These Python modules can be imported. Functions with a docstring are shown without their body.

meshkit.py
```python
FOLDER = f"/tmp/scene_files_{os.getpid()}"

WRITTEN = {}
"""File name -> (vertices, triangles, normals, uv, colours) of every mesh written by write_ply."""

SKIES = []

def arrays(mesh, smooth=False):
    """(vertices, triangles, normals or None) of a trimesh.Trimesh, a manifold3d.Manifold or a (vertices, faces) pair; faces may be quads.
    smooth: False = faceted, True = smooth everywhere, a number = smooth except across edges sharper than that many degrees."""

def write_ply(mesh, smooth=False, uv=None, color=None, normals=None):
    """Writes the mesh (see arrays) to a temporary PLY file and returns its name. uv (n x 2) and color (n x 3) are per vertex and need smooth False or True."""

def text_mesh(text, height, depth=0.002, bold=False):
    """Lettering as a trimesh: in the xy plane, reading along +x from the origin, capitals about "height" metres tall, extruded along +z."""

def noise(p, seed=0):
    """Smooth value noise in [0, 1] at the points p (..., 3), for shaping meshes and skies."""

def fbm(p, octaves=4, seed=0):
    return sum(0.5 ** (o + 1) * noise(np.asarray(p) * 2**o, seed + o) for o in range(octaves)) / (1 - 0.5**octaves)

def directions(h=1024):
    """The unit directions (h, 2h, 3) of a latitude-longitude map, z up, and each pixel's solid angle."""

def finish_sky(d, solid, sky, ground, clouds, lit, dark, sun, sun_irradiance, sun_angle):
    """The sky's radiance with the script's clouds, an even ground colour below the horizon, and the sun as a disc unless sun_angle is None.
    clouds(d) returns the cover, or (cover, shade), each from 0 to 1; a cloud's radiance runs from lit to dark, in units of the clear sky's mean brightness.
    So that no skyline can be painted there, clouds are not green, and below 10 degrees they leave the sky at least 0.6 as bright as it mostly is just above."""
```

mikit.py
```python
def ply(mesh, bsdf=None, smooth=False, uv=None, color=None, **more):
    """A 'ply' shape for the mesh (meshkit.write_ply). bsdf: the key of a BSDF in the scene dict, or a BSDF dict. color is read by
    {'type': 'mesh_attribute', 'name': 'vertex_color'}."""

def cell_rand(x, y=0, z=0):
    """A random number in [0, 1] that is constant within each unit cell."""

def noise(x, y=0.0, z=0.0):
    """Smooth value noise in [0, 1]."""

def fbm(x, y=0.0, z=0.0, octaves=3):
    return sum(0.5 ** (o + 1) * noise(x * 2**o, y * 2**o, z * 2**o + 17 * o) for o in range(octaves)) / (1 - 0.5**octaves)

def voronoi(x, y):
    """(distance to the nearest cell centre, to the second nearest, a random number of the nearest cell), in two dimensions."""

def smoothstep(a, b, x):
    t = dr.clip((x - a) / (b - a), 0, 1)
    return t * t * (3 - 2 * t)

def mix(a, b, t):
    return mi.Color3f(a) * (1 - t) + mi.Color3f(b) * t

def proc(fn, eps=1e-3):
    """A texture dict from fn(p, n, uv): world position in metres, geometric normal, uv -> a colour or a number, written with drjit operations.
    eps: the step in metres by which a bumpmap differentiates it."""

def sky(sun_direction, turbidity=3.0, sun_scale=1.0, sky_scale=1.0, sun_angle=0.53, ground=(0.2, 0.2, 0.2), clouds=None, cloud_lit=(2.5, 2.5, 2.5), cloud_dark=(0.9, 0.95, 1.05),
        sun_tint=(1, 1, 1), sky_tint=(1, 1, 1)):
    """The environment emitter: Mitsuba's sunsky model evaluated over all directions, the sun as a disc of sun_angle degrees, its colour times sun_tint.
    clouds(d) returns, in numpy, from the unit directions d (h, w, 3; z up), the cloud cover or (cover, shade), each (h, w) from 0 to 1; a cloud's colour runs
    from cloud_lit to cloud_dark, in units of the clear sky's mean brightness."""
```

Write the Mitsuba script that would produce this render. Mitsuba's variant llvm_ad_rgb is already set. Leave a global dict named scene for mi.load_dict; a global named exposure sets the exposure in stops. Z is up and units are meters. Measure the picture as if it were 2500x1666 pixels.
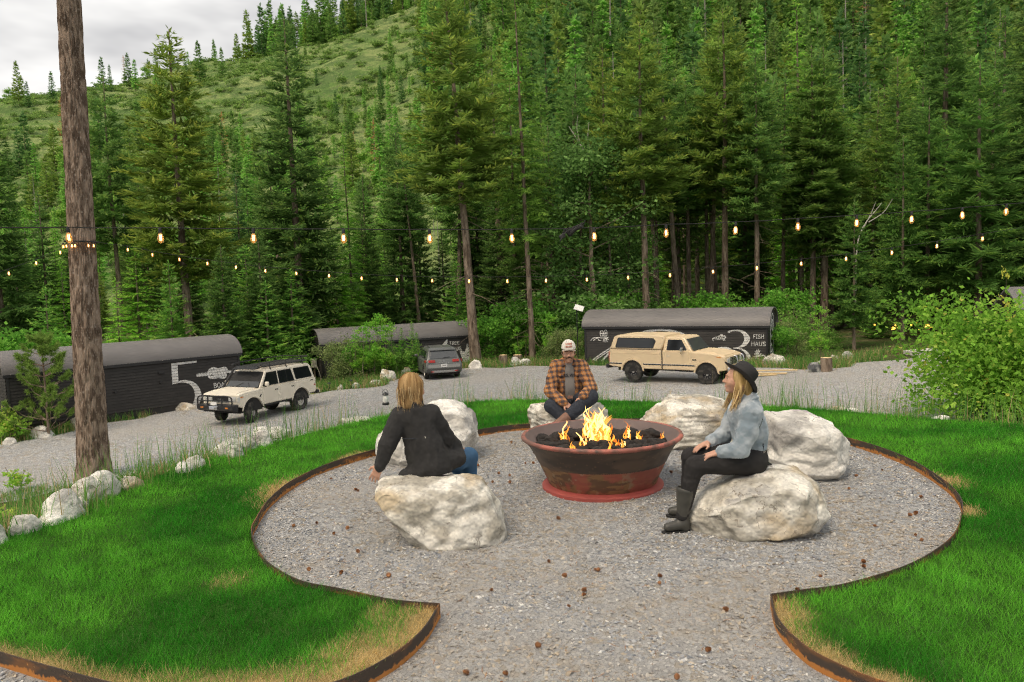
import math, random
import numpy as np
import trimesh, shapely, manifold3d
import shapely.geometry as sg
from scipy.spatial import Delaunay
import drjit as dr
import mitsuba as mi
import mikit
import meshkit
from mikit import noise, fbm, voronoi, cell_rand, smoothstep, mix

T4 = mi.ScalarTransform4f
scene = {'type': 'scene'}
labels = {}

# ------------------------------------------------------------------ camera, sky, exposure
CAM_H, PITCH, ROLL, FPX = 2.0, math.radians(4.39), math.radians(-2.0), 1900.0
_f = np.array([0, math.cos(PITCH), -math.sin(PITCH)])
_u0 = np.cross([1.0, 0, 0], _f)
_up = -math.sin(ROLL) * np.array([1.0, 0, 0]) + math.cos(ROLL) * _u0
_eye = np.array([0, 0, CAM_H])
scene['camera'] = {
    'type': 'thinlens', 'fov': math.degrees(2 * math.atan(1250 / FPX)), 'fov_axis': 'x',
    'aperture_radius': 0.004, 'focus_distance': 7.6, 'near_clip': 0.1, 'far_clip': 4000.0,
    'to_world': T4().look_at(origin=_eye.tolist(), target=(_eye + _f).tolist(), up=_up.tolist()),
}


def overcast(d):
    q = d * np.array([1.0, 1.0, 2.2])
    big = meshkit.fbm(q * 6.0 + [3.3, 1.7, 0.4], 5, seed=4)
    fine = meshkit.fbm(q * [14.0, 14.0, 20.0] + [1.0, 5.0, 2.0], 4, seed=9)
    s = np.clip((big - 0.32) * 3.0, 0, 1) * 0.72 + 0.40 * np.clip((fine - 0.32) * 2.4, 0, 1)
    return np.ones(d.shape[:2]), s


scene['sky'] = mikit.sky((-0.35, -0.45, 0.82), turbidity=3, sun_scale=0.3, sun_angle=30, ground=(0.12, 0.13, 0.08),
                         clouds=overcast, cloud_lit=(2.42, 2.39, 2.33), cloud_dark=(1.24, 1.24, 1.27))
exposure = 2.35

# ------------------------------------------------------------------ helpers
_count = {}


def new(name):
    """The next free key: name, name_001, name_002 ..."""
    n = _count.get(name, -1) + 1
    _count[name] = n
    return name if n == 0 else f'{name}_{n:03d}'


def tag(key, label=None, cat=None, group=None, kind=None):
    d = {}
    if label: d['label'] = label
    if cat: d['category'] = cat
    if group: d['group'] = group
    if kind: d['kind'] = kind
    labels[key] = d
    return key


def thing(name, label, cat, group=None):
    return tag(new(name), label, cat, group)


def put(key, mesh, mat, smooth=False, m=None, **kw):
    d = mikit.ply(mesh, mat, smooth, **kw)
    if m is not None: d['to_world'] = T4(np.asarray(m, float))
    scene[key] = d
    return key


def part(owner, name, mesh, mat, smooth=False, m=None, **kw):
    return put(new(owner + '__' + name), mesh, mat, smooth, m, **kw)


def again(owner, name, d, m=None):
    k = new(owner + '__' + name)
    scene[k] = {**d} if m is None else {**d, 'to_world': T4(np.asarray(m, float))}
    return k


def mat4(x=0, y=0, z=0, rz=0, s=1.0, rx=0, ry=0):
    s = np.broadcast_to(s, 3)
    cz, sz, cx, sx, cy, sy = math.cos(rz), math.sin(rz), math.cos(rx), math.sin(rx), math.cos(ry), math.sin(ry)
    Rz = np.array([[cz, -sz, 0], [sz, cz, 0], [0, 0, 1]]); Rx = np.array([[1, 0, 0], [0, cx, -sx], [0, sx, cx]]); Ry = np.array([[cy, 0, sy], [0, 1, 0], [-sy, 0, cy]])
    M = np.eye(4); M[:3, :3] = Rz @ Ry @ Rx @ np.diag(s); M[:3, 3] = (x, y, z)
    return M


def join(ms):
    ms = [m for m in ms if m is not None]
    vs, fs, n = [], [], 0
    for m in ms:
        v, f = (np.asarray(m.vertices), np.asarray(m.faces)) if hasattr(m, 'vertices') else (np.asarray(m[0], float), np.asarray(m[1], int))
        if f.shape[1] == 4: f = np.vstack([f[:, [0, 1, 2]], f[:, [0, 2, 3]]])
        vs.append(v); fs.append(f + n); n += len(v)
    return trimesh.Trimesh(np.vstack(vs), np.vstack(fs), process=False)


def moved(mesh, m):
    v, f = (np.asarray(mesh.vertices), np.asarray(mesh.faces)) if hasattr(mesh, 'vertices') else mesh
    m = np.asarray(m, float)
    return trimesh.Trimesh(v @ m[:3, :3].T + m[:3, 3], f, process=False)


def box(sx, sy, sz, c=(0, 0, 0), bevel=0.0):
    """A box, its edges chamfered."""
    if bevel <= 0:
        m = trimesh.creation.box((sx, sy, sz)); m.apply_translation(c); return m
    b = bevel
    pts = [(i * (sx / 2 - (b if k != 0 else 0)), j * (sy / 2 - (b if k != 1 else 0)), l * (sz / 2 - (b if k != 2 else 0))) for i in (-1, 1) for j in (-1, 1) for l in (-1, 1) for k in range(3)]
    m = trimesh.convex.convex_hull(np.array(pts)); m.apply_translation(c); return m


def tube(pts, rad, sides=8, cap=True):
    """A tapering tube along a polyline."""
    p = np.asarray(pts, float); n = len(p)
    rad = np.broadcast_to(rad, (n,)).astype(float)
    t = np.gradient(p, axis=0); t /= np.linalg.norm(t, axis=1, keepdims=True) + 1e-12
    a = np.cross(t[0], [0, 0, 1.0] if abs(t[0][2]) < 0.9 else [1.0, 0, 0]); a /= np.linalg.norm(a)
    A = []
    for k in range(n):
        a = a - t[k] * (a @ t[k]); a /= np.linalg.norm(a) + 1e-12; A.append(a)
    A = np.array(A); B = np.cross(t, A); w = np.arange(sides) * 2 * np.pi / sides
    v = (p[:, None] + rad[:, None, None] * (np.cos(w)[None, :, None] * A[:, None] + np.sin(w)[None, :, None] * B[:, None])).reshape(-1, 3)
    i, j = np.meshgrid(np.arange(n - 1), np.arange(sides), indexing='ij')
    q = np.stack([i * sides + j, i * sides + (j + 1) % sides, (i + 1) * sides + (j + 1) % sides, (i + 1) * sides + j], -1).reshape(-1, 4)
    f = np.vstack([q[:, [0, 1, 2]], q[:, [0, 2, 3]]])
    if cap:
        v = np.vstack([v, p[:1], p[-1:]]); j = np.arange(sides); e = (n - 1) * sides
        f = np.vstack([f, np.stack([(j + 1) % sides, j, j * 0 + n * sides], 1), np.stack([e + j, e + (j + 1) % sides, j * 0 + n * sides + 1], 1)])
    return trimesh.Trimesh(v, f, process=False)


def lathe(profile, sides=48, full=None):
    """Revolves (r, z) pairs about z."""
    p = np.asarray(profile, float); n = len(p); w = np.arange(sides) * 2 * np.pi / sides
    v = np.stack([p[:, None, 0] * np.cos(w), p[:, None, 0] * np.sin(w), np.broadcast_to(p[:, None, 1], (n, sides))], -1).reshape(-1, 3)
    i, j = np.meshgrid(np.arange(n - 1), np.arange(sides), indexing='ij')
    q = np.stack([i * sides + j, i * sides + (j + 1) % sides, (i + 1) * sides + (j + 1) % sides, (i + 1) * sides + j], -1).reshape(-1, 4)
    return trimesh.Trimesh(v, np.vstack([q[:, [0, 1, 2]], q[:, [0, 2, 3]]]), process=False)


def relax(m, rounds, lam=.45, back=0.0):
    """Laplacian smoothing, with Taubin's push back when back < 0."""
    import scipy.sparse as sp
    v, f = np.array(m.vertices, float), np.asarray(m.faces); e = np.unique(np.sort(np.vstack([f[:, [0, 1]], f[:, [1, 2]], f[:, [2, 0]]]), 1), axis=0); n = len(v)
    A = sp.coo_matrix((np.ones(2 * len(e)), (np.r_[e[:, 0], e[:, 1]], np.r_[e[:, 1], e[:, 0]])), (n, n)).tocsr(); d = np.asarray(A.sum(1)); ok = d[:, 0] > 0
    for r in range(rounds):
        for l in (lam, back):
            if l: q = A @ v; v[ok] += l * (q[ok] / d[ok] - v[ok])
    return trimesh.Trimesh(v, f, process=False)


def prism(poly, h, z0=0.0):
    """A shapely polygon (or several) extruded along z."""
    gs = [g for g in getattr(poly, 'geoms', [poly]) if g.area > 1e-9]
    m = join([trimesh.creation.extrude_polygon(g, h, engine='earcut') for g in gs])
    m.apply_translation((0, 0, z0)); return m


def catmull(pts, n=8, closed=False):
    p = np.asarray(pts, float)
    q = np.vstack([p[-1:], p, p[:2]]) if closed else np.vstack([2 * p[:1] - p[1:2], p, 2 * p[-1:] - p[-2:-1]])
    out = []
    for k in range(1, len(q) - 2):
        t = np.arange(n)[:, None] / n
        a, b, c, d = q[k - 1], q[k], q[k + 1], q[k + 2]
        out.append(0.5 * (2 * b + (c - a) * t + (2 * a - 5 * b + 4 * c - d) * t ** 2 + (3 * b - a - 3 * c + d) * t ** 3))
    if not closed: out.append(p[-1:])
    return np.vstack(out)


def sheet(poly, step, zfun, seed=0, edge=None):
    """A polygon triangulated with inner points and draped over zfun."""
    rng = np.random.default_rng(seed)
    rings = [r for g in getattr(poly, 'geoms', [poly]) for r in [g.exterior, *g.interiors]]
    pts = [np.array([r.interpolate(t).coords[0] for t in np.arange(0, r.length, edge or step)]) for r in rings]
    x0, y0, x1, y1 = poly.bounds
    gx, gy = np.meshgrid(np.arange(x0, x1, step), np.arange(y0, y1, step))
    g = np.stack([gx.ravel(), gy.ravel()], 1) + rng.uniform(-.2, .2, (gx.size, 2)) * step
    inner = shapely.buffer(poly, -0.4 * (edge or step))
    g = g[shapely.contains_xy(inner, g[:, 0], g[:, 1])]
    p = np.vstack(pts + [g]); f = Delaunay(p).simplices
    c = p[f].mean(1); f = f[shapely.contains_xy(poly, c[:, 0], c[:, 1])]
    a, b = p[f[:, 1]] - p[f[:, 0]], p[f[:, 2]] - p[f[:, 0]]
    flip = a[:, 0] * b[:, 1] - a[:, 1] * b[:, 0] < 0
    f[flip] = f[flip][:, ::-1]
    return trimesh.Trimesh(np.column_stack([p, zfun(p[:, 0], p[:, 1])]), f, process=False)


def wall_strip(pts, z0, z1, thick):
    """A thin upright band of constant thickness along a plan polyline."""
    p = np.asarray(pts, float); t = np.gradient(p, axis=0); t /= np.linalg.norm(t, axis=1, keepdims=True)
    n = np.column_stack([-t[:, 1], t[:, 0]]) * thick / 2; k = len(p)
    z0, z1 = np.broadcast_to(z0, k), np.broadcast_to(z1, k)
    ring = [np.column_stack([p - n, z0]), np.column_stack([p + n, z0]), np.column_stack([p + n, z1]), np.column_stack([p - n, z1])]
    v = np.stack(ring, 1).reshape(-1, 3); f = []
    for i in range(k - 1):
        for j in range(4):
            a, b = i * 4 + j, i * 4 + (j + 1) % 4
            f += [(a, b, b + 4), (a, b + 4, a + 4)]
    f += [(0, 2, 1), (0, 3, 2), (k * 4 - 4, k * 4 - 3, k * 4 - 2), (k * 4 - 4, k * 4 - 2, k * 4 - 1)]
    return trimesh.Trimesh(v, np.array(f), process=False)


# ------------------------------------------------------------------ materials
def rgb(*c): return {'type': 'rgb', 'value': list(c)}


def plain(name, c, rough=0.6, metal=0.0, spec=0.5, **kw):
    scene[name] = {'type': 'twosided', 'b': {'type': 'principled', 'base_color': c if isinstance(c, dict) else rgb(*c), 'roughness': rough, 'metallic': metal, 'specular': spec, **kw}}
    return name


def matte(name, c):
    scene[name] = {'type': 'twosided', 'b': {'type': 'diffuse', 'reflectance': c if isinstance(c, dict) else rgb(*c)}}
    return name


VC = {'type': 'mesh_attribute', 'name': 'vertex_color'}
matte('mat_tinted', VC)                       # leaves, blades, stones: a colour of their own per piece
scene['mat_blade'] = {'type': 'principledthin', 'base_color': VC, 'roughness': 0.7, 'diff_trans': 0.9}   # grass lets half of the light through
plain('mat_black_metal', (0.018, 0.018, 0.02), 0.45)
plain('mat_black_rubber', (0.022, 0.022, 0.022), 0.8)
plain('mat_dark_plastic', (0.02, 0.02, 0.022), 0.5)
plain('mat_chrome', (0.7, 0.7, 0.72), 0.22, 1.0)
plain('mat_white_paint', (0.74, 0.73, 0.7), 0.55)
plain('mat_glass_dark', (0.012, 0.014, 0.016), 0.06, spec=0.6)


def two(k, c, rough=0.85):
    return plain(k, mikit.proc(c), rough)
# ------------------------------------------------------------------ the ground
CX, CY = 0.80, 7.40           # the round gravel court
terrace = sg.Polygon(catmull([(6.2, 9.37), (5.27, 9.97), (4.3, 10.87), (3.05, 11.6), (1.28, 12.4), (-.38, 12.75), (-1.63, 12.0), (-2.53, 10.8), (-3.35, 9.5), (-3.74, 8.6),
                              (-3.95, 7.8), (-4.1, 6.9), (-4.3, 6.1), (-4.6, 5), (-5, 3), (-5.4, 0), (-5.2, -5), (0, -6.5), (8, -6), (10.5, -2), (10.5, 4), (8.6, 8.2)], 6, True))
lobe_left = catmull([(-.49, 4.54), (-.56, 4.18), (-.71, 3.87), (-.94, 3.64), (-1.29, 3.52), (-1.68, 3.57), (-2.06, 3.73), (-2.45, 3.91), (-2.86, 4.11), (-3.45, 4.42), (-4.1, 4.85), (-4.85, 5.35)], 8)
lobe_right = catmull([(1.49, 4.51), (1.42, 4.18), (1.445, 3.87), (1.53, 3.67), (1.685, 3.47), (2.0, 3.24), (2.6, 3.02), (3.6, 2.98), (4.8, 3.2), (6.5, 3.1), (8.5, 2.6), (11, 1.5)], 8)
ring_pts = catmull([(1.49, 4.51), (1.70, 4.56), (1.99, 4.63), (2.48, 4.88), (2.88, 5.20), (3.19, 5.54), (3.54, 6.07), (3.72, 6.45), (3.85, 6.95), (3.95, 7.85), (3.78, 8.80), (3.23, 9.70), (2.4, 10.25), (1.2, 10.48),
                    (.03, 10.3), (-.46, 10.06), (-1.3, 9.45), (-1.96, 8.57), (-2.24, 7.76), (-2.28, 7.06), (-2.21, 6.44), (-2.13, 6.08), (-1.88, 5.53), (-1.66, 5.21), (-1.42, 4.97), (-1.17, 4.84), (-.79, 4.63), (-.49, 4.54)], 7)
circle = sg.Polygon(ring_pts).buffer(0)
front = sg.Polygon([*lobe_left.tolist(), (-5.6, 5.6), (-9, -9), (12, -9), (12, 1.5), *lobe_right[::-1].tolist()])
throat = sg.Polygon([(-.49, 4.54), (-.4, 4.9), (1.4, 4.9), (1.49, 4.51), (1.42, 4.18), (-.56, 4.18)])
court = front.union(circle).union(throat).intersection(terrace).buffer(0.004).buffer(-0.004)
lawn_poly = terrace.difference(court)


def lot_z(x): return -2.5 + .034 * (np.clip(x, -30, 30) - 7)


RIDGE = np.array([(-900, 70), (-284, 100), (-232, 110), (-168, 123), (-120, 129), (-86, 135), (-43, 151), (0, 174), (60, 203), (130, 228), (284, 250), (500, 262), (900, 270)], float)


def ground_z(x, y):
    x, y = np.asarray(x, float), np.asarray(y, float)
    d = shapely.distance(shapely.points(x, y), terrace)
    D = np.where(x < -2.5, np.where(y > 9, 10.5, 13.0), 8.0)
    s = 1 - (1 - np.clip(d / D, 0, 1)) ** 1.7
    p3 = np.stack([x, y, x * 0], -1)
    wild = np.clip((y - 47) / 8, 0, 1) + np.clip((24 - y) / 8, 0, 1) * np.clip((d - 1) / 3, 0, 1)
    z = lot_z(x) * s + 0.5 * (meshkit.fbm(p3 * 0.35, 3, 5) - .5) * np.clip(wild, 0, 1)
    t = np.clip((y - 46) / 30, 0, 1)
    z = z * (1 - t) + (-3.3) * t
    r = np.clip((y - 82) / 350, 0, None)
    ridge = np.interp(x, RIDGE[:, 0], RIDGE[:, 1])
    up = np.where(r < 1, r * 0.72 + 0.28 * r * r * (3 - 2 * r) , 1 - (r - 1) * 0.35)
    z = z + ridge * up + (meshkit.fbm(p3 * 0.022, 4, 8) - .5) * 16 * np.clip(r * 4, 0, 1) * np.clip(2.2 - 1.6 * r, 0.25, 1)
    return np.where(d <= 0, -0.3, z)


def grid_mesh(xs, ys, skip=None):
    gx, gy = np.meshgrid(xs, ys)
    v = np.column_stack([gx.ravel(), gy.ravel(), ground_z(gx.ravel(), gy.ravel())])
    i, j = np.meshgrid(np.arange(len(ys) - 1), np.arange(len(xs) - 1), indexing='ij'); n = len(xs)
    q = np.stack([i * n + j, i * n + j + 1, (i + 1) * n + j + 1, (i + 1) * n + j], -1).reshape(-1, 4)
    return trimesh.Trimesh(v, np.vstack([q[:, [0, 1, 2]], q[:, [0, 2, 3]]]), process=False)


def _earth(p, n, uv):
    a = fbm(p.x * 0.5, p.y * 0.5, p.z, 4); b = fbm(p.x * 5, p.y * 5, p.z * 2, 3)
    c = mix((0.065, 0.105, 0.03), (0.14, 0.13, 0.065), smoothstep(0.45, 0.7, a))
    return mix(c, (0.07, 0.05, 0.03), smoothstep(0.5, 0.75, b))


def _hill(p, n, uv):
    a = fbm(p.x * 0.035, p.z * 0.10, p.y * 0.02, 4); b = fbm(p.x * 0.40, p.z * 0.9, p.y * 0.2, 4); c = noise(p.x * 1.3, p.z * 3.0, p.y); e = fbm(p.x * 0.14 + 7, p.z * 0.34, p.y * 0.08, 4)
    k = mix((0.125, 0.205, 0.06), (0.23, 0.285, 0.11), smoothstep(0.36, 0.60, a * .45 + b * .55))
    k = mix(k, (0.085, 0.145, 0.05), smoothstep(0.50, 0.58, e) * 0.7)
    k = mix(k, (0.07, 0.12, 0.045), smoothstep(0.60, 0.72, b) * 0.8)
    return mix(k, (0.32, 0.27, 0.17), smoothstep(0.76, 0.92, c) * 0.4)


scene['mat_earth'] = {'type': 'twosided', 'b': {'type': 'diffuse', 'reflectance': mikit.proc(_earth)}}
scene['mat_hill'] = {'type': 'twosided', 'b': {'type': 'diffuse', 'reflectance': mikit.proc(_hill)}}
nx = np.unique(np.concatenate([np.arange(-140, -20, 6.0), np.arange(-20, 20, 0.5), np.arange(20, 140.1, 6.0)]))
ny = np.unique(np.concatenate([np.arange(-60, -8, 6.0), np.arange(-8, 26, 0.5), np.arange(26, 50, 1.0), np.arange(50, 91, 4.0)]))
put('ground', grid_mesh(nx, ny), 'mat_earth', True); tag('ground', kind='structure')
hx = np.concatenate([np.arange(-1400, -420, 60), np.arange(-420, 420, 7.0), np.arange(420, 1401, 60)])
hy = np.concatenate([np.arange(90, 480, 6.0), np.arange(480, 1000, 60)])
put('hillside', grid_mesh(hx, hy), 'mat_hill', True); tag('hillside', kind='structure')
sx_ = np.array([-1400, -700, -300, -140.0]);
put('ground_001', grid_mesh(sx_, np.arange(-60, 91, 10.0)), 'mat_earth', True); tag('ground_001', kind='structure')
put('ground_002', grid_mesh(-sx_[::-1], np.arange(-60, 91, 10.0)), 'mat_earth', True); tag('ground_002', kind='structure')
_count['ground'] = 2

# the gravel parking lot below the terrace
lot_poly = sg.Polygon(catmull([(-24, 22.5), (-20.5, 26.6), (-18.4, 28.6), (-17.3, 31.0), (-15.4, 33.7), (-13.2, 36), (-9.6, 36.9), (-7.4, 37.7), (-6.2, 39.2), (-5.6, 42.6), (-3.6, 43.6), (-1.8, 43.0), (.5, 42.4), (2.4, 42.0),
                                (4.2, 41.0), (8.5, 37.6), (11.3, 35.3), (12.6, 33.2), (14.2, 33.6), (16.5, 34.6), (18.6, 35.0), (19.3, 33), (17.6, 29.6), (15.8, 26), (16.5, 22.5), (22, 20), (27, 16), (22, 13.5), (16.5, 15), (11, 18.2),
                                (5, 20.2), (-1, 21.2), (-6.5, 22.5), (-9.5, 21.6), (-12.4, 20.2), (-16, 16.5), (-20, 13), (-26, 15)], 5, True))
lot_poly = sg.Polygon([(x + .35 * math.sin(1.7 * y + x), y + .3 * math.sin(2.1 * x)) for x, y in lot_poly.segmentize(0.6).exterior.coords[:-1]])


def _gravel_fn(scale, gain=1.0):
    def fn(p, n, uv):
        d1, d2, r = voronoi(p.x * scale, p.y * scale)
        e1, e2, r2 = voronoi(p.x * scale * 0.47 + 5, p.y * scale * 0.47)
        big = fbm(p.x * 0.45, p.y * 0.45, 0, 3)
        c = mix((0.23, 0.237, 0.242), (0.45, 0.445, 0.43), r)
        c = mix(c, (0.30, 0.25, 0.18), smoothstep(0.82, 0.95, r2) * 0.7)
        c = mix(c, (0.36, 0.34, 0.31), smoothstep(0.35, 0.75, big) * 0.45)
        return c * gain * (0.60 + 0.40 * smoothstep(0.02, 0.16, d2 - d1))
    return fn


scene['mat_lot'] = {'type': 'twosided', 'b': {'type': 'diffuse', 'reflectance': mikit.proc(_gravel_fn(17.0, 1.18))}}
put('gravel_lot', sheet(lot_poly, 0.7, lambda x, y: ground_z(x, y) + 0.05 + .05 * (meshkit.fbm(np.stack([x * .8, y * .8, x * 0], -1), 3) - .5), 3), 'mat_lot', True); tag('gravel_lot', kind='structure')

# the round gravel court and the path that leads to it
def court_z(x, y):
    return 0.03 * (meshkit.fbm(np.stack([x * 1.6, y * 1.6, x * 0], -1), 3, 2) - .5)


scene['mat_court'] = {'type': 'twosided', 'b': {'type': 'diffuse', 'reflectance': mikit.proc(_gravel_fn(38.0))}}
put('gravel_court', sheet(court, 0.25, court_z, 1, 0.1), 'mat_court', True); tag('gravel_court', kind='structure')

rng = np.random.default_rng(11)


def stones(xy, size, zf, tint, rng):
    """Crushed stone: irregular octahedra, half sunk, each of one tone."""
    n = len(xy)
    base = np.array([(1, 0, 0), (0, 1, 0), (-1, 0, 0), (0, -1, 0), (0, 0, 1), (0, 0, -1), (.7, .7, .5), (-.7, .6, .45)], float)
    hull = trimesh.convex.convex_hull(base + np.random.default_rng(5).uniform(-.12, .12, base.shape))
    b, f = np.array(hull.vertices), np.array(hull.faces)
    v = b[None] * rng.uniform(.65, 1.2, (n, len(b), 1)) * (size[:, None, None] * rng.uniform([.7, .5, .35], [1.1, .9, .6], (n, 3))[:, None])
    a = rng.uniform(0, 2 * np.pi, n); c, s = np.cos(a)[:, None], np.sin(a)[:, None]
    x, y = v[..., 0] * c - v[..., 1] * s, v[..., 0] * s + v[..., 1] * c
    tilt = rng.normal(0, .25, (n, 2))
    z = v[..., 2] + x * tilt[:, :1] + y * tilt[:, 1:]
    v = np.stack([x + xy[:, :1], y + xy[:, 1:], z + (zf + size * rng.uniform(.0, .25, n))[:, None]], -1)
    col = np.repeat(tint, len(b), 0)
    return trimesh.Trimesh(v.reshape(-1, 3), (f[None] + (np.arange(n) * len(b))[:, None, None]).reshape(-1, 3), process=False), col


def stone_tones(n, rng):
    pal = np.array([(.17, .18, .195), (.22, .228, .24), (.275, .278, .28), (.34, .338, .33), (.44, .432, .41), (.34, .295, .23), (.21, .18, .145)])
    c = pal[rng.choice(7, n, p=[.2, .24, .2, .15, .08, .08, .05])]
    return c * rng.uniform(1.1, 1.75, (n, 1))


bx = court.intersection(sg.box(-3.4, 2.8, 4.2, 10.8))
q = rng.uniform([-3.4, 2.8], [4.2, 10.8], (100000, 2))
keep = rng.random(len(q)) < np.clip(1.25 - (q[:, 1] - 3.2) / 8.5, .3, 1)
q = q[keep]; q = q[shapely.contains_xy(bx.buffer(-0.01), q[:, 0], q[:, 1])]
q = q[np.hypot(q[:, 0] - CX, q[:, 1] - CY) > .50]
gravel_tint = stone_tones(len(q), rng); dust = np.clip((meshkit.fbm(np.column_stack([q * 1.1, q[:, :1] * 0]), 4, 21) - .48) * 5, 0, .55)[:, None]; gravel_tint = gravel_tint * (1 - dust) + np.array([.42, .355, .27]) * rng.uniform(.7, 1.2, (len(q), 1)) * dust
sm, sc_ = stones(q, rng.choice([.008, .011, .014, .018], len(q), p=[.3, .36, .26, .08]) * rng.uniform(.8, 1.2, len(q)), court_z(q[:, 0], q[:, 1]), gravel_tint, rng)
put('gravel', sm, 'mat_tinted', False, color=sc_); tag('gravel', 'loose grey and tan crushed gravel covering the round court', 'gravel', kind='stuff')

# the lawn
def lawn_z(x, y): return 0.045 + 0.03 * (meshkit.fbm(np.stack([x, y, x * 0], -1), 3, 7) - .5)


lawn_in = lawn_poly.buffer(-0.006)
edge_line = shapely.union_all([sg.LineString(lobe_left), sg.LineString(lobe_right), sg.LineString(ring_pts)])


def dead_amount(x, y):
    """Where the lawn is burnt straw-yellow: a band inside the steel edging, wide at the lobes, and patches on the ring."""
    p = shapely.points(x, y)
    d = shapely.distance(p, sg.LineString(lobe_left)); w = np.interp(x, [-4, -3, -2, -1.2, -.8, -.5], [.04, .09, .20, .32, .38, .18])
    k = np.clip(1.25 - d / w, 0, 1)
    d2 = shapely.distance(p, sg.LineString(lobe_right)); w2 = np.interp(x, [1.4, 1.6, 1.8, 2.2, 3, 5], [.12, .20, .17, .12, .14, .16])
    k = np.maximum(k, np.clip(1.2 - d2 / w2, 0, 1))
    dc = shapely.distance(p, sg.LineString(ring_pts)); a = np.degrees(np.arctan2(y - CY, x - CX)) % 360
    for a0, wa, wr in ((179, 13, .30), (152, 9, .22), (135, 8, .14), (104, 9, .2), (352, 6, .28), (334, 4, .16), (118, 20, .06), (60, 40, .04)):
        da = np.abs((a - a0 + 180) % 360 - 180) / wa
        k = np.maximum(k, np.clip(1.25 * (1 - da ** 2) - dc / wr, 0, 1))
    p3 = np.stack([x, y, x * 0], -1)
    k = k + (meshkit.fbm(p3 * 7, 3, 31) - .5) * .9 * (k > 0.02)
    spot = np.exp(-((x + 1.98) ** 2 + (y - 5.15) ** 2) / .012)
    return np.clip(np.maximum(k, spot * .45), 0, 1)


lawn_sheet = sheet(lawn_in, 0.10, lawn_z, 2, 0.08); lv = np.asarray(lawn_sheet.vertices); lk = dead_amount(lv[:, 0], lv[:, 1])[:, None]
put('lawn', lawn_sheet, 'mat_tinted', True, color=(np.array([.035, .085, .018]) * (1 - lk) + np.array([.40, .30, .14]) * lk) * np.random.default_rng(3).uniform(.75, 1.25, (len(lv), 1))); tag('lawn', kind='structure')


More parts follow.
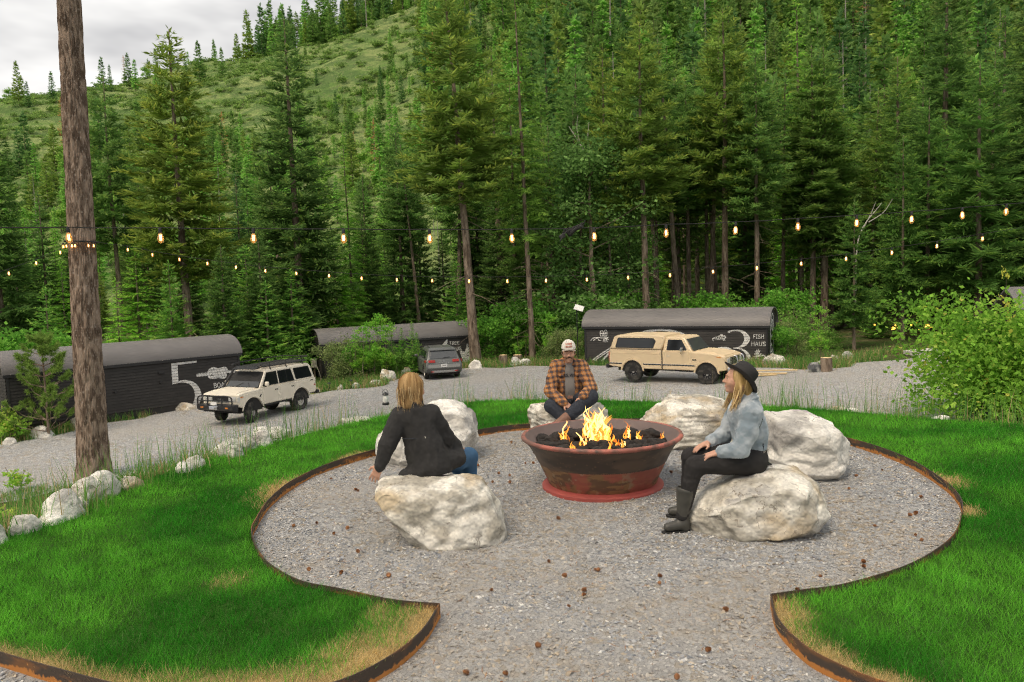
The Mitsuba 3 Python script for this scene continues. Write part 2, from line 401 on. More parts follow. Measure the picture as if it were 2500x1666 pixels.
def blades(xy, z, h, w, bend, col, rng, seg=1, tipcol=None):
    """Grass blades: narrow curved triangles, one tone per blade."""
    n = len(xy); a = rng.uniform(0, 2 * np.pi, n); side = np.stack([np.cos(a), np.sin(a), a * 0], 1)
    b = rng.uniform(0, 2 * np.pi, n); lean = np.stack([np.cos(b), np.sin(b), b * 0], 1) * (bend * rng.uniform(.2, 1, n))[:, None]
    base = np.column_stack([xy, z]); up = np.array([0, 0, 1.0])
    rows, cols = [], []
    for k in range(seg + 1):
        t = k / (seg + 0.0) if seg > 1 else k
        c = base + up * (h * t)[:, None] * (1 - .25 * t * (bend / (h + 1e-6))[:, None] ** 1.0 * .5) + lean * t ** 2
        if k == seg: rows.append(c[:, None])
        else: rows.append(np.stack([c - side * (w * (1 - .5 * t) / 2)[:, None], c + side * (w * (1 - .5 * t) / 2)[:, None]], 1))
    v = np.concatenate(rows, 1); m = v.shape[1]; f = []
    for k in range(seg):
        o = 2 * k
        f += [(o, o + 1, o + 2)] if k == seg - 1 else [(o, o + 1, o + 3), (o, o + 3, o + 2)]
    f = np.array(f)
    return trimesh.Trimesh(v.reshape(-1, 3), (f[None] + (np.arange(n) * m)[:, None, None]).reshape(-1, 3), process=False), np.repeat(col, m, 0)


vis = lawn_in.intersection(sg.box(-5.4, 3.0, 7.4, 13.2))
q = rng.uniform([-5.4, 3.0], [7.4, 13.2], (1100000, 2))
keep = (rng.random(len(q)) < np.clip((5.2 / np.hypot(q[:, 0], q[:, 1])) ** 1.5, .18, 1)) & (np.abs(q[:, 0]) < q[:, 1] * .72 + .5)
q = q[keep]; q = q[shapely.contains_xy(vis, q[:, 0], q[:, 1])]
dd = dead_amount(q[:, 0], q[:, 1]); dead = rng.random(len(q)) < dd
tone = meshkit.fbm(np.column_stack([q * 1.1, q[:, 0] * 0]), 4, 3)[:, None]; tone = np.clip((tone - .36) * 3.6, 0, 1)
fine = meshkit.fbm(np.column_stack([q * 7, q[:, 0] * 0]), 3, 13)[:, None]
green = np.array([.050, .265, .024]) * (1 - tone) + np.array([.165, .50, .050]) * tone
green = green * (.62 + .76 * fine) * rng.uniform(.7, 1.3, (len(q), 1))
pale = rng.random(len(q)) < .06; green[pale] = np.array([.17, .34, .10]) * rng.uniform(.7, 1.2, (pale.sum(), 1))
straw = np.array([.74, .57, .27]) * rng.uniform(.6, 1.25, (len(q), 1))
far = np.hypot(q[:, 0], q[:, 1])
bh = rng.uniform(.030, .075, len(q)) * (.7 + .75 * np.clip(fine[:, 0] * 1.6 - .3, 0, 1)) * np.where(dead, .85, 1); bw = rng.uniform(.0028, .0048, len(q)) * np.clip(far / 5, 1, 2.4)
gm, gc = blades(q, lawn_z(q[:, 0], q[:, 1]) - .004, bh, bw, bh * .9, np.where(dead[:, None], straw, green), rng, 1)
put('grass', gm, 'mat_blade', False, color=gc); tag('grass', 'short mown vivid green lawn grass with straw yellow edges', 'grass', kind='stuff')


# corten steel edging, a few millimetres thick, standing proud of the gravel
def _rust(p, n, uv):
    a = fbm(p.x * 6, p.y * 6, p.z * 20, 4); s = noise(p.x * 70, p.y * 70, p.z * 30)
    c = mix((0.055, 0.040, 0.030), (0.16, 0.075, 0.030), smoothstep(0.46, 0.72, a))
    c = mix(c, (0.30, 0.13, 0.035), smoothstep(0.62, 0.85, a * 0.65 + s * 0.35))
    return mix(c, (0.42, 0.17, 0.04), smoothstep(0.50, 0.62, a * .5 + s * .25 + 0.35 * smoothstep(0.055, 0.0, p.z)))   # orange rust scabs, thickest along the foot of the band


plain('mat_rust', mikit.proc(_rust), 0.75)
k = thing('steel_edging', 'long rusty steel edging band bent round the gravel court', 'edging')
cuts = [0, 45, 92, 140, len(ring_pts) - 1]
for i in range(4):
    part(k, 'strip', wall_strip(ring_pts[cuts[i]:cuts[i + 1] + 1], -.06, .088, .007), 'mat_rust', 40)
for i in cuts[1:4]:
    t = ring_pts[i + 1] - ring_pts[i - 1]; part(k, 'stake', moved(box(.045, .013, .15, (0, 0, 0), .002), mat4(ring_pts[i][0], ring_pts[i][1], .0, math.atan2(t[1], t[0]))), 'mat_rust')
k = thing('steel_edging', 'rusty steel edging along the front of the left lawn lobe', 'edging')
part(k, 'strip', wall_strip(lobe_left[:52], -.06, .088, .007), 'mat_rust', 40); part(k, 'strip', wall_strip(lobe_left[51:], -.06, .088, .007), 'mat_rust', 40)
k = thing('steel_edging', 'rusty steel edging curving along the front of the right lawn', 'edging')
part(k, 'strip', wall_strip(lobe_right[:60], -.06, .088, .007), 'mat_rust', 40); part(k, 'strip', wall_strip(lobe_right[59:], -.06, .088, .007), 'mat_rust', 40)
# ------------------------------------------------------------------ trees: every kind is grown once, then stood in many places
def fan(P, D, L, W, side, col):
    """Needle sprays: slender diamonds from P along D, 2 triangles each."""
    n = len(P); L, W = L[:, None], W[:, None]
    v = np.stack([P, P + D * L * .45 + side * W / 2, P + D * L, P + D * L * .45 - side * W / 2], 1)
    f = np.array([(0, 1, 2), (0, 2, 3)])
    return v.reshape(-1, 3), (f[None] + (np.arange(n) * 4)[:, None, None]).reshape(-1, 3), np.repeat(col, 4, 0)


def unit(v): return v / (np.linalg.norm(v, axis=-1, keepdims=True) + 1e-12)


def trunk_mesh(h, r, rng, sides=8, rings=14, bend=.012, stubs=0, stub_z=(0, .4)):
    z = np.linspace(0, 1, rings) ** .9 * h
    wob = np.cumsum(rng.normal(0, bend * h / rings, (rings, 2)), 0); wob -= wob[:1]
    pts = np.column_stack([wob, z]); rad = r * (1 - .93 * (z / h)) ** .85 + .25 * r * np.exp(-z / (2.2 * r)) 
    ms = [tube(pts, rad, sides)]
    for _ in range(stubs):
        zz = rng.uniform(*stub_z) * h; c = [np.interp(zz, z, pts[:, 0]), np.interp(zz, z, pts[:, 1]), zz]; a = rng.uniform(0, 6.283); L = rng.uniform(.5, 2.2) * r * 4
        d = np.array([math.cos(a), math.sin(a), rng.uniform(-.5, .15)])
        ms.append(tube([c, c + d * L * .5 + [0, 0, -.03 * L], c + d * L + [0, 0, -.15 * L]], [r * .1, r * .06, r * .02], 3, False))
    return join(ms), pts, z


def conifer(h, R, crown=.08, whorl=.42, per=6, dens=.2, spray=.36, droop=.25, taper=1.0, top=.0, kind='spruce', base=(0.054, 0.116, 0.031), tip=(0.109, 0.202, 0.046), seed=0, r=.25, stubs=10, tipshare=.25, gaps=.0, width=.25):
    """(trunk, (crown, colours)) of a needle tree of height h and crown radius R that begins at crown*h."""
    rng = np.random.default_rng(seed)
    tm, tp, tz = trunk_mesh(h, r, rng, stubs=stubs, stub_z=(.05, max(crown, .12)))
    zs = np.arange(crown * h, h * .985, whorl) ; vs, fs, cs, n = [], [], [], 0
    zz, aa = [], []
    for k, z in enumerate(zs):
        t = (z / h - crown) / (1 - crown); m = max(3, int(round(per * (1 - .45 * t))))
        for j in range(m):
            if rng.random() < gaps * (1 - t): continue
            zz.append(z + rng.uniform(-.5, .5) * whorl); aa.append(k * 2.4 + 6.283 * j / m + rng.normal(0, .22))
    zz, aa = np.array(zz), np.array(aa); t = np.clip((zz / h - crown) / (1 - crown), 0, 1)
    shape = np.clip((1 - t) ** taper, .02, 1) * np.clip((t + .10) / .22, .55, 1)
    lobes = .75 + .5 * meshkit.fbm(np.column_stack([np.cos(aa) * 1.3 + seed, np.sin(aa) * 1.3, zz / h * 9]), 3, seed)
    L = R * shape * lobes * rng.uniform(.72, 1.12, len(zz)) + .12 * R * .3
    out = np.column_stack([np.cos(aa), np.sin(aa), aa * 0])
    slope = {'spruce': .10 - droop * (1 - t) * 1.6, 'fir': .25 * t - .1, 'pine': .55 * t + .1, 'larch': .15 - droop * (1 - t)}[kind] + rng.normal(0, .07, len(zz))
    c0 = np.column_stack([np.interp(zz, tz, tp[:, 0]), np.interp(zz, tz, tp[:, 1]), zz])
    m = np.maximum(2, (L / dens).astype(int)); idx = np.repeat(np.arange(len(zz)), m)
    s = np.concatenate([np.linspace(.22 if kind != 'pine' else .5, 1, k) for k in m]); s = np.clip(s + rng.normal(0, .02, len(s)), .05, 1)
    Lb, sl = L[idx], slope[idx]
    curl = {'spruce': .22, 'fir': .1, 'pine': .2, 'larch': .12}[kind]
    P = c0[idx] + out[idx] * (Lb * s)[:, None]; P[:, 2] += Lb * (sl * s + curl * s ** 2.2 * np.where(kind == 'larch', -1, 1))
    D = unit(out[idx] + np.column_stack([s * 0, s * 0, sl + 2.2 * curl * s ** 1.2 * (-1 if kind == 'larch' else 1)]))
    lat = unit(np.cross(D, [0, 0, 1.0])); upv = np.cross(lat, D)
    tone = np.clip(rng.normal(1, .16, len(zz)), .6, 1.5)[idx]
    grow = np.clip((h / 20) ** .3, .6, 1.3)
    for sgn in ((-1, 1, -1, 1, 0) if h > 5 and dens < .3 else (-1, 1, 0)):
        k = len(P)
        ang = rng.uniform(.5, 1.1, k) * sgn
        d = unit(D * np.cos(ang)[:, None] + lat * np.sin(ang)[:, None] + upv * rng.normal(.05 if kind != 'larch' else -.1, .28, k)[:, None])
        ll = (spray * grow + (.30 * Lb * (1.05 - s) if sgn else 0)) * rng.uniform(.65, 1.25, k)
        sd = unit(np.cross(d, upv + rng.normal(0, .45, (k, 3))))
        col = np.array(base) * (tone * rng.uniform(.65, 1.4, k))[:, None]
        young = rng.random(k) < tipshare * (s > .6)
        col[young] = np.array(tip) * rng.uniform(.75, 1.25, (young.sum(), 1))
        v, f, c = fan(P, d, ll, (ll * .5 + spray * .5) * width * rng.uniform(.7, 1.3, k), sd, col)
        vs.append(v); fs.append(f + n); cs.append(c); n += len(v)
    # the leader at the top
    k = 14; zt = np.linspace(.93, 1, k) * h; a = rng.uniform(0, 6.283, k)
    d = unit(np.column_stack([np.cos(a) * .5, np.sin(a) * .5, np.full(k, .9)])); P = np.column_stack([np.interp(zt, tz, tp[:, 0]), np.interp(zt, tz, tp[:, 1]), zt])
    v, f, c = fan(P, d, np.full(k, spray * grow), np.full(k, spray * grow * .3), unit(np.cross(d, rng.normal(0, 1, (k, 3)))), np.array(base) * rng.uniform(.8, 1.4, (k, 1)))
    vs.append(v); fs.append(f + n); cs.append(c)
    # the branches' wood
    bw = rng.random(len(zz)) < .55; tri_v, tri_f = [], []
    B = np.where(bw)[0]; e = c0[B] + out[B] * (L[B] * .75)[:, None]; e[:, 2] += L[B] * (slope[B] * .75 + curl * .5 * .5)
    ss = np.cross(out[B], [0, 0, 1.0]) * .02 * h / 20 * 1.5
    tri_v = np.stack([c0[B] - ss, c0[B] + ss, e], 1).reshape(-1, 3); tri_f = np.arange(len(tri_v)).reshape(-1, 3)
    return join([tm, (tri_v, tri_f)]), (trimesh.Trimesh(np.vstack(vs), np.vstack(fs), process=False), np.vstack(cs))


def leafy(h, R, seed=0, n_limb=12, clumps=60, leaves=40, leaf=.11, col=((.05, .13, .025), (.10, .22, .04)), r=.1, bare=.25, round_=1.0, spread=.35, stems=1, squash=.8, accent=None):
    """(wood, (foliage, colours)) of a broadleaf tree or bush: limbs, twigs and clumps of single leaves."""
    rng = np.random.default_rng(seed); wood = []; ends = []
    for st in range(stems):
        a0 = rng.uniform(0, 6.283); off = np.array([math.cos(a0), math.sin(a0), 0]) * (R * .12 if stems > 1 else 0); lean = np.array([math.cos(a0), math.sin(a0), 0]) * (R * rng.uniform(.2, .6) if stems > 1 else R * .06)
        zs = np.linspace(0, 1, 8); pts = off + np.column_stack([lean[0] * zs ** 1.4, lean[1] * zs ** 1.4, zs * h * (.93 if stems == 1 else rng.uniform(.6, .95))]) + np.cumsum(rng.normal(0, .012 * h, (8, 3)) * [1, 1, 0], 0) * (zs > 0)[:, None]
        wood.append(tube(pts, r * (1 - .85 * zs) + .003, 6))
        for _ in range(max(2, n_limb // stems)):
            t = rng.uniform(bare, .97); c = np.array([np.interp(t, zs, pts[:, k]) for k in range(3)]); a = rng.uniform(0, 6.283)
            tt = (t - bare) / (1 - bare); L = R * (np.sin(np.pi * np.clip(tt * .8 + .2, 0, 1)) ** round_ * .8 + .2) * rng.uniform(.6, 1.05)
            e = c + np.array([math.cos(a) * L, math.sin(a) * L, L * rng.uniform(.15, .75)])
            mid = (c + e) / 2 + [0, 0, -.06 * L]
            wood.append(tube([c, mid, e], [r * .35 * (1 - t * .6), r * .2, r * .05], 4, False)); ends += [c * .35 + e * .65, e, mid]
    ends = np.array(ends); pick = ends[rng.integers(0, len(ends), clumps)] + rng.normal(0, spread * R * .45, (clumps, 3)) * [1, 1, squash]
    pick[:, 2] = np.clip(pick[:, 2], h * bare * .8, h * 1.02)
    rad = R * rng.uniform(.10, .26, clumps)
    c = np.repeat(pick, leaves, 0); rr = np.repeat(rad, leaves)
    P = c + rng.normal(0, 1, c.shape) * rr[:, None] * [.75, .75, .5]
    P[:, 2] = np.maximum(P[:, 2], .03)
    k = len(P); d = unit(rng.normal(0, 1, (k, 3)) + [0, 0, -.15] + unit(P - c) * .8); nrm = unit(rng.normal(0, .7, (k, 3)) + [0, 0, 1.0]); side = unit(np.cross(d, nrm))
    ll = leaf * rng.uniform(.65, 1.3, k); tone = np.repeat(rng.random(clumps), leaves)[:, None]
    colr = (np.array(col[0]) * (1 - tone) + np.array(col[1]) * tone) * rng.uniform(.65, 1.4, (k, 1))
    if accent is not None:
        m = rng.random(k) < accent[1]; colr[m] = np.array(accent[0]) * rng.uniform(.7, 1.2, (m.sum(), 1))
    v, f, cc = fan(P, d, ll, ll * .75, side, colr)
    return join(wood), (trimesh.Trimesh(v, f, process=False), cc)


def _bark(p, n, uv):
    a = noise(p.x * 9, p.y * 9, p.z * 1.6); b = fbm(p.x * 22, p.y * 22, p.z * 5, 3)
    return mix((0.12, 0.09, 0.068), (0.31, 0.245, 0.19), smoothstep(0.3, 0.7, a * .5 + b * .5))


scene['mat_bark'] = {'type': 'twosided', 'b': {'type': 'diffuse', 'reflectance': mikit.proc(_bark)}}
scene['mat_leaf'] = {'type': 'principledthin', 'base_color': VC, 'roughness': 0.8, 'spec_trans': 0.0, 'diff_trans': 0.9}   # half of the light goes through a leaf
matte('mat_grey_wood', (0.33, 0.30, 0.27))
KIND = {}
LEAFY = np.array([3.15, 2.72, 2.4])            # reflected and transmitted together


def kind(name, wood, crown, wood_mat='mat_bark'):
    g = {'type': 'shapegroup', 'trunk': mikit.ply(wood, wood_mat, 40)}
    if crown is not None: g['crown'] = mikit.ply(crown[0], 'mat_leaf', False, color=np.clip(crown[1] * LEAFY, 0, .66))
    scene['kind_' + name] = g; KIND[name] = float(np.asarray(wood.vertices)[:, 2].max())


def stand(name, k, x, y, h, w=1.0, rz=None, z=None, label=None, cat='tree', group=None, kind_=None, key=None, lean=0.0):
    s = h / KIND[k]; rz = (x * 7.13 + y * 3.1) % 6.283 if rz is None else rz
    z = float(ground_z(np.array([x]), np.array([y]))[0]) - .1 if z is None else z
    key = key or new(name)
    scene[key] = {'type': 'instance', 'to_world': T4(mat4(x, y, z, 0, 1, 0, lean) @ mat4(0, 0, 0, rz, (s * w, s * w, s))), 'g': {'type': 'ref', 'id': 'kind_' + k}}
    if label or kind_: tag(key, label, cat if not kind_ else None, group, kind_)
    return key


def tinted(k, new_name, t):
    """The same grown tree with needles of another tone."""
    g = dict(scene['kind_' + k]); v, f, n_, uv, c = meshkit.WRITTEN[g['crown']['filename']]
    g['crown'] = mikit.ply((v, f), 'mat_leaf', False, color=np.clip(c * np.array(t), 0, .9)); scene['kind_' + new_name] = g; KIND[new_name] = KIND[k]


DK = (.042, .092, .028)
kind('spruce', *conifer(22, 3.7, .05, .40, 7, .17, .36, .28, .80, kind='spruce', base=(0.046, 0.096, 0.031), tip=(0.093, 0.163, 0.046), seed=1, r=.27))
kind('spruce_b', *conifer(22, 3.1, .10, .42, 7, .17, .36, .34, .9, kind='spruce', base=DK, tip=(0.078, 0.155, 0.039), seed=2, r=.25, gaps=.12))
kind('fir', *conifer(22, 3.7, .30, .46, 7, .17, .38, .12, .70, kind='fir', base=(0.066, 0.129, 0.037), tip=(0.121, 0.192, 0.051), seed=3, r=.28, gaps=.10))
kind('fir_b', *conifer(22, 3.5, .44, .44, 7, .17, .38, .10, .65, kind='fir', base=(0.058, 0.121, 0.037), tip=(0.108, 0.184, 0.051), seed=4, r=.27, gaps=.15, stubs=24))
kind('pine', *conifer(22, 2.8, .56, .46, 6, .19, .38, .10, .6, kind='fir', base=(0.056, 0.121, 0.037), tip=(0.098, 0.171, 0.051), seed=5, r=.24, gaps=.2, stubs=40))
kind('larch', *conifer(26, 3.4, .30, .50, 5, .18, .28, .30, .8, kind='larch', base=(0.061, 0.128, 0.027), tip=(0.090, 0.164, 0.037), seed=6, r=.22, gaps=.45, stubs=40))
kind('larch_b', *conifer(24, 2.6, .12, .45, 6, .18, .30, .22, .9, kind='larch', base=(0.078, 0.187, 0.034), tip=(0.128, 0.240, 0.051), seed=7, r=.2, gaps=.1, stubs=10))
kind('drooping_spruce', *conifer(20, 5.0, .20, .55, 6, .17, .38, .34, .7, kind='spruce', base=(0.046, 0.105, 0.028), tip=(0.093, 0.171, 0.039), seed=8, r=.26, gaps=.12, stubs=30, width=.26))
kind('young_conifer', *conifer(8, 1.9, .02, .28, 7, .15, .28, .15, .95, kind='spruce', base=(0.062, 0.152, 0.034), tip=(0.132, 0.264, 0.054), seed=9, r=.09, stubs=2, tipshare=.4))
kind('young_larch', *conifer(9, 1.8, .03, .3, 6, .16, .26, .15, .9, kind='larch', base=(0.088, 0.216, 0.037), tip=(0.132, 0.279, 0.051), seed=10, r=.08, stubs=2))
kind('cottonwood', *leafy(16, 3.6, 11, 26, 150, 60, .24, ((.035, .085, .025), (.075, .15, .05)), .2, .12, .8))
kind('shrub', *leafy(3.4, 1.7, 12, 16, 70, 46, .15, ((.035, .11, .02), (.085, .21, .035)), .03, .05, .7, stems=5))
kind('shrub_b', *leafy(2.6, 1.6, 13, 14, 60, 46, .14, ((.055, .13, .03), (.10, .20, .05)), .03, .05, .7, stems=6))
kind('sapling', *leafy(4.6, .8, 14, 16, 46, 26, .12, ((.06, .17, .025), (.12, .27, .04)), .03, .25, .8))
kind('grey_bush', *leafy(3.6, 1.3, 15, 14, 56, 46, .12, ((.06, .10, .04), (.11, .155, .07)), .03, .08, .8, stems=3))

tinted('young_larch', 'young_larch', (1.25, 1.2, 1.1)); tinted('larch_b', 'larch_b', (1.2, 1.15, 1.1)); tinted('fir', 'fir_olive', (1.22, 1.02, .85)); tinted('fir_b', 'fir_b_olive', (1.25, 1.04, .85)); tinted('fir_b', 'fir_b_dark', (.72, .80, .95)); tinted('spruce', 'spruce_light', (1.35, 1.3, 1.1)); tinted('spruce_b', 'spruce_b_blue', (.80, .90, 1.15)); tinted('pine', 'pine_olive', (1.3, 1.1, .9))

# small kinds for the far slope: fewer, larger sprays
for nm, a in (('far_fir', dict(h=20, R=3.6, crown=.10, whorl=1.0, per=6, dens=.55, spray=1.2, kind='fir', base=(0.064, 0.130, 0.040), tip=(0.090, 0.153, 0.046), seed=21)),
              ('far_spruce', dict(h=20, R=2.8, crown=.04, whorl=.95, per=6, dens=.5, spray=1.1, kind='spruce', base=(0.046, 0.106, 0.040), tip=(0.071, 0.136, 0.046), seed=22)),
              ('far_larch', dict(h=20, R=2.6, crown=.12, whorl=.95, per=6, dens=.5, spray=1.0, kind='larch', base=(0.090, 0.214, 0.050), tip=(0.125, 0.250, 0.062), seed=23)),
              ('far_pine', dict(h=20, R=2.6, crown=.45, whorl=1.0, per=6, dens=.5, spray=1.1, kind='fir', base=(0.071, 0.123, 0.043), tip=(0.090, 0.145, 0.046), seed=24, stubs=8))):
    kind(nm, *conifer(droop=.2, r=.2, width=.55, **{'stubs': 2, **a}))
kind('far_leafy', *leafy(9, 3.2, 25, 10, 60, 18, .62, ((.06, .14, .03), (.13, .25, .055)), .12, .1, .8))
kind('far_bush', *leafy(2.4, 1.7, 26, 6, 16, 14, .5, ((.055, .11, .035), (.10, .17, .05)), .05, .02, .8, stems=3))
tinted('far_fir', 'far_fir_olive', (1.3, 1.08, .9)); tinted('far_fir', 'far_fir_dark', (.80, .84, .80)); tinted('far_spruce', 'far_spruce_light', (1.4, 1.25, 1.0))
rng = np.random.default_rng(31)
kind('snag', trunk_mesh(18, .2, rng, 6, 10, .01, 26, (.2, .98))[0], None, 'mat_grey_wood')
kind('dead_tree', *conifer(16, 1.8, .1, .8, 5, .4, .6, .2, .8, kind='fir', base=(0.264, 0.132, 0.062), tip=(0.310, 0.171, 0.078), seed=27, gaps=.4))
BELT = [
    ('spruce_b', -30.07, 46, 19.55, 1.1, 'dark spruce cut off by the left edge of the picture'),
    ('fir_b', -25.49, 51, 19.53, 0.85, 'sparse green fir just right of the big bare trunk'),
    ('fir_olive', -19.89, 48, 21.25, 1.12, 'broad olive green fir with a spiky open top against the sky'),
    ('spruce', -13.23, 49, 21.72, 1.12, 'tall dense dark spruce whose top rises over the grassy slope'),
    ('larch_b', -10.75, 53, 15.35, 0.9, 'bright yellow green larch left of the middle cabin roof'),
    ('spruce_b', -7.73, 56, 15.93, 0.95, 'slim dark spruce standing behind the middle cabin'),
    ('spruce', -6.87, 60, 13.48, 0.8, 'smaller dark spruce close against the slim dark spruce'),
    ('fir_b_olive', -2.19, 46.6, 22.0, 1.12, 'very tall fir whose bare leaning trunk stands at the right end of the middle cabin'),
    ('larch', 1.2, 47, 21.81, 1.0, 'tall thin larch with sparse feathery branches and a long bare grey trunk'),
    ('fir_olive', 7.28, 58, 21.8, 0.75, 'narrow fir rising behind the cottonwood and its dead white fork'),
    ('fir_b_olive', 8.61, 49.5, 20.26, 1.05, 'tall fir with a straight bare trunk behind the left half of the right cabin'),
    ('fir', 12.99, 60, 19.67, 0.8, 'olive fir between the two tall straight trunks behind the right cabin'),
    ('fir_b_olive', 14.88, 54, 22.39, 1.0, 'tall full fir above the middle of the right cabin'),
    ('fir_b', 16.48, 52, 18.83, 0.9, 'fir with a straight pale trunk above the right end of the right cabin'),
    ('larch_b', 23.09, 62, 26.32, 0.95, 'thin bright green larch rising out of the dark firs on the right'),
    ('fir', 21.35, 55, 20.02, 0.9, 'bushy fir in front of the thin bright green larch'),
    ('spruce_light', 26.81, 54, 18.5, 1.0, 'pointed dark spruce left of the giant spruce on the right'),
    ('spruce_b', 27.18, 49, 22.49, 1.2, 'giant dark spruce with a bare strip of pale trunk on the right'),
    ('spruce_b', 35.35, 56, 21.61, 1.1, 'dark spruce right of the giant spruce'),
    ('spruce', 31.78, 47, 20.65, 1.2, 'big dark spruce cut off by the right edge of the picture'),
    ('drooping_spruce', 17.64, 40, 7.73, 0.85, 'low spruce with drooping layered boughs beside the dark trail opening'),
    ('drooping_spruce', 21.65, 43, 11.29, 0.8, 'drooping spruce right above the trail opening'),
    ('drooping_spruce', 24.59, 46, 13.74, 0.9, 'dark drooping spruce to the right of the trail opening'),
    ('drooping_spruce', 25.19, 42, 14.69, 1.05, 'wide drooping spruce behind the big green bush'),
]
PINES = [(10.61, 56, 20.1), (13.35, 64, 22.13), (11.96, 55, 21.11), (15.86, 66, 22.36), (14.54, 57, 22.56), (16.44, 62, 22.31), (19.87, 57, 18.97), (23.99, 66, 20.64), (22.12, 58, 17.53), (4.59, 60, 21.12), (3.3, 57, 15.39), (-8.15, 58, 17.07), (-6.37, 55, 14.93), (-0.83, 62, 23.2), (-4.53, 66, 21.9), (-17.47, 60, 17.08), (-30.5, 57, 14.62), (-28.21, 62, 14.79), (24.72, 60, 19.39), (26.65, 58, 17.54), (34.7, 60, 22.68), (31.86, 52, 18.15), (40.28, 62, 23.79)]
FILL = [('spruce', -35.3, 56, 11.78, 1.1), ('spruce_b', -34.4, 58, 13.46, 1.1), ('young_conifer', -23.86, 40, 6.21, 1.3), ('spruce', -33.19, 60, 12.58, 1), ('fir', -25.65, 55, 14.06, 0.9), ('spruce_b', -21.2, 58, 12.77, 1.1), ('spruce', -18.61, 54, 8.81, 1.1), ('spruce', -15.43, 42, 7.81, 1.25), ('spruce', -14.05, 44, 8.72, 1.3), ('young_conifer', -19.19, 44, 7.24, 1.2), ('young_conifer', -15.43, 42, 6.5, 1.3), ('young_conifer', -15.08, 45, 7.92, 1.5), ('young_conifer', -13.51, 43, 5.71, 1.5), ('young_larch', -11.16, 50, 8.91, 1.4), ('young_larch', -12.42, 52, 10.73, 1.4), ('spruce', -11.32, 62, 13.95, 1.1), ('young_larch', -23.89, 50, 8.73, 1.4), ('young_larch', -23.23, 46, 6.61, 1.2), ('spruce', -4.93, 58, 9.19, 1.1), ('young_conifer', -3.61, 52, 6.46, 1.3), ('spruce', -0.65, 60, 13.47, 1.2), ('pine', 2.61, 62, 14.89, 1.2), ('young_conifer', 0.23, 50, 4.82, 1.2), ('cottonwood', 5.61, 48.5, 13.12, 1.25), ('cottonwood', 4.15, 51, 11.51, 1.1), ('cottonwood', 7.82, 53, 10.44, 0.9), ('young_conifer', -12.69, 45, 6.35, 1.5), ('spruce', -39.06, 60, 10.98, 1.2), ('young_larch', -27.53, 48, 7.89, 1.3), ('spruce', -24.78, 60, 10.41, 1.2), ('spruce', 26.53, 62, 15.22, 1.1), ('spruce', 30.42, 64, 17.74, 1.1), ('spruce', 31.69, 60, 18.58, 1.2), ('spruce', 36.68, 62, 18.9, 1.2), ('spruce', 37.07, 58, 18.31, 1.2), ('spruce_b', 19.87, 66, 20.46, 1.1), ('spruce', 29.66, 48, 10.54, 1.1), ('young_conifer', 21.15, 45, 3.32, 1.4), ('young_conifer', 27.64, 48, 4.23, 1.6)]
BUSHES = [('shrub', -1.46, 49, 2.46), ('shrub_b', -0.3, 50, 1.95), ('shrub', 0.37, 51, 3.24), ('shrub', 2.48, 50, 2.49), ('shrub_b', 3.37, 46, 1.88), ('sapling', 0.87, 49, 2.57), ('sapling', 0.45, 46.5, 2.06), ('grey_bush', 2.9, 44.5, 2.0), ('grey_bush', 2.39, 43.8, 1.8), ('grey_bush', 3.45, 44, 2.11), ('shrub', 4.11, 49, 3.41), ('sapling', 2.22, 45, 2.73), ('shrub', 5.52, 50, 3.58), ('shrub_b', 8.34, 51, 3.09), ('shrub_b', 10.7, 52, 3.08), ('shrub', 12.65, 51, 3.01), ('shrub_b', 14.81, 51, 2.76), ('shrub', 15.39, 47, 2.96), ('shrub_b', 15.68, 44, 2.42), ('grey_bush', 14.43, 40.5, 1.98), ('shrub', 13.55, 38.6, 1.51), ('grey_bush', 14.41, 39, 1.53), ('shrub_b', 16.3, 42, 1.67), ('sapling', 14.15, 35.6, 2.69), ('shrub_b', 16.89, 41, 1.02), ('grey_bush', -9.52, 41.5, 2.38), ('grey_bush', -8.76, 41, 2.03), ('sapling', -8.36, 41.2, 2.54), ('sapling', -7.67, 41.6, 3.12), ('sapling', -7.07, 42, 3.5), ('sapling', -6.77, 41.5, 2.84), ('shrub', -8.39, 42.5, 1.77), ('grey_bush', -9.26, 41.8, 2.6), ('sapling', -7.93, 41.0, 2.95), ('sapling', -7.35, 41.4, 3.33), ('sapling', -6.32, 41.9, 3.01), ('shrub_b', -6.88, 42.2, 1.58), ('shrub_b', -5.75, 43, 1.55), ('shrub', -24.27, 37, 3.73), ('shrub_b', -21.27, 38, 3.65), ('shrub_b', -12.83, 43, 2.49)]
YOUNG = [(-5.4, 42, 3.05), (-6.09, 43, 2.71), (-6.59, 42.5, 2.43), (-5.2, 42.6, 2.4), (-7.89, 42.2, 2.32), (-7.13, 41.7, 2.08)]
for k_, x, y, h, w, l in BELT:
    stand(('larch_tree' if 'larch' in k_ else 'fir_tree' if 'fir' in k_ else 'spruce_tree'), k_, x, y, h, w, label=l, group='conifers of the forest belt', lean=-.05 if x == -2.19 else -.02 if k_ == 'larch' else 0)
for i, (x, y, h) in enumerate(PINES):
    stand('pine_tree', ('pine', 'pine_olive', 'fir_b')[i % 3], x, y, h, .9, lean=(-.035, .02, -.06, .0, .045)[i % 5], label='slender tall conifer with a long bare trunk in the dark forest behind the cabins', group='slender bare trunked conifers')
FG = 'conifers filling the forest belt'
for k_, x, y, h, w in FILL:
    if k_ == 'cottonwood': stand('cottonwood_tree', k_, x, y, h, w, label='grey green leafy cottonwood behind the left end of the right cabin', group='cottonwoods')
    else: stand('spruce_tree' if 'spruce' in k_ else 'young_tree', k_, x, y, h, w, label='conifer standing in the shade of the taller trees of the forest belt', group=FG)
